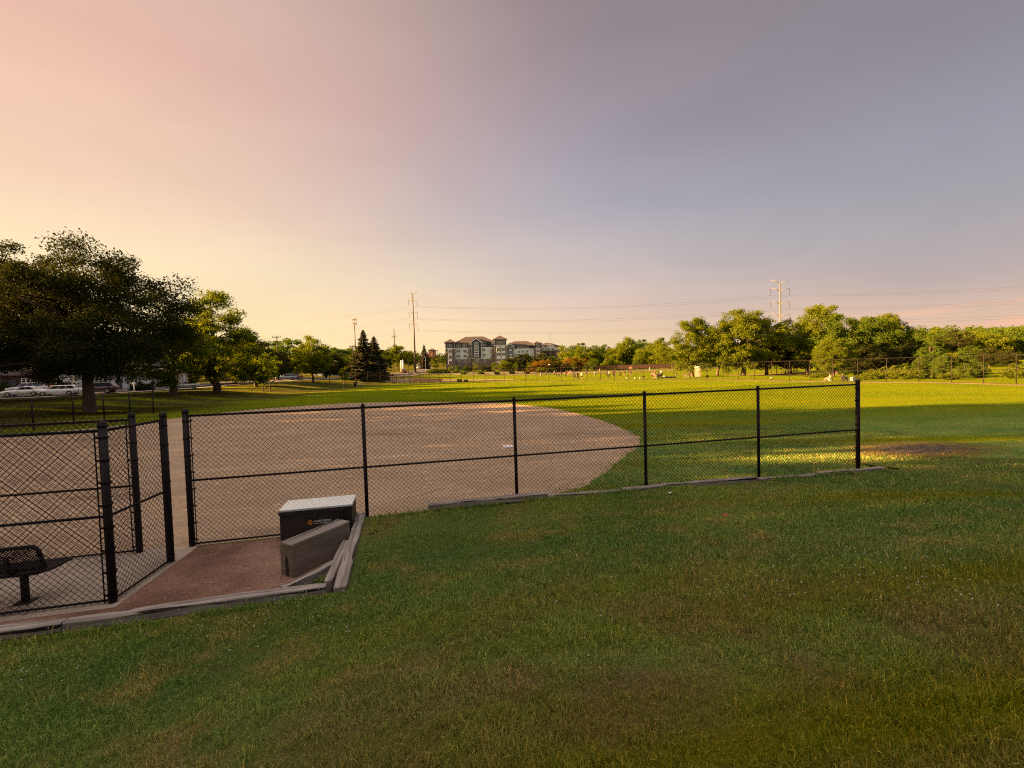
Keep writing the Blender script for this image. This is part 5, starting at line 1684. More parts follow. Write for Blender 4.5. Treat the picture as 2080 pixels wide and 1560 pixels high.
    # third wing
    wall(X(2600), X(3120), 10, 24, base, Z(535), M_BRICK, 'wing'); wall(X(2600), X(3100), 10.05, 23.9, Z(535), Z(440), M_SIDE2, 'wing_siding')
    mb = MB(); hip_roof(mb, X(2560), X(3160), 10, 26, Z(438), Z(318) - Z(438), 6.5); mb.build('roof', M_ROOF, root)
    for p, w in ((2670, 120), (2880, 240)):
        wall(X(p - w / 2), X(p + w / 2), 8.8, 9.98, Z(545), Z(465), M_SIDE2, 'bay')
        gable(root, X(p), w * k, 8.8, 15, Z(465), w * k * .40, M_SIDE2)
        for d in ((-20,) if w < 200 else (-60, 50)): window(root, None, X(p + d), 8.8, Z(508), 1.9, 1.5)
        for z_ in (590, 680):
            mb = MB(); mb.box((X(p), 9.2, Z(z_)), (w * k * .9, 1.5, .22)); o = mb.build('balcony', M_RAIL, root)
            mb = MB(); mb.box((X(p), 8.5, Z(z_) + 1.0), (w * k * .9, .07, .08))
            for i in range(9): mb.box((X(p) + (i / 8 - .5) * w * k * .9, 8.5, Z(z_) + .5), (.05, .05, 1.0))
            mb.build('railing', M_RAIL, o)
            window(root, None, X(p), 9.99, Z(z_) + 1.2, 1.8, 1.7)


apartments()


def house(name, label, px, Y, w, d, wall_h, roof_h, rz, wall_m, roof_m, wins, gable_front=True, porch=False, door=None):
    p = dp(px, 780, Y)
    root = thing(name, label, 'house', (p.x, p.y, hz(p.x, p.y) - .1), rz)
    mb = MB()
    if gable_front:
        mb.prism([(-w / 2, -.4), (w / 2, -.4), (w / 2, wall_h), (0, wall_h + roof_h), (-w / 2, wall_h)], 0, d, 'y')
    else:
        mb.box((0, d / 2, wall_h / 2 - .2), (w, d, wall_h + .4))
        mb.prism([(.02, wall_h), (d - .02, wall_h), (d / 2, wall_h + roof_h - .05)], -w / 2 + .02, w / 2 - .02, 'x')
    mb.build('wall', wall_m, root)
    mb = MB(); t = .16; ov = .45
    if gable_front:
        for s in (-1, 1):
            sl = roof_h / (w / 2)
            q = [(0, wall_h + roof_h), (0, wall_h + roof_h + t), (s * (w / 2 + ov), wall_h - ov * sl + t), (s * (w / 2 + ov), wall_h - ov * sl)]
            mb.prism(q, -.35, d + .35, 'y')
    else:
        sl = roof_h / (d / 2)
        for s in (-1, 1):
            q = [(d / 2, wall_h + roof_h), (d / 2, wall_h + roof_h + t), (d / 2 + s * (d / 2 + ov), wall_h - ov * sl + t), (d / 2 + s * (d / 2 + ov), wall_h - ov * sl)]
            mb.prism(q, -w / 2 - .4, w / 2 + .4, 'x')
    rf = mb.build('roof', roof_m, root)
    mb = MB(); mb.box((w * .2, d * .6, wall_h + roof_h * .9), (.6, .6, roof_h * .9)); mb.build('chimney', M_BRICK, rf)
    for x, z, ww, hh in wins:
        window(root, None, x, 0, z, ww, hh, 2)
        if not porch:
            for s in (-1, 1):
                mb = MB(); mb.box((x + s * (ww / 2 + .22), -.03, z), (.36, .05, hh)); mb.build('shutter', M_DARK, root)
    if door is not None:
        mb = MB(); mb.box((door, -.04, 1.02), (1.0, .08, 2.05)); o = mb.build('door', M_DARK, root)
        mb = MB(); mb.ball((door + .36, -.11, 1.0), .05); mb.build('handle', M_STEEL, o)
    if porch:
        mb = MB(); mb.box((0, -1.1, .45), (w * .9, 2.2, .3)); mb.build('porch_floor', M_TRIM, root)
        mb = MB(); mb.prism([(-2.6, wall_h - .1), (.3, wall_h + .6), (.3, wall_h + .75), (-2.6, wall_h + .05)], -w * .48, w * .48, 'x'); mb.build('porch_roof', roof_m, root)
        for i in range(5):
            mb = MB(); mb.box((-w * .43 + w * .86 * i / 4, -2.05, (wall_h + .6) / 2 + .2), (.16, .16, wall_h - .7)); mb.build('porch_post', M_TRIM, root)
        mb = MB(); mb.box((0, -2.05, 1.55), (w * .88, .08, .1)); mb.box((0, -2.05, .78), (w * .88, .08, .08))
        for i in range(26): mb.box((-w * .43 + w * .86 * i / 25, -2.05, 1.16), (.06, .05, .72))
        mb.build('porch_railing', M_TRIM, root)
    return root


M_SHED = pm('siding_house', (.66, .66, .69), .7, .06, .7)
M_BEIGE = pm('siding_beige', (.34, .29, .20), .75, .1, .8)
M_RED = pm('siding_brown', (.055, .035, .03), .8, .2, 1)
house('house', 'white sided house with a low gable and dark shuttered window behind the big trunk', 236, 84, 11, 8, 3.1, 1.7, R(64), M_SHED, M_ROOF, [(-2.6, 1.75, 1.4, 1.3), (2.8, 1.75, 1.4, 1.3)], False, door=.4)
house('house', 'white house with a railed front porch behind the yellow lit branches', 330, 92, 8.5, 8, 3.2, 2.2, R(38), M_SHED, M_DARK, [(-2.2, 2.0, 1.1, 1.4), (2.3, 2.0, 1.1, 1.4)], False, True, 0.1)
house('house', 'beige house glimpsed above the parked white wagon', 92, 92, 7.5, 8, 4.6, 2.2, R(35), M_BEIGE, M_ROOF, [(-1.9, 1.7, 1.1, 1.4), (1.9, 1.7, 1.1, 1.4), (1.6, 3.7, 1.0, 1.1)], True, door=.1)
house('house', 'shaded brown house under the left trees behind the sedan', 20, 88, 9, 8, 3.0, 2.2, R(45), M_RED, M_ROOF, [(-2, 1.7, 1.3, 1.2), (2.2, 1.7, 1.3, 1.2)], False, door=.3)
house('house', 'low grey house behind the dark purple-brown tree left of the spruces', 662, 165, 10, 8, 3.0, 2.2, R(-8), M_SIDE, M_ROOF, [(-2.6, 1.7, 1.4, 1.2), (2.6, 1.7, 1.4, 1.2)], False, door=.2)


def church():
    p = dp(879, 742, 330); z = hz(p.x, p.y)
    top = dp(879, 709, 330).z
    root = thing('brick_church', 'red brick church tower with a low pyramid roof beside the lone spruce', 'church', (p.x, p.y, z))
    H = top - z - 1.0
    M = pm('brick_red', (.21, .085, .065), .85, .2, 1)
    mb = MB(); mb.box((0, 0, H / 2 - .5), (4.6, 4.6, H + 1)); t = mb.build('tower', M, root)
    mb = MB(); hip_roof(mb, -2.3, 2.3, -2.3, 2.3, H + .05, 1.6, 2.78, .5); mb.build('tower_roof', M_ROOF, t)
    mb = MB(); mb.box((0, 0, H - .9), (4.7, 4.7, .35)); mb.box((0, -2.32, H - 3), (1.2, .12, 2.2)); mb.build('belfry', M_BEIGE, t)
    mb = MB(); mb.prism([(-7, -.5), (0, -.5), (0, H * .55), (-3.5, H * .72), (-7, H * .55)], 1, 16, 'y'); mb.build('nave', M, root)
    mb = MB()
    for s in (0, 1):
        q = [(-3.5, H * .72), (-3.5, H * .72 + .3), (.4 if s else -7.4, H * .53 + .3), (.4 if s else -7.4, H * .53)]
        mb.prism(q, .6, 16.4, 'y')
    mb.build('roof', M_ROOF, root)
    mb = MB(); mb.prism([(2.3, -.5), (7, -.5), (7, H * .3), (2.3, H * .5)], -1.5, 6, 'y'); mb.build('annex', M, root)
    for x in (-5, -2): window(root, None, x, 1, H * .3, 1.0, 2.4, 1)


church()


# ================================================================== PYLONS, WIRES, MASTS, POLES
M_PYL = pm('galvanised', (.10, .09, .08), .6, .06, .2)
M_INS = pm('insulator', (.030, .024, .024), .7)
WIRE_PTS = {}


def pylon(name, label, px, Y, rows, h_top, arms=2.6, m=M_PYL, line_dir=Vector((1, 0, 0))):
    p = dp(px, 760, Y); z = hz(p.x, p.y)
    root = thing(name, label, 'power pole', (p.x, p.y, z))
    H = h_top - z
    mb = MB(); mb.tube([(0, 0, -.5), (0, 0, H * .5), (0, 0, H)], [.46, .32, .2], 14); mb.build('pole', m, root, True)
    mb = MB(); mb.tube([(0, 0, -.3), (0, 0, .4)], .9, 16); mb.build('footing', M_CONC, root)
    ax = Vector((.30, -.95, 0)).normalized() * arms          # arms reach across the line of the wires
    pts = []
    for i, zr in enumerate(rows):
        zr -= z
        mb = MB()
        for s in (-1, 1):
            L = 1.15 if i == 0 else 1.0
            e = ax * s * L
            ex = Vector((s * arms * .62, 0, 0))
            tip = Vector((0, 0, zr)) + e * .7 + ex + Vector((0, 0, (1.6 if s < 0 else .15) if i == 0 else (1.3 if s < 0 else .2)))
            mid = Vector((0, 0, zr)).lerp(tip, .5) + Vector((0, 0, .22))
            mb.tube([(0, 0, zr - .3), mid, tip], [.17, .12, .07], 8)
            if i > 0:
                pts.append((i, s, tip))
        mb.build('crossarm', m, root, True)
    for i, s, tip in pts:
        b = tip - Vector((0, 0, 2.9))
        mb = MB()
        zz = [0, .3] + [.4 + .2 * k for k in range(11)] + [2.9]
        rr = [.03, .03] + [.11 if k % 2 else .05 for k in range(11)] + [.03]
        mb.tube([tip - Vector((0, 0, q)) for q in zz], rr, 6); mb.build('insulator', M_INS, root)
        WIRE_PTS[(name + str(px), i, s)] = Vector((p.x, p.y, z)) + b
    return root


zz = lambda px, py, Y: dp(px, py, Y).z
pylon('power_pylon', 'tall steel transmission pole with curved arms rising left of the apartments', 844, 188, [zz(843, 597, 188), zz(843, 612, 188), zz(844, 637, 188), zz(845, 660, 188)], zz(843, 597, 188))
pylon('power_pylon', 'sunlit pale transmission pole with curved arms above the grove', 1586, 175, [zz(1586, 574, 175), zz(1586, 589.5, 175), zz(1586, 616, 175), zz(1586, 642, 175)], zz(1586, 574, 175), 3.0, pm('galvanised_pale', (.12, .112, .10), .6, .05, .2))
_rowsL = [zz(843, 597, 188), zz(843, 612, 188), zz(844, 637, 188), zz(845, 660, 188)]


def wire(label, a, b, sag, r=.024):
    mb = MB(); n = 24
    mb.tube([a.lerp(b, t / n) - Vector((0, 0, sag * 4 * (t / n) * (1 - t / n))) for t in range(n + 1)], r, 4)
    o = mb.build('power_line', M_INS, None)
    return tag(o, label, 'power line', 'high voltage lines strung between the transmission poles')


for i, nm in ((1, 'upper'), (2, 'middle'), (3, 'lower')):
    for s, sd_ in ((-1, 'front'), (1, 'rear')):
        a = WIRE_PTS[('power_pylon844', i, s)]; b = WIRE_PTS[('power_pylon1586', i, s)]
        wire(f'{sd_} wire of the {nm} pair between the two transmission poles', a, b, 2.6)
        l = dp(300 + (8 if s > 0 else 0), 674 + 22 * (i - 1) + (7 if s > 0 else 0), 235)
        wire(f'{sd_} wire of the {nm} pair running left from the apartment side pole', a, l, 2.2)
        rgt = dp(2640, 536 + 33 * (i - 1) + (7 if s > 0 else 0), 120)
        wire(f'{sd_} wire of the {nm} pair running right from the pole above the grove', b, rgt, 2.0)


def mast(name, label, px, py_top, Y, r, kind):
    p = dp(px, 760, Y); z = hz(p.x, p.y); H = dp(px, py_top, Y).z - z
    root = thing(name, label, 'mast', (p.x, p.y, z))
    mb = MB(); mb.tube([(0, 0, -.5), (0, 0, H)], [r * 1.2, r * .7], 10); mb.build('pole', M_PYL, root, True)
    if kind == 'cell':
        for k, zz_ in enumerate((H - 1.2, H - 4.0)):
            mb = MB(); mb.tube([(0, 0, zz_ - .1), (0, 0, zz_ + .1)], 1.35, 10); mb.build('platform', M_PYL, root)
            for i in range(6):
                a = i * 1.047
                mb = MB(); mb.box((1.5 * math.cos(a), 1.5 * math.sin(a), zz_ + .2), (.35, .35, 2.3)); mb.build('antenna_panel', M_TRIM, root)
    elif kind == 'mast':
        zz_ = H * .76
        mb = MB()
        for s in (-1, 1): mb.box((0, s * .9, zz_), (4.4, .15, .2))
        mb.box((0, 0, zz_ - .6), (2.6, 2.6, .15)); mb.build('platform', M_PYL, root)
        for i in range(5):
            mb = MB(); mb.box((-2.1 + i * 1.05, -1.0, zz_ + .4), (.35, .3, 1.9)); mb.build('antenna_panel', M_TRIM, root)
    else:
        for k in (0, .8):
            mb = MB(); mb.tube([(k, 0, -.2), (k, 0, H)], .06, 5); mb.build('whip', M_INS, root)
    return root


mast('cell_tower', 'cell tower with a stacked antenna head above the spruces', 724, 645, 300, .38, 'cell')
mast('radio_mast', 'thinner radio mast with a single antenna platform right of the spruces', 803.5, 667, 340, .42, 'mast')
mast('radio_mast', 'faint thin whip antenna behind the apartment roofs', 1119, 673, 420, .10, 'whip')


def utility_pole(label, px, py_top, Y, arms=(), r=.16):
    p = dp(px, 765, Y); z = hz(p.x, p.y); H = dp(px, py_top, Y).z - z
    root = thing('utility_pole', label, 'utility pole', (p.x, p.y, z))
    mb = MB(); mb.tube([(0, 0, -.4), (0, 0, H)], [r * 1.2, r * .75], 8); mb.build('pole', M_BARK, root, True)
    for d, w in arms:
        mb = MB(); mb.box((0, -r, H - d), (w, .14, .18)); o = mb.build('crossarm', M_BARK, root)
        mb = MB()
        for k in range(4): mb.tube([((k / 3 - .5) * w * .92, -r, H - d + .09), ((k / 3 - .5) * w * .92, -r, H - d + .38)], .06, 6)
        mb.build('insulators', M_INS, o)
    return root


utility_pole('wooden utility pole with twin crossarms above the dark street trees', 566, 683, 128, ((.25, 2.5), (1.55, 2.1)))
utility_pole('plain wooden utility pole left of the taller spruce', 718, 702, 130, ((.3, 1.6),), .14)
utility_pole('thin pole on the hill beside the cone-shaped spruce', 859, 715, 240, (), .12)
utility_pole('distant utility pole between the church and the apartments', 890.5, 711, 330, ((.4, 2.2),), .16)

_wl = dp(566, 684, 128)
for j, (e, sg_) in enumerate(((dp(660, 699, 150), .8), (dp(300, 690, 100), 1.0))):
    mb = MB(); mb.tube([_wl.lerp(e, t / 14) - Vector((0, 0, sg_ * 4 * t / 14 * (1 - t / 14))) for t in range(15)], .016, 4)
    tag(mb.build('service_wire', M_INS, None), ('slack wire running right from the twin-crossarm pole', 'slack wire running left from the twin-crossarm pole')[j], 'wire')


def street_lamp(label, px, py_top, Y, side=1, m=M_TRIM):
    p = dp(px, 755, Y); z = hz(p.x, p.y); H = dp(px, py_top, Y).z - z
    root = thing('street_lamp', label, 'street lamp', (p.x, p.y, z))
    mb = MB(); mb.tube([(0, 0, -.2), (0, 0, H * .82), (-.2 * side, 0, H * .93), (-.8 * side, 0, H * .99), (-1.5 * side, 0, H)], [.14, .10, .09, .075, .06], 8); mb.build('pole', m, root, True)
    mb = MB(); mb.box((-1.8 * side, 0, H - .03), (.8, .32, .16)); mb.build('lamp_head', m, root, bevel=.04)
    return root


street_lamp('white street lamp with a curved arm by the sloping road', 865, 722, 215)
street_lamp('short white street lamp before the second apartment wing', 1034, 726, 235, -1)
street_lamp('street lamp standing further up the sloping road', 858, 733, 255)


def plain_post(name, label, cat, px, py0, py1, Y, r, m, cap=None):
    p = dp(px, py1, Y); z = hz(p.x, p.y); H = dp(px, py0, Y).z - z
    mb = MB(); mb.tube([(0, 0, -.2), (0, 0, H)], [r, r * .85], 8)
    if cap: mb.ball((0, 0, H + cap * .8), cap, 10, 6)
    o = mb.build(name, m, None, True, loc=(p.x, p.y, z))
    return tag(o, label, cat)


plain_post('lamp_post', 'white globe lamp post on the lawn of the white house', 'lamp post', 272.5, 781, 795, 76, .09, M_TRIM, .20)
plain_post('foul_pole', 'tall thin dark pole at the left end of the outfield fence', 'pole', 670, 757, 785, 106, .07, M_POSTF)
plain_post('post', 'left one of a pair of white posts beside the road bend', 'post', 815.5, 732, 752, 200, .30, M_TRIM)
plain_post('post', 'right one of a pair of white posts beside the road bend', 'post', 819, 731, 752, 202, .26, M_TRIM)
plain_post('pole', 'dark pole of the second field, taller of two before the road bend', 'pole', 831, 728, 780, 112.5, .09, M_POSTF)
plain_post('pole', 'dark pole of the second field, the more slender one by the road bend', 'pole', 801, 737, 781, 112, .07, M_POSTF)

# field lights dish
p_ = dp(1116.5, 757, 188); z_ = hz(p_.x, p_.y); h_ = dp(1116, 741, 188).z - z_
root = thing('area_lamp', 'small lamp with a flat white head rising behind the fielders', 'lamp', (p_.x, p_.y, z_))
mb = MB(); mb.tube([(0, 0, -.2), (0, 0, h_)], .06, 6); mb.build('pole', M_INS, root, True)
mb = MB(); mb.tube([(0, 0, h_ - .1), (0, 0, h_ + .12)], [.55, .35], 12); mb.build('lamp_head', M_TRIM, root, True)


# ================================================================== FIELD FURNITURE FAR OFF
def backstop():
    p0, p1 = dp(748, 778, 119), dp(769.5, 778, 117)
    z = hz(p0.x, p0.y); H = dp(748, 733, 119).z - z
    root = thing('backstop', 'tall dark chain link backstop of the second field before the spruces', 'backstop', (0, 0, 0))
    P = [dp(745, 778, 122), p0, dp(759, 778, 118), p1, dp(776, 778, 120)]
    for i, p in enumerate(P):
        hh = H if 0 < i < 4 else H * .55
        mb = MB(); mb.tube([(p.x, p.y, z - .2), (p.x, p.y, z + hh)], .085, 8); mb.build('post', M_POSTF, root, True)
    for i in range(4):
        a, b = P[i], P[i + 1]
        hh = H if 0 < i < 3 else H * .55
        for t in (.03, .36, .68, .99):
            mb = MB(); mb.tube([(a.x, a.y, z + hh * t), (b.x, b.y, z + hh * t)], .045, 6); mb.build('rail', M_POSTF, root, True)
        mb = MB(); fabric(mb, a, b, z + .05, z + .05, hh - .1, .19, .012, .02); mb.build('chain_link', M_POSTF, root)


backstop()


def low_fence(label, pxs, Y, h, step=2.4):
    P = resample([Vector((*dp(px, 778, y).xy, 0)) for px, y in zip(pxs, Y)], step)
    chain_fence('side_fence', label, P, h, r_line=.05, dw=.38, rw=.009, cap=False, r_rail=.03, bars=False, zs=[hz(p.x, p.y) for p in P], mat_p=M_POSTF, mat_w=M_POSTF, bottom_rail=False)


low_fence('low dark side fence between the backstop and the team bench', (777, 834), (120, 116), 2.2)
low_fence('side fence behind the long team bench of the second field', (834, 906), (116, 118), 2.6)

M_BENCHR = pm('bench_red', (.075, .030, .022), .7)
p = dp(868, 778, 114.5); z = hz(p.x, p.y)
tb = thing('team_bench', 'long dark red team bench of the second field just behind the outfield fence', 'bench', (p.x, p.y, z), R(-3))
mb = MB(); mb.box((0, 0, .48), (7.8, .4, .07)); mb.build('seat', M_BENCHR, tb)
mb = MB(); mb.box((0, .28, .78), (7.8, .06, .42)); mb.build('backrest', M_BENCHR, tb)
for i in range(5):
    mb = MB(); mb.box((-3.5 + i * 1.75, .05, .22), (.09, .36, .45)); mb.build('leg', M_POSTF, tb)
M_BIN = pm('bin_dark', (.018, .014, .014), .6)


def crate(label, px, py0, py1, Y, w):
    p = dp(px, py1, Y); z = hz(p.x, p.y); h = max(.4, dp(px, py0, Y).z - dp(px, py1, Y).z)
    r = thing('equipment_box', label, 'equipment box', (p.x, p.y, z))
    mb = MB(); mb.box((0, 0, h / 2), (w, .7, h)); mb.build('body', M_BIN, r, bevel=.03)
    mb = MB(); mb.box((0, 0, h + .03), (w + .08, .78, .06)); mb.build('lid', M_BIN, r, bevel=.02)


crate('larger dark equipment box standing behind the outfield fence', 933.5, 770.5, 776, 114, 1.3)
crate('smaller dark equipment box right of the larger one behind the outfield fence', 946.5, 771.5, 776, 114, 1.05)

p = dp(722.5, 782, 99); z = hz(p.x, p.y)
tc_ = thing('trash_can', 'dark trash can beside the picnic table at the field corner', 'trash can', (p.x, p.y, z))
mb = MB(); mb.tube([(0, 0, 0), (0, 0, .55), (0, 0, 1.05)], [.34, .40, .42], 14); mb.build('body', M_BIN, tc_, True)
mb = MB(); mb.tube([(0, 0, 1.05), (0, 0, 1.12), (0, 0, 1.2)], [.45, .45, .2], 14); mb.build('lid', M_BIN, tc_, True)


def picnic_table(label, x, y, rz, m):
    t = thing('picnic_table', label, 'picnic table', (x, y, hz(x, y) + .04), rz)
    mb = MB(); mb.box((0, 0, .75), (1.8, .75, .05)); mb.build('tabletop', m, t)
    for s in (-1, 1):
        mb = MB(); mb.box((0, s * .68, .45), (1.8, .26, .05)); mb.build('seat', m, t)
        mb = MB()
        for q in (-1, 1): mb.tube([(s * .65, q * .62, 0), (s * .65, q * .12, .73)], .045, 6)
        mb.box((s * .65, 0, .42), (.07, 1.5, .07)); mb.build('leg', m, t)
    return t


p = dp(731, 782, 99); picnic_table('pale picnic table next to the dark trash can', p.x, p.y, R(25), pm('table_pale', (.50, .44, .36), .8))


def shelter():
    p = dp(1607, 762, 116); z = hz(p.x, p.y)
    root = thing('picnic_shelter', 'small open picnic shelter with a brown roof under the grove', 'picnic shelter', (p.x, p.y, z), R(12))
    w, d, h = 6.0, 4.2, 2.45
    for x in (-w / 2 + .3, 0.0, w / 2 - .3):
        for y in (-d / 2 + .3, d / 2 - .3):
            mb = MB(); mb.box((x, y, h / 2 - .1), (.16, .16, h + .2)); mb.build('post', M_BEIGE if y < 0 else M_RED, root)
    mb = MB()
    for s in (-1, 1): mb.box((0, s * (d / 2 - .3), h - .1), (w, .14, .24))
    for x in (-w / 2 + .08, w / 2 - .08): mb.box((x, 0, h - .11), (.14, d - .76, .22))
    mb.build('beam', M_BEIGE, root)
    mb = MB()
    for s in (-1, 1):
        mb.prism([(0, h + 1.0), (0, h + 1.12), (s * (d / 2 + .4), h + .17), (s * (d / 2 + .4), h + .05)], -w / 2 - .4, w / 2 + .4, 'x')
    mb.build('roof', pm('roof_rust', (.17, .07, .045), .85, .25, 2), root)
    return p


_sp = shelter()
M_TBL = pm('table_brown', (.13, .08, .055), .8)
picnic_table('dark picnic table under the shelter roof, left one', _sp.x - 1.5, _sp.y, R(12), M_TBL)
picnic_table('dark picnic table under the shelter roof, right one', _sp.x + 1.5, _sp.y + .3, R(12), M_TBL)


def toilet():
    p = dp(1417.5, 770, 95); z = hz(p.x, p.y)
    root = thing('portable_toilet', 'tan portable toilet with a pale domed roof beside the leaning grove trunk', 'portable toilet', (p.x, p.y, z), R(-24))
    M = pm('toilet_tan', (.22, .19, .15), .6, .06, 2); MR = pm('toilet_roof', (.34, .35, .33), .5, .04, 2)
    w = 1.14
    mb = MB(); mb.box((0, 0, .08), (w + .1, w + .14, .16)); mb.build('skid', M_BIN, root)
    mb = MB(); mb.box((0, 0, 1.12), (w, w, 1.96)); mb.build('cabin', M, root, bevel=.03)
    mb = MB(); mb.box((.0, -w / 2 - .015, 1.08), (.74, .03, 1.8)); o = mb.build('door', pm('toilet_door', (.25, .21, .165), .6), root, bevel=.008)
    mb = MB(); mb.box((.26, -w / 2 - .045, 1.1), (.07, .03, .16)); mb.build('handle', M_BIN, o)
    mb = MB(); mb.box((0, -w / 2 - .036, 1.62), (.16, .012, .22)); mb.build('sign', M_TRIM, o)
    mb = MB()
    for s in (-1, 1):
        for k in range(5): mb.box((s * (w / 2 + .005), -.25 + k * .125, 1.86), (.02, .06, .22))
    mb.build('vent', M_BIN, root)
    mb = MB()
    mb.loft([[Vector((a * (w / 2 + .05) * q, b * (w / 2 + .05) * q, 2.1 + z2)) for a, b in ((-1, -1), (1, -1), (1, 1), (-1, 1))] for q, z2 in ((1, 0), (1.02, .08), (.82, .22), (.4, .30))])
    mb.build('roof', MR, root, True)
    mb = MB(); mb.tube([(-.4, .4, 2.1), (-.4, .4, 2.62)], .055, 8); mb.build('vent_pipe', M, root, True)


toilet()
p = dp(1280.6, 747, 91.2)
sg = thing('fence_sign', 'small orange and white sign fixed high on the outfield fence', 'sign', (p.x, p.y - .12, p.z))
mb = MB(); mb.box((0, 0, 0), (.72, .03, .5)); mb.build('panel', pm('sign_orange', (.60, .20, .07), .6), sg)
mb = MB(); mb.box((0, -.018, .14), (.6, .008, .12)); mb.box((0, -.018, -.08), (.6, .008, .2)); mb.build('lettering_field', pm('sign_pale', (.70, .52, .42), .6), sg)


# ================================================================== VEHICLES
M_TYRE = pm('tyre', (.012, .011, .011), .85)
M_RIM = pm('rim', (.35, .34, .34), .35, .05, 3, metal=.7)
M_HEAD = pm('headlight_glass', (.55, .55, .55), .15, spec=.8)
M_TAIL = pm('taillight', (.25, .012, .010), .25, spec=.6)


def car(name, label, cat, x, y, rz, col, kind='sedan', z=None):
    root = thing(name, label, cat, (x, y, hz(x, y) + .10 if z is None else z), rz)
    M = pm('paint_%02d%02d%02d_%s' % (col[0] * 99, col[1] * 99, col[2] * 99, kind), col, .28, .03, 1, spec=.6)
    L = {'sedan': 4.7, 'wagon': 4.9, 'suv': 4.7, 'pickup': 5.4}[kind]
    Wd = {'sedan': .90, 'wagon': .92, 'suv': .94, 'pickup': .97}[kind]
    belt = {'sedan': .93, 'wagon': .98, 'suv': 1.08, 'pickup': 1.10}[kind]
    h = L / 2
    # lower body: cross-sections from nose to tail
    prof = {'sedan': [(-h, .45, .62, .80), (-h + .12, .30, .74, .90), (-h + .9, .24, .86, .97), (-h + 1.5, .22, belt, 1), (0, .22, belt, 1), (h - 1.0, .24, belt + .02, .99), (h - .12, .32, belt - .02, .92), (h, .50, belt - .12, .84)],
            'wagon': [(-h, .46, .66, .80), (-h + .12, .30, .80, .90), (-h + .8, .24, .92, .97), (-h + 1.2, .22, belt, 1), (0, .22, belt, 1), (h - .8, .24, belt, .99), (h - .1, .32, belt, .95), (h, .48, belt - .04, .9)],
            'suv': [(-h, .5, .85, .84), (-h + .12, .34, .95, .93), (-h + .8, .28, 1.02, .98), (-h + 1.3, .26, belt, 1), (0, .26, belt, 1), (h - .8, .28, belt, 1), (h - .1, .36, belt, .97), (h, .5, belt - .05, .92)],
            'pickup': [(-h, .5, .9, .86), (-h + .12, .36, 1.0, .94), (-h + .9, .3, 1.06, .98), (-h + 1.6, .28, belt, 1), (0, .28, belt, 1), (h - 1, .3, belt, 1), (h - .1, .38, belt, .98), (h, .5, belt, .96)]}[kind]
    rings = []
    for xx, z0, z1, w in prof:
        w *= Wd
        zm = z0 + (z1 - z0) * .55
        rings.append([Vector((xx, yy, zz_)) for yy, zz_ in ((-w * .9, z0), (-w, z0 + .12), (-w, zm), (-w * .95, z1 - .05), (-w * .8, z1), (w * .8, z1), (w * .95, z1 - .05), (w, zm), (w, z0 + .12), (w * .9, z0))])
    mb = MB(); mb.loft(rings); mb.build('body', M, root, True)
    roof = {'sedan': (-.75, -.05, 1.0, 1.75, 1.43), 'wagon': (-1.25, -.35, 1.9, 2.36, 1.52), 'suv': (-1.05, -.35, 1.7, 2.25, 1.75), 'pickup': (-.95, -.3, .8, 1.0, 1.78)}[kind]
    a, b, c, d, zt = roof
    wl, wt = Wd * .90, Wd * .72
    base = [(a, -wl), (d, -wl), (d, wl), (a, wl)]; top = [(b, -wt), (c, -wt), (c, wt), (b, wt)]
    mb = MB()
    mb.loft([[Vector((x_, y_, belt - .06)) for x_, y_ in base], [Vector((x_ * .985 + .0, y_, zt - .07)) for x_, y_ in top], [Vector((b + (x_ - b) * .94 + .04, y_ * .9, zt)) for x_, y_ in top]])
    cab = mb.build('cabin', M, root, bevel=.03)
    zb, zt2 = belt + .03, zt - .11

    def lerp2(xb, xt, z_): t = (z_ - (belt - .06)) / (zt - .07 - belt + .06); return xb + (xt - xb) * t
    for s in (-1, 1):
        mb = MB()
        cuts = {'sedan': 2, 'wagon': 3, 'suv': 3, 'pickup': 1}[kind]
        def pt(t, z_):
            x0 = lerp2(a, b, z_) + .10; x1 = lerp2(d, c, z_) - .12
            return (x0 + (x1 - x0) * t, s * (lerp2(wl, wt, z_) + .008), z_)
        for k in range(cuts):
            t0 = k / cuts + .012; t1 = (k + 1) / cuts - .012
            mb.quad(pt(t0, zb), pt(t1, zb), pt(t1, zt2), pt(t0, zt2))
        mb.build('side_window', M_GLASS, root)
    for nm, xb, xt, o_ in (('windscreen', a, b, -.012), ('rear_window', d, c, .012)):
        mb = MB()
        mb.quad((lerp2(xb, xt, zb) + o_, -lerp2(wl, wt, zb) + .08, zb), (lerp2(xb, xt, zb) + o_, lerp2(wl, wt, zb) - .08, zb), (lerp2(xb, xt, zt2) + o_, lerp2(wl, wt, zt2) - .06, zt2), (lerp2(xb, xt, zt2) + o_, -lerp2(wl, wt, zt2) + .06, zt2))
        mb.build(nm, M_GLASS, root)
    wr = {'sedan': .33, 'wagon': .34, 'suv': .38, 'pickup': .40}[kind]
    for xx in (-h + .95, h - 1.0):
        for s in (-1, 1):
            mb = MB(); mb.tube([(xx, s * (Wd - .20), wr), (xx, s * (Wd + .012), wr)], wr, 18); w_ = mb.build('wheel', M_TYRE, root)
            mb = MB(); mb.tube([(xx, s * (Wd + .013), wr), (xx, s * (Wd + .022), wr)], wr * .62, 14); mb.build('rim', M_RIM, w_)
    for s in (-1, 1):
        mb = MB(); mb.box((-h + .06, s * Wd * .62, .70 if kind != 'sedan' else .62), (.14, .36, .14)); mb.build('headlight', M_HEAD, root, bevel=.02)
        mb = MB(); mb.box((h - .03, s * Wd * .72, belt - .2), (.10, .26, .18)); mb.build('taillight', M_TAIL, root, bevel=.02)
        mb = MB(); mb.box((a + .35, s * (Wd + .08), belt + .05), (.12, .18, .12)); mb.build('mirror', M, root, bevel=.02)
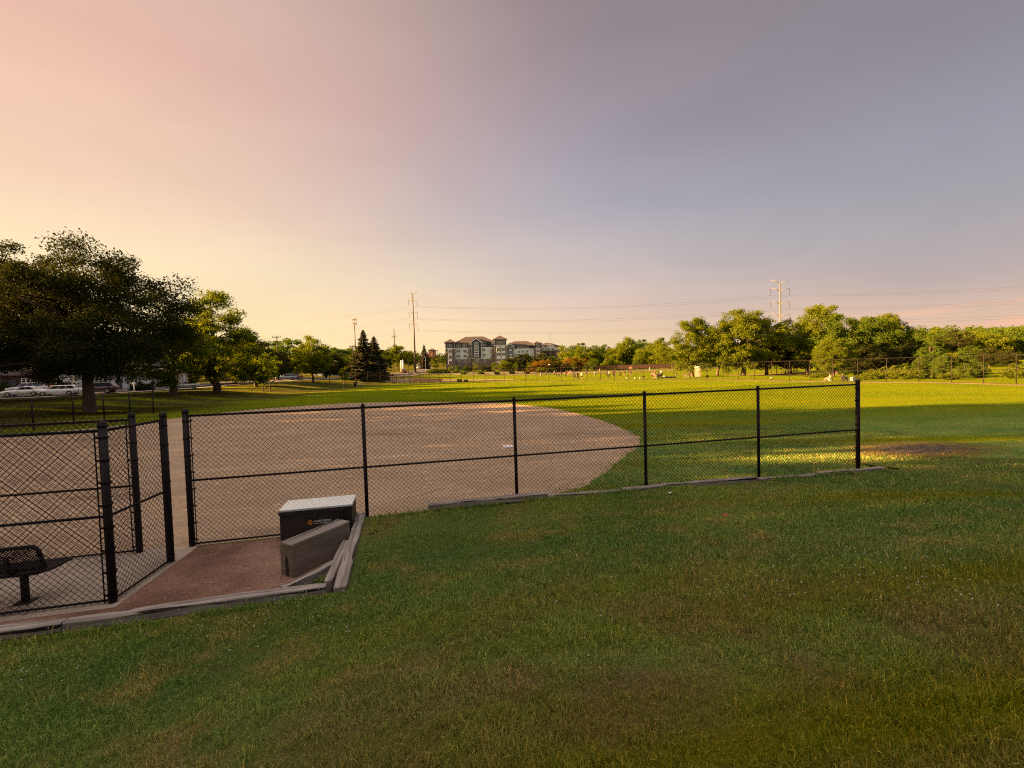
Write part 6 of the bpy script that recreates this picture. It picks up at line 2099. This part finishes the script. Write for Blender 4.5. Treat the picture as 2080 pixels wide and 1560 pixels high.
    return root


def road_car(label, px, Y, col, kind, rz, name='parked_car', cat='car'):
    p = dp(px, 795, Y)
    return car(name, label, cat, p.x, p.y, rz, col, kind)


WHITE = (.78, .79, .82)
road_car('white sedan parked at the left under the dark shade trees', 49, 64.5, WHITE, 'sedan', R(24))
road_car('white station wagon parked just left of the big trunk', 121, 66, WHITE, 'wagon', R(21))
road_car('dark car half hidden behind the big tree trunk', 202, 71, (.06, .03, .03), 'suv', R(20))
road_car('white car behind the sedan, only its roof showing', 56, 72, (.55, .55, .57), 'suv', R(24))
road_car('orange pickup between the white sedan and the wagon', 88, 75, (.42, .15, .015), 'pickup', R(200), 'pickup_truck', 'pickup truck')
road_car('dark car with a pale roof parked behind the porch house tree', 377, 82, (.30, .28, .29), 'sedan', R(32))
road_car('pale blue and white van-like car passing on the street left of the bright tree', 582, 112, (.22, .27, .31), 'wagon', R(40))
road_car('red low car just right of the pale car on the street', 597, 118, (.22, .04, .025), 'sedan', R(40))
road_car('silver car passing on the sloping road below the street lamp', 852, 232, (.45, .45, .47), 'sedan', R(-70))
road_car('silver car behind the young sapling near the spruces', 731, 160, (.40, .40, .42), 'sedan', R(-30))
road_car('red car stopped near the white post pair on the road', 822, 190, (.28, .05, .035), 'suv', R(-70))

# ================================================================== PEOPLE
SK = {'light': (.24, .155, .115), 'tan': (.17, .10, .07), 'dark': (.10, .055, .035)}
for k, c in SK.items(): pm('skin_' + k, c, .6, .06, 6)


def skin_mesh(name, pts, edges, radii, m, parent, sub=2, root_i=0):
    me = bpy.data.meshes.new(name); me.from_pydata(pts, edges, []); me.update()
    o = bpy.data.objects.new(name, me); C.objects.link(o)
    md = o.modifiers.new('skin', 'SKIN'); md.use_smooth_shade = True
    for i, r in enumerate(radii):
        sv = me.skin_vertices[0].data[i]
        sv.radius = (r, r) if not hasattr(r, '__len__') else r
        sv.use_root = (i == root_i)
    ss = o.modifiers.new('subdivision', 'SUBSURF'); ss.levels = ss.render_levels = sub
    dg = bpy.context.evaluated_depsgraph_get()
    ev = o.evaluated_get(dg)
    m2 = bpy.data.meshes.new_from_object(ev)
    m2.name = name
    o.modifiers.clear(); o.data = m2
    bpy.data.meshes.remove(me)
    m2.materials.clear(); m2.materials.append(m)
    m2.polygons.foreach_set('use_smooth', [True] * len(m2.polygons))
    if parent is not None: adopt(o, parent)
    return o


def pose(kind):
    """joint positions of a 1.75 m figure facing -y; x is its side"""
    J = {}
    if kind in ('stand', 'walk', 'reach', 'ready'):
        hip = .92 if kind != 'ready' else .80
        lean = {'stand': 0, 'walk': -.03, 'reach': -.02, 'ready': -.16}[kind]
        J['pelvis'] = (0, 0, hip); J['waist'] = (0, lean * .4, hip + .16); J['chest'] = (0, lean, hip + .38); J['neck'] = (0, lean * 1.2, hip + .55)
        J['jaw'] = (0, lean * 1.3 - .015, hip + .63); J['head'] = (0, lean * 1.3 - .012, hip + .71); J['crown'] = (0, lean * 1.3 + .005, hip + .80)
        sw = {'stand': (.03, -.03), 'walk': (-.24, .22), 'reach': (-.10, .08), 'ready': (-.05, .05)}[kind]
        for s, d, nm in ((-1, sw[0], 'l'), (1, sw[1], 'r')):
            wide = .10 if kind != 'ready' else .20
            J['hip' + nm] = (s * .10, 0, hip - .06)
            J['knee' + nm] = (s * (wide + .02), d * .55 - (.14 if kind == 'ready' else .02), hip * .53)
            J['ankle' + nm] = (s * (wide + .02), d, .09 + (.06 if d > .15 else 0)); J['toe' + nm] = (s * (wide + .04), d - .17, .045)
            J['sho' + nm] = (s * .19, lean, hip + .48)
            if kind == 'reach' and s == 1:
                J['elb' + nm] = (s * .34, lean - .12, hip + .60); J['wri' + nm] = (s * .36, lean - .22, hip + .84); J['han' + nm] = (s * .36, lean - .25, hip + .93)
            elif kind == 'ready':
                J['elb' + nm] = (s * .28, lean - .12, hip + .24); J['wri' + nm] = (s * .16, lean - .30, hip + .18); J['han' + nm] = (s * .10, lean - .37, hip + .17)
            else:
                J['elb' + nm] = (s * .26, lean - d * .35 + .03, hip + .20); J['wri' + nm] = (s * .27, lean - d * .8 - .05, hip - .04); J['han' + nm] = (s * .265, lean - d * .9 - .08, hip - .13)
    else:
        # sitting: on a chair (seat .45) or on the ground
        hip = .50 if kind == 'sit' else .13
        J['pelvis'] = (0, 0, hip); J['waist'] = (0, .03, hip + .16); J['chest'] = (0, .02, hip + .38); J['neck'] = (0, -.01, hip + .55); J['jaw'] = (0, -.03, hip + .63); J['head'] = (0, -.03, hip + .71); J['crown'] = (0, -.015, hip + .80)
        for s, nm in ((-1, 'l'), (1, 'r')):
            J['hip' + nm] = (s * .10, -.03, hip - .01)
            if kind == 'sit':
                J['knee' + nm] = (s * .13, -.44, hip + .02); J['ankle' + nm] = (s * .13, -.48, .09); J['toe' + nm] = (s * .14, -.65, .045)
            else:
                J['knee' + nm] = (s * .15, -.38, .46); J['ankle' + nm] = (s * .13, -.62, .09); J['toe' + nm] = (s * .14, -.79, .045)
            J['sho' + nm] = (s * .19, .02, hip + .48); J['elb' + nm] = (s * .25, -.08, hip + .22); J['wri' + nm] = (s * .17, -.30, hip + .16); J['han' + nm] = (s * .13, -.38, hip + .17)
    return J


RAD = {'pelvis': (.15, .12), 'waist': (.13, .10), 'chest': (.16, .11), 'neck': .064, 'jaw': (.080, .086), 'head': (.092, .112), 'crown': (.078, .092), 'hip': .092, 'knee': .058, 'ankle': .040, 'toe': .036, 'sho': .062, 'elb': .042, 'wri': .028, 'han': .034}


def person(label, x, y, rz, kind, shirt, legs, skin='light', hair=(.03, .02, .014), long_legs=False, bare=False, hat=None, z=None, sc_=1.0, group=None, long_hair=False):
    root = thing('person', label, 'person', (x, y, hz(x, y) + .0 if z is None else z), rz, group)
    root.scale = (sc_, sc_, sc_)
    J = pose(kind)
    names = list(J); ix = {n: i for i, n in enumerate(names)}
    E = [('pelvis', 'waist'), ('waist', 'chest'), ('chest', 'neck'), ('neck', 'jaw'), ('jaw', 'head'), ('head', 'crown')]
    for s in 'lr':
        E += [('pelvis', 'hip' + s), ('hip' + s, 'knee' + s), ('knee' + s, 'ankle' + s), ('ankle' + s, 'toe' + s), ('chest', 'sho' + s), ('sho' + s, 'elb' + s), ('elb' + s, 'wri' + s), ('wri' + s, 'han' + s)]
    rad = [RAD.get(n, RAD.get(n[:-1])) for n in names]
    rad = [r if r is not None else .05 for r in rad]
    skin_mesh('body', [J[n] for n in names], [(ix[a], ix[b]) for a, b in E], rad, MATS['skin_' + skin], root, 2, ix['pelvis'])
    mt = lambda c: pm('cloth_%03d_%03d_%03d' % tuple(int(v * 999) for v in c), c, .85, .12, 9)
    V = {n: Vector(J[n]) for n in names}
    if not bare:
        nm = ['waist0', 'waist', 'chest', 'neck0', 'sl', 'sr', 'el', 'er']
        P = [V['pelvis'] - Vector((0, 0, .03)), V['waist'], V['chest'], V['chest'].lerp(V['neck'], .93), V['shol'], V['shor'], V['shol'].lerp(V['elbl'], .75), V['shor'].lerp(V['elbr'], .75)]
        skin_mesh('shirt', P, [(0, 1), (1, 2), (2, 3), (2, 4), (2, 5), (4, 6), (5, 7)], [(.185, .155), (.165, .135), (.21, .16), .105, .100, .100, .075, .075], mt(shirt), root, 2, 1)
    kf = .97 if long_legs else .0
    P = [V['waist'].lerp(V['pelvis'], .30), V['pelvis'], V['hipl'], V['hipr'], V['hipl'].lerp(V['kneel'], .9 if not long_legs else 1), V['hipr'].lerp(V['kneer'], .9 if not long_legs else 1)]
    Ed = [(0, 1), (1, 2), (1, 3), (2, 4), (3, 5)]; Rr = [(.17, .14), (.185, .155), .125, .125, .098, .098]
    if long_legs:
        P += [V['kneel'].lerp(V['anklel'], .92), V['kneer'].lerp(V['ankler'], .92)]; Ed += [(4, 6), (5, 7)]; Rr += [.072, .072]
    skin_mesh('trousers' if long_legs else 'shorts', P, Ed, Rr, mt(legs), root, 2, 1)
    for s in 'lr':
        skin_mesh('shoe', [V['ankle' + s] - Vector((0, -.03, .045)), V['toe' + s] + Vector((0, .05, .0)), V['toe' + s] + Vector((0, -.03, -.004))], [(0, 1), (1, 2)], [.052, .048, .040], mt((.10, .09, .09)), root, 1, 0)
    h = V['head']
    P = [h + Vector((0, .045, .0)), h + Vector((0, .035, .06)), h + Vector((0, .02, .115))]; Rr = [(.098, .085), (.108, .105), (.085, .090)]; Ed = [(0, 1), (1, 2)]
    if long_hair:
        P += [h + Vector((0, .085, -.10)), h + Vector((0, .10, -.24))]; Rr += [.075, .055]; Ed += [(0, 3), (3, 4)]
    if hat: mb = MB(); mb.ball((h.x, h.y + .01, h.z + .06), .112, 10, 6, .8); mb.box((h.x, h.y - .13, h.z + .06), (.15, .12, .015)); mb.build('cap', mt(hat), root, True)
    else: skin_mesh('hair', P, Ed, Rr, mt(hair), root, 1, 0)
    mb = MB()
    for s in (-1, 1): mb.ball((h.x + s * .032, h.y - .098, h.z - .005), .011, 6, 4)
    mb.tube([(h.x, h.y - .088, h.z), (h.x, h.y - .112, h.z - .04), (h.x, h.y - .09, h.z - .045)], [.008, .013, .010], 6)
    mb.tube([(h.x - .025, h.y - .088, h.z - .075), (h.x + .025, h.y - .088, h.z - .075)], .007, 5)
    for s in (-1, 1): mb.ball((h.x + s * .088, h.y + .01, h.z - .01), .022, 6, 4)
    mb.build('face', pm('face_' + skin, tuple(c * .55 for c in SK[skin]), .6, .05, 6), root, True)
    return root


BLK = (.018, .016, .018); NAVY = (.020, .022, .045); WHT = (.40, .41, .42); MAR = (.10, .018, .018); PUR = (.045, .020, .05); GRY = (.16, .15, .15); KHA = (.28, .22, .14); BLUE = (.05, .09, .20)
GP = 'ball players spread over the far field'


def pl(px, pyb, label, kind, shirt, legs, rz=0, skin='light', group=GP, **k):
    """stand a figure where its feet meet the ground at that pixel"""
    d = ray(px, pyb); Y = 60.0
    while Y < 240:
        q = CAM + d * (Y / d.y)
        if q.z <= hz(q.x, q.y) + .01: break
        Y += .5
    return person(label, q.x, q.y, R(rz), kind, shirt, legs, skin, group=group, **k)


pl(1067.7, 766.5, 'player in a white shirt and dark shorts, far left and apart from the others', 'walk', WHT, BLK, 70)
pl(1099.5, 766.5, 'player all in white standing alone, second from the left', 'stand', WHT, (.35, .33, .33), 20)
pl(1110, 762.5, 'player in dark clothes close behind the second white one', 'stand', BLK, BLK, -30, long_legs=True)
pl(1126.5, 762.5, 'player in a pale top at the left end of the cluster', 'stand', (.45, .38, .33), NAVY, 40, long_legs=True)
pl(1130.5, 764.5, 'player in purple at the left of the cluster', 'ready', PUR, BLK, 30, long_legs=True)
pl(1136.5, 766, 'crouching player in dark red near the left of the cluster', 'ready', MAR, BLK, -40, 'tan', long_legs=True)
pl(1140.5, 764.5, 'player in black beside the crouching dark red one', 'stand', BLK, GRY, 10, long_legs=True)
pl(1149.6, 765.5, 'player in a bright maroon shirt facing the viewer in the cluster', 'stand', (.16, .025, .022), BLK, 0, 'tan', long_legs=True)
pl(1152.5, 765, 'player in maroon half behind the bright maroon one', 'walk', MAR, GRY, -60, long_legs=True)
pl(1155.8, 764, 'thin player in maroon right of the maroon pair', 'stand', MAR, KHA, 90)
pl(1159, 762, 'player in a white top far back in the middle of the cluster', 'reach', WHT, KHA, 0)
pl(1165, 766.5, 'player in navy walking in the cluster', 'walk', NAVY, NAVY, -80, 'dark', long_legs=True)
pl(1168, 768, 'tall player in dark navy at the fence post', 'stand', NAVY, BLK, 60, 'tan', long_legs=True)
pl(1173.5, 771, 'nearest player in black, back to the others', 'stand', BLK, BLK, 180, long_legs=True, sc_=1.06)
pl(1182, 771, 'near player in a white shirt and black shorts', 'stand', WHT, BLK, -20)
pl(1191.3, 765, 'player in black moving away right of the near white shirt', 'walk', BLK, GRY, 160)
pl(1209.3, 766.5, 'player in a white shirt alone in the gap', 'stand', WHT, GRY, 30)
pl(1232.8, 764.5, 'player in dark grey left of the pair near the fence post', 'stand', (.05, .045, .05), BLK, 20, long_legs=True)
pl(1237, 766.5, 'player in pale sleeves and black legs of that pair', 'reach', (.35, .30, .27), BLK, -20, long_legs=True)
pl(1246, 764.5, 'player in maroon left of the twin maroon pair', 'stand', MAR, BLK, 0, 'tan', long_legs=True)
pl(1249.3, 764.5, 'player in plum right of the twin maroon pair', 'walk', (.09, .025, .04), GRY, -70, long_legs=True)
pl(1260, 765.5, 'stocky player in black alone right of the maroon pair', 'ready', BLK, BLK, 20, long_legs=True)
pl(1268.8, 765.5, 'player in brown raising one arm', 'reach', (.14, .07, .04), KHA, 10, 'tan')
pl(1281, 764.8, 'player in dark red below the orange sign', 'stand', MAR, KHA, 0, 'tan')
pl(1217.7, 757, 'distant walker in pale clothes on the dry meadow', 'walk', (.45, .36, .30), KHA, 90, group='walkers beyond the ball field')
pl(1319.6, 755, 'distant walker in white on the path by the windscreen', 'walk', WHT, GRY, 90, group='walkers beyond the ball field', long_legs=True)
GS = 'spectators near the portable toilet'
pl(1330.3, 769, 'standing spectator in a brown shirt and khaki shorts among the bags', 'stand', (.13, .06, .04), KHA, 150, group=GS, sc_=1.05)
pl(1343.5, 766, 'standing spectator in white behind the stroller', 'stand', WHT, WHT, 170, group=GS)


def at_ground(px, pyb):
    d = ray(px, pyb); Y = 40.0
    while Y < 240:
        q = CAM + d * (Y / d.y)
        if q.z <= hz(q.x, q.y) + .01: break
        Y += .25
    return q


def folding_chair(label, px, pyb, rz, col):
    p = at_ground(px, pyb)
    r = thing('folding_chair', label, 'chair', (p.x, p.y, hz(p.x, p.y)), R(rz))
    m = pm('canvas_%03d' % int(col[0] * 999 + col[2] * 500), col, .85)
    mb = MB(); mb.prism([(-.26, .44), (.26, .44), (.26, .465), (-.26, .465)], -.26, .24, 'y'); mb.build('seat', m, r)
    mb = MB(); mb.add([(-.27, .22, .44), (.27, .22, .44), (.27, .38, .98), (-.27, .38, .98), (-.27, .245, .44), (.27, .245, .44), (.27, .405, .98), (-.27, .405, .98)], [(0, 1, 2, 3), (7, 6, 5, 4), (0, 4, 5, 1), (1, 5, 6, 2), (2, 6, 7, 3), (3, 7, 4, 0)]); mb.build('backrest', m, r)
    for s in (-1, 1):
        mb = MB(); mb.tube([(s * .29, -.28, 0), (s * .29, .24, .66)], .014, 6); mb.tube([(s * .275, .30, 0), (s * .275, -.24, .46)], .014, 6); mb.tube([(s * .30, .36, .66), (s * .30, -.26, .64)], .022, 6); mb.build('leg', M_STEEL, r)
    return p


p = folding_chair('white and dark folding chair left of the standing spectator', 1325.5, 768.5, 150, (.09, .03, .03)); person('spectator in a white top sitting at the left of the bags', p.x, p.y - .02, R(150), 'sit', WHT, WHT, group=GS)
p = folding_chair('dark folding chair right of the standing spectator', 1336.5, 768.5, 165, BLK); person('spectator in dark clothes sitting by the stroller', p.x, p.y, R(165), 'sit', NAVY, BLK, group=GS, long_legs=True)
p = folding_chair('black reclining folding chair beside the leaning trunk', 1397, 766.5, -60, BLK)
p = folding_chair('folding chair under the woman by the leaning trunk', 1391, 767, 70, (.08, .02, .02)); person('woman in dark maroon with long hair sitting by the leaning trunk', p.x, p.y, R(70), 'sit', (.06, .018, .02), KHA, group=GS, long_hair=True)
p = folding_chair('empty black folding chair left of the sitting woman', 1376.5, 766.5, 120, BLK)


def stroller(label, px, pyb, rz):
    p = at_ground(px, pyb)
    r = thing('stroller', label, 'stroller', (p.x, p.y, hz(p.x, p.y)), R(rz))
    mb = MB(); mb.prism([(-.30, .38), (.25, .45), (.42, .92), (.30, .95), (-.30, .60)], -.24, .24, 'y'); mb.build('seat', M_BIN, r, bevel=.03)
    mb = MB()
    mb.loft([[Vector((.36 - .38 * math.cos(a) * k, .27 * s_, .82 + .34 * math.sin(a) * k)) for s_, k in ((-1, .85), (-.5, 1), (.5, 1), (1, .85))] for a in (.1, .6, 1.1, 1.6, 2.1, 2.6)], cap=False, closed=False); mb.build('canopy', M_BIN, r, True)
    mb = MB(); mb.tube([(-.45, -.26, .16), (.25, -.26, .60), (.62, -.26, 1.02), (.66, .26, 1.02), (.25, .26, .60), (-.45, .26, .16)], .016, 6); mb.tube([(.4, -.28, .16), (.0, -.27, .48)], .014, 6); mb.tube([(.4, .28, .16), (.0, .27, .48)], .014, 6); mb.build('frame', M_STEEL, r, True)
    for x, w in ((-.45, .13), (.42, .17)):
        for s in (-1, 1):
            mb = MB(); mb.tube([(x, s * .26, w), (x, s * .31, w)], w, 14); mb.build('wheel', M_TYRE, r)


stroller('black baby stroller among the spectators', 1341.5, 768.5, 20)


def bag(name, label, cat, px, pyb, w, d, h, col, seed):
    rr = random.Random(seed); p = at_ground(px, pyb)
    m = pm('bag_%03d_%03d' % (int(col[0] * 999), int(col[2] * 999)), col, .85)
    r = thing(name, label, cat, (p.x, p.y, hz(p.x, p.y)), rr.uniform(-.3, .3))
    mb = MB(); n = 12
    mb.loft([[Vector((w / 2 * q * math.copysign(abs(math.cos(a)) ** .6, math.cos(a)), d / 2 * q * math.copysign(abs(math.sin(a)) ** .6, math.sin(a)), h * t)) for a in [6.2832 * k / n for k in range(n)]] for t, q in ((0, .92), (.3, 1.04), (.7, 1.0), (.92, .8), (1, .45))]); mb.build('body', m, r, True)
    mb = MB(); mb.tube([(-w * .25, 0, h * .9), (-w * .15, 0, h * 1.25), (w * .15, 0, h * 1.25), (w * .25, 0, h * .9)], .02, 6); mb.build('handle', m, r, True)


bag('duffel_bag', 'pale duffel bag right of the stroller', 'bag', 1349.5, 768, .7, .4, .45, (.40, .33, .26), 1)
bag('backpack', 'grey backpack next to the pale duffel bag', 'bag', 1355, 768, .5, .4, .5, (.22, .19, .17), 2)
bag('duffel_bag', 'long dark bag stretched on the grass behind the fence', 'bag', 1364, 767.5, 1.9, .45, .30, (.03, .022, .02), 3)
bag('backpack', 'small dark bag on the grass right of the portable toilet', 'bag', 1436.8, 766, .55, .4, .42, BLK, 4)
bag('duffel_bag', 'flat dark bag lying left of the seated spectators', 'bag', 1307, 765.5, .9, .4, .2, (.04, .03, .02), 5)
for px, pyb, lab in ((1289.5, 769.5, 'white ball nearest the sign post on the far grass'), (1300, 769, 'white ball right of the nearest one on the far grass'), (1567, 768.5, 'flat white thing on the grass left of the shelter'), (1273, 768.7, 'white ball left of the orange sign')):
    p = at_ground(px, pyb); mb = MB(); mb.ball((0, 0, .13), .14, 12, 8); o = mb.build('ball', M_WHT, None, True, loc=(p.x, p.y, hz(p.x, p.y))); tag(o, lab, 'ball')
GT = 'people sitting under the grove by the outfield fence'
p = at_ground(1692.5, 774); person('bare-backed person in white shorts sitting on the ground by the fence', p.x, p.y + .6, R(-100), 'ground', WHT, WHT, 'light', bare=True, group=GT, sc_=1.1)
p = at_ground(1718, 773.5); person('person in dark clothes with a pale cuff sitting in the shade by the fence', p.x, p.y + .6, R(80), 'ground', BLK, NAVY, 'tan', group=GT, long_legs=True, sc_=1.1)
p = at_ground(1736, 773.5)
cl = thing('cooler', 'small white cooler at the foot of the pale bush', 'cooler', (p.x, p.y + .3, hz(p.x, p.y)), R(15))
mb = MB(); mb.box((0, 0, .2), (.55, .36, .4)); mb.build('body', pm('cooler_white', (.34, .34, .32), .5), cl, bevel=.03)
mb = MB(); mb.box((0, 0, .44), (.58, .39, .08)); mb.build('lid', MATS['cooler_white'], cl, bevel=.02)
mb = MB(); mb.tube([(-.3, 0, .3), (-.3, 0, .56), (.3, 0, .56), (.3, 0, .3)], .014, 6); mb.build('handle', M_STEEL, cl, True)
p = dp(311, 797, 62)
person('pedestrian in brown clothes walking along the sidewalk before the porch house', p.x, p.y, R(70), 'walk', (.12, .075, .05), (.16, .12, .10), 'tan', long_legs=True)
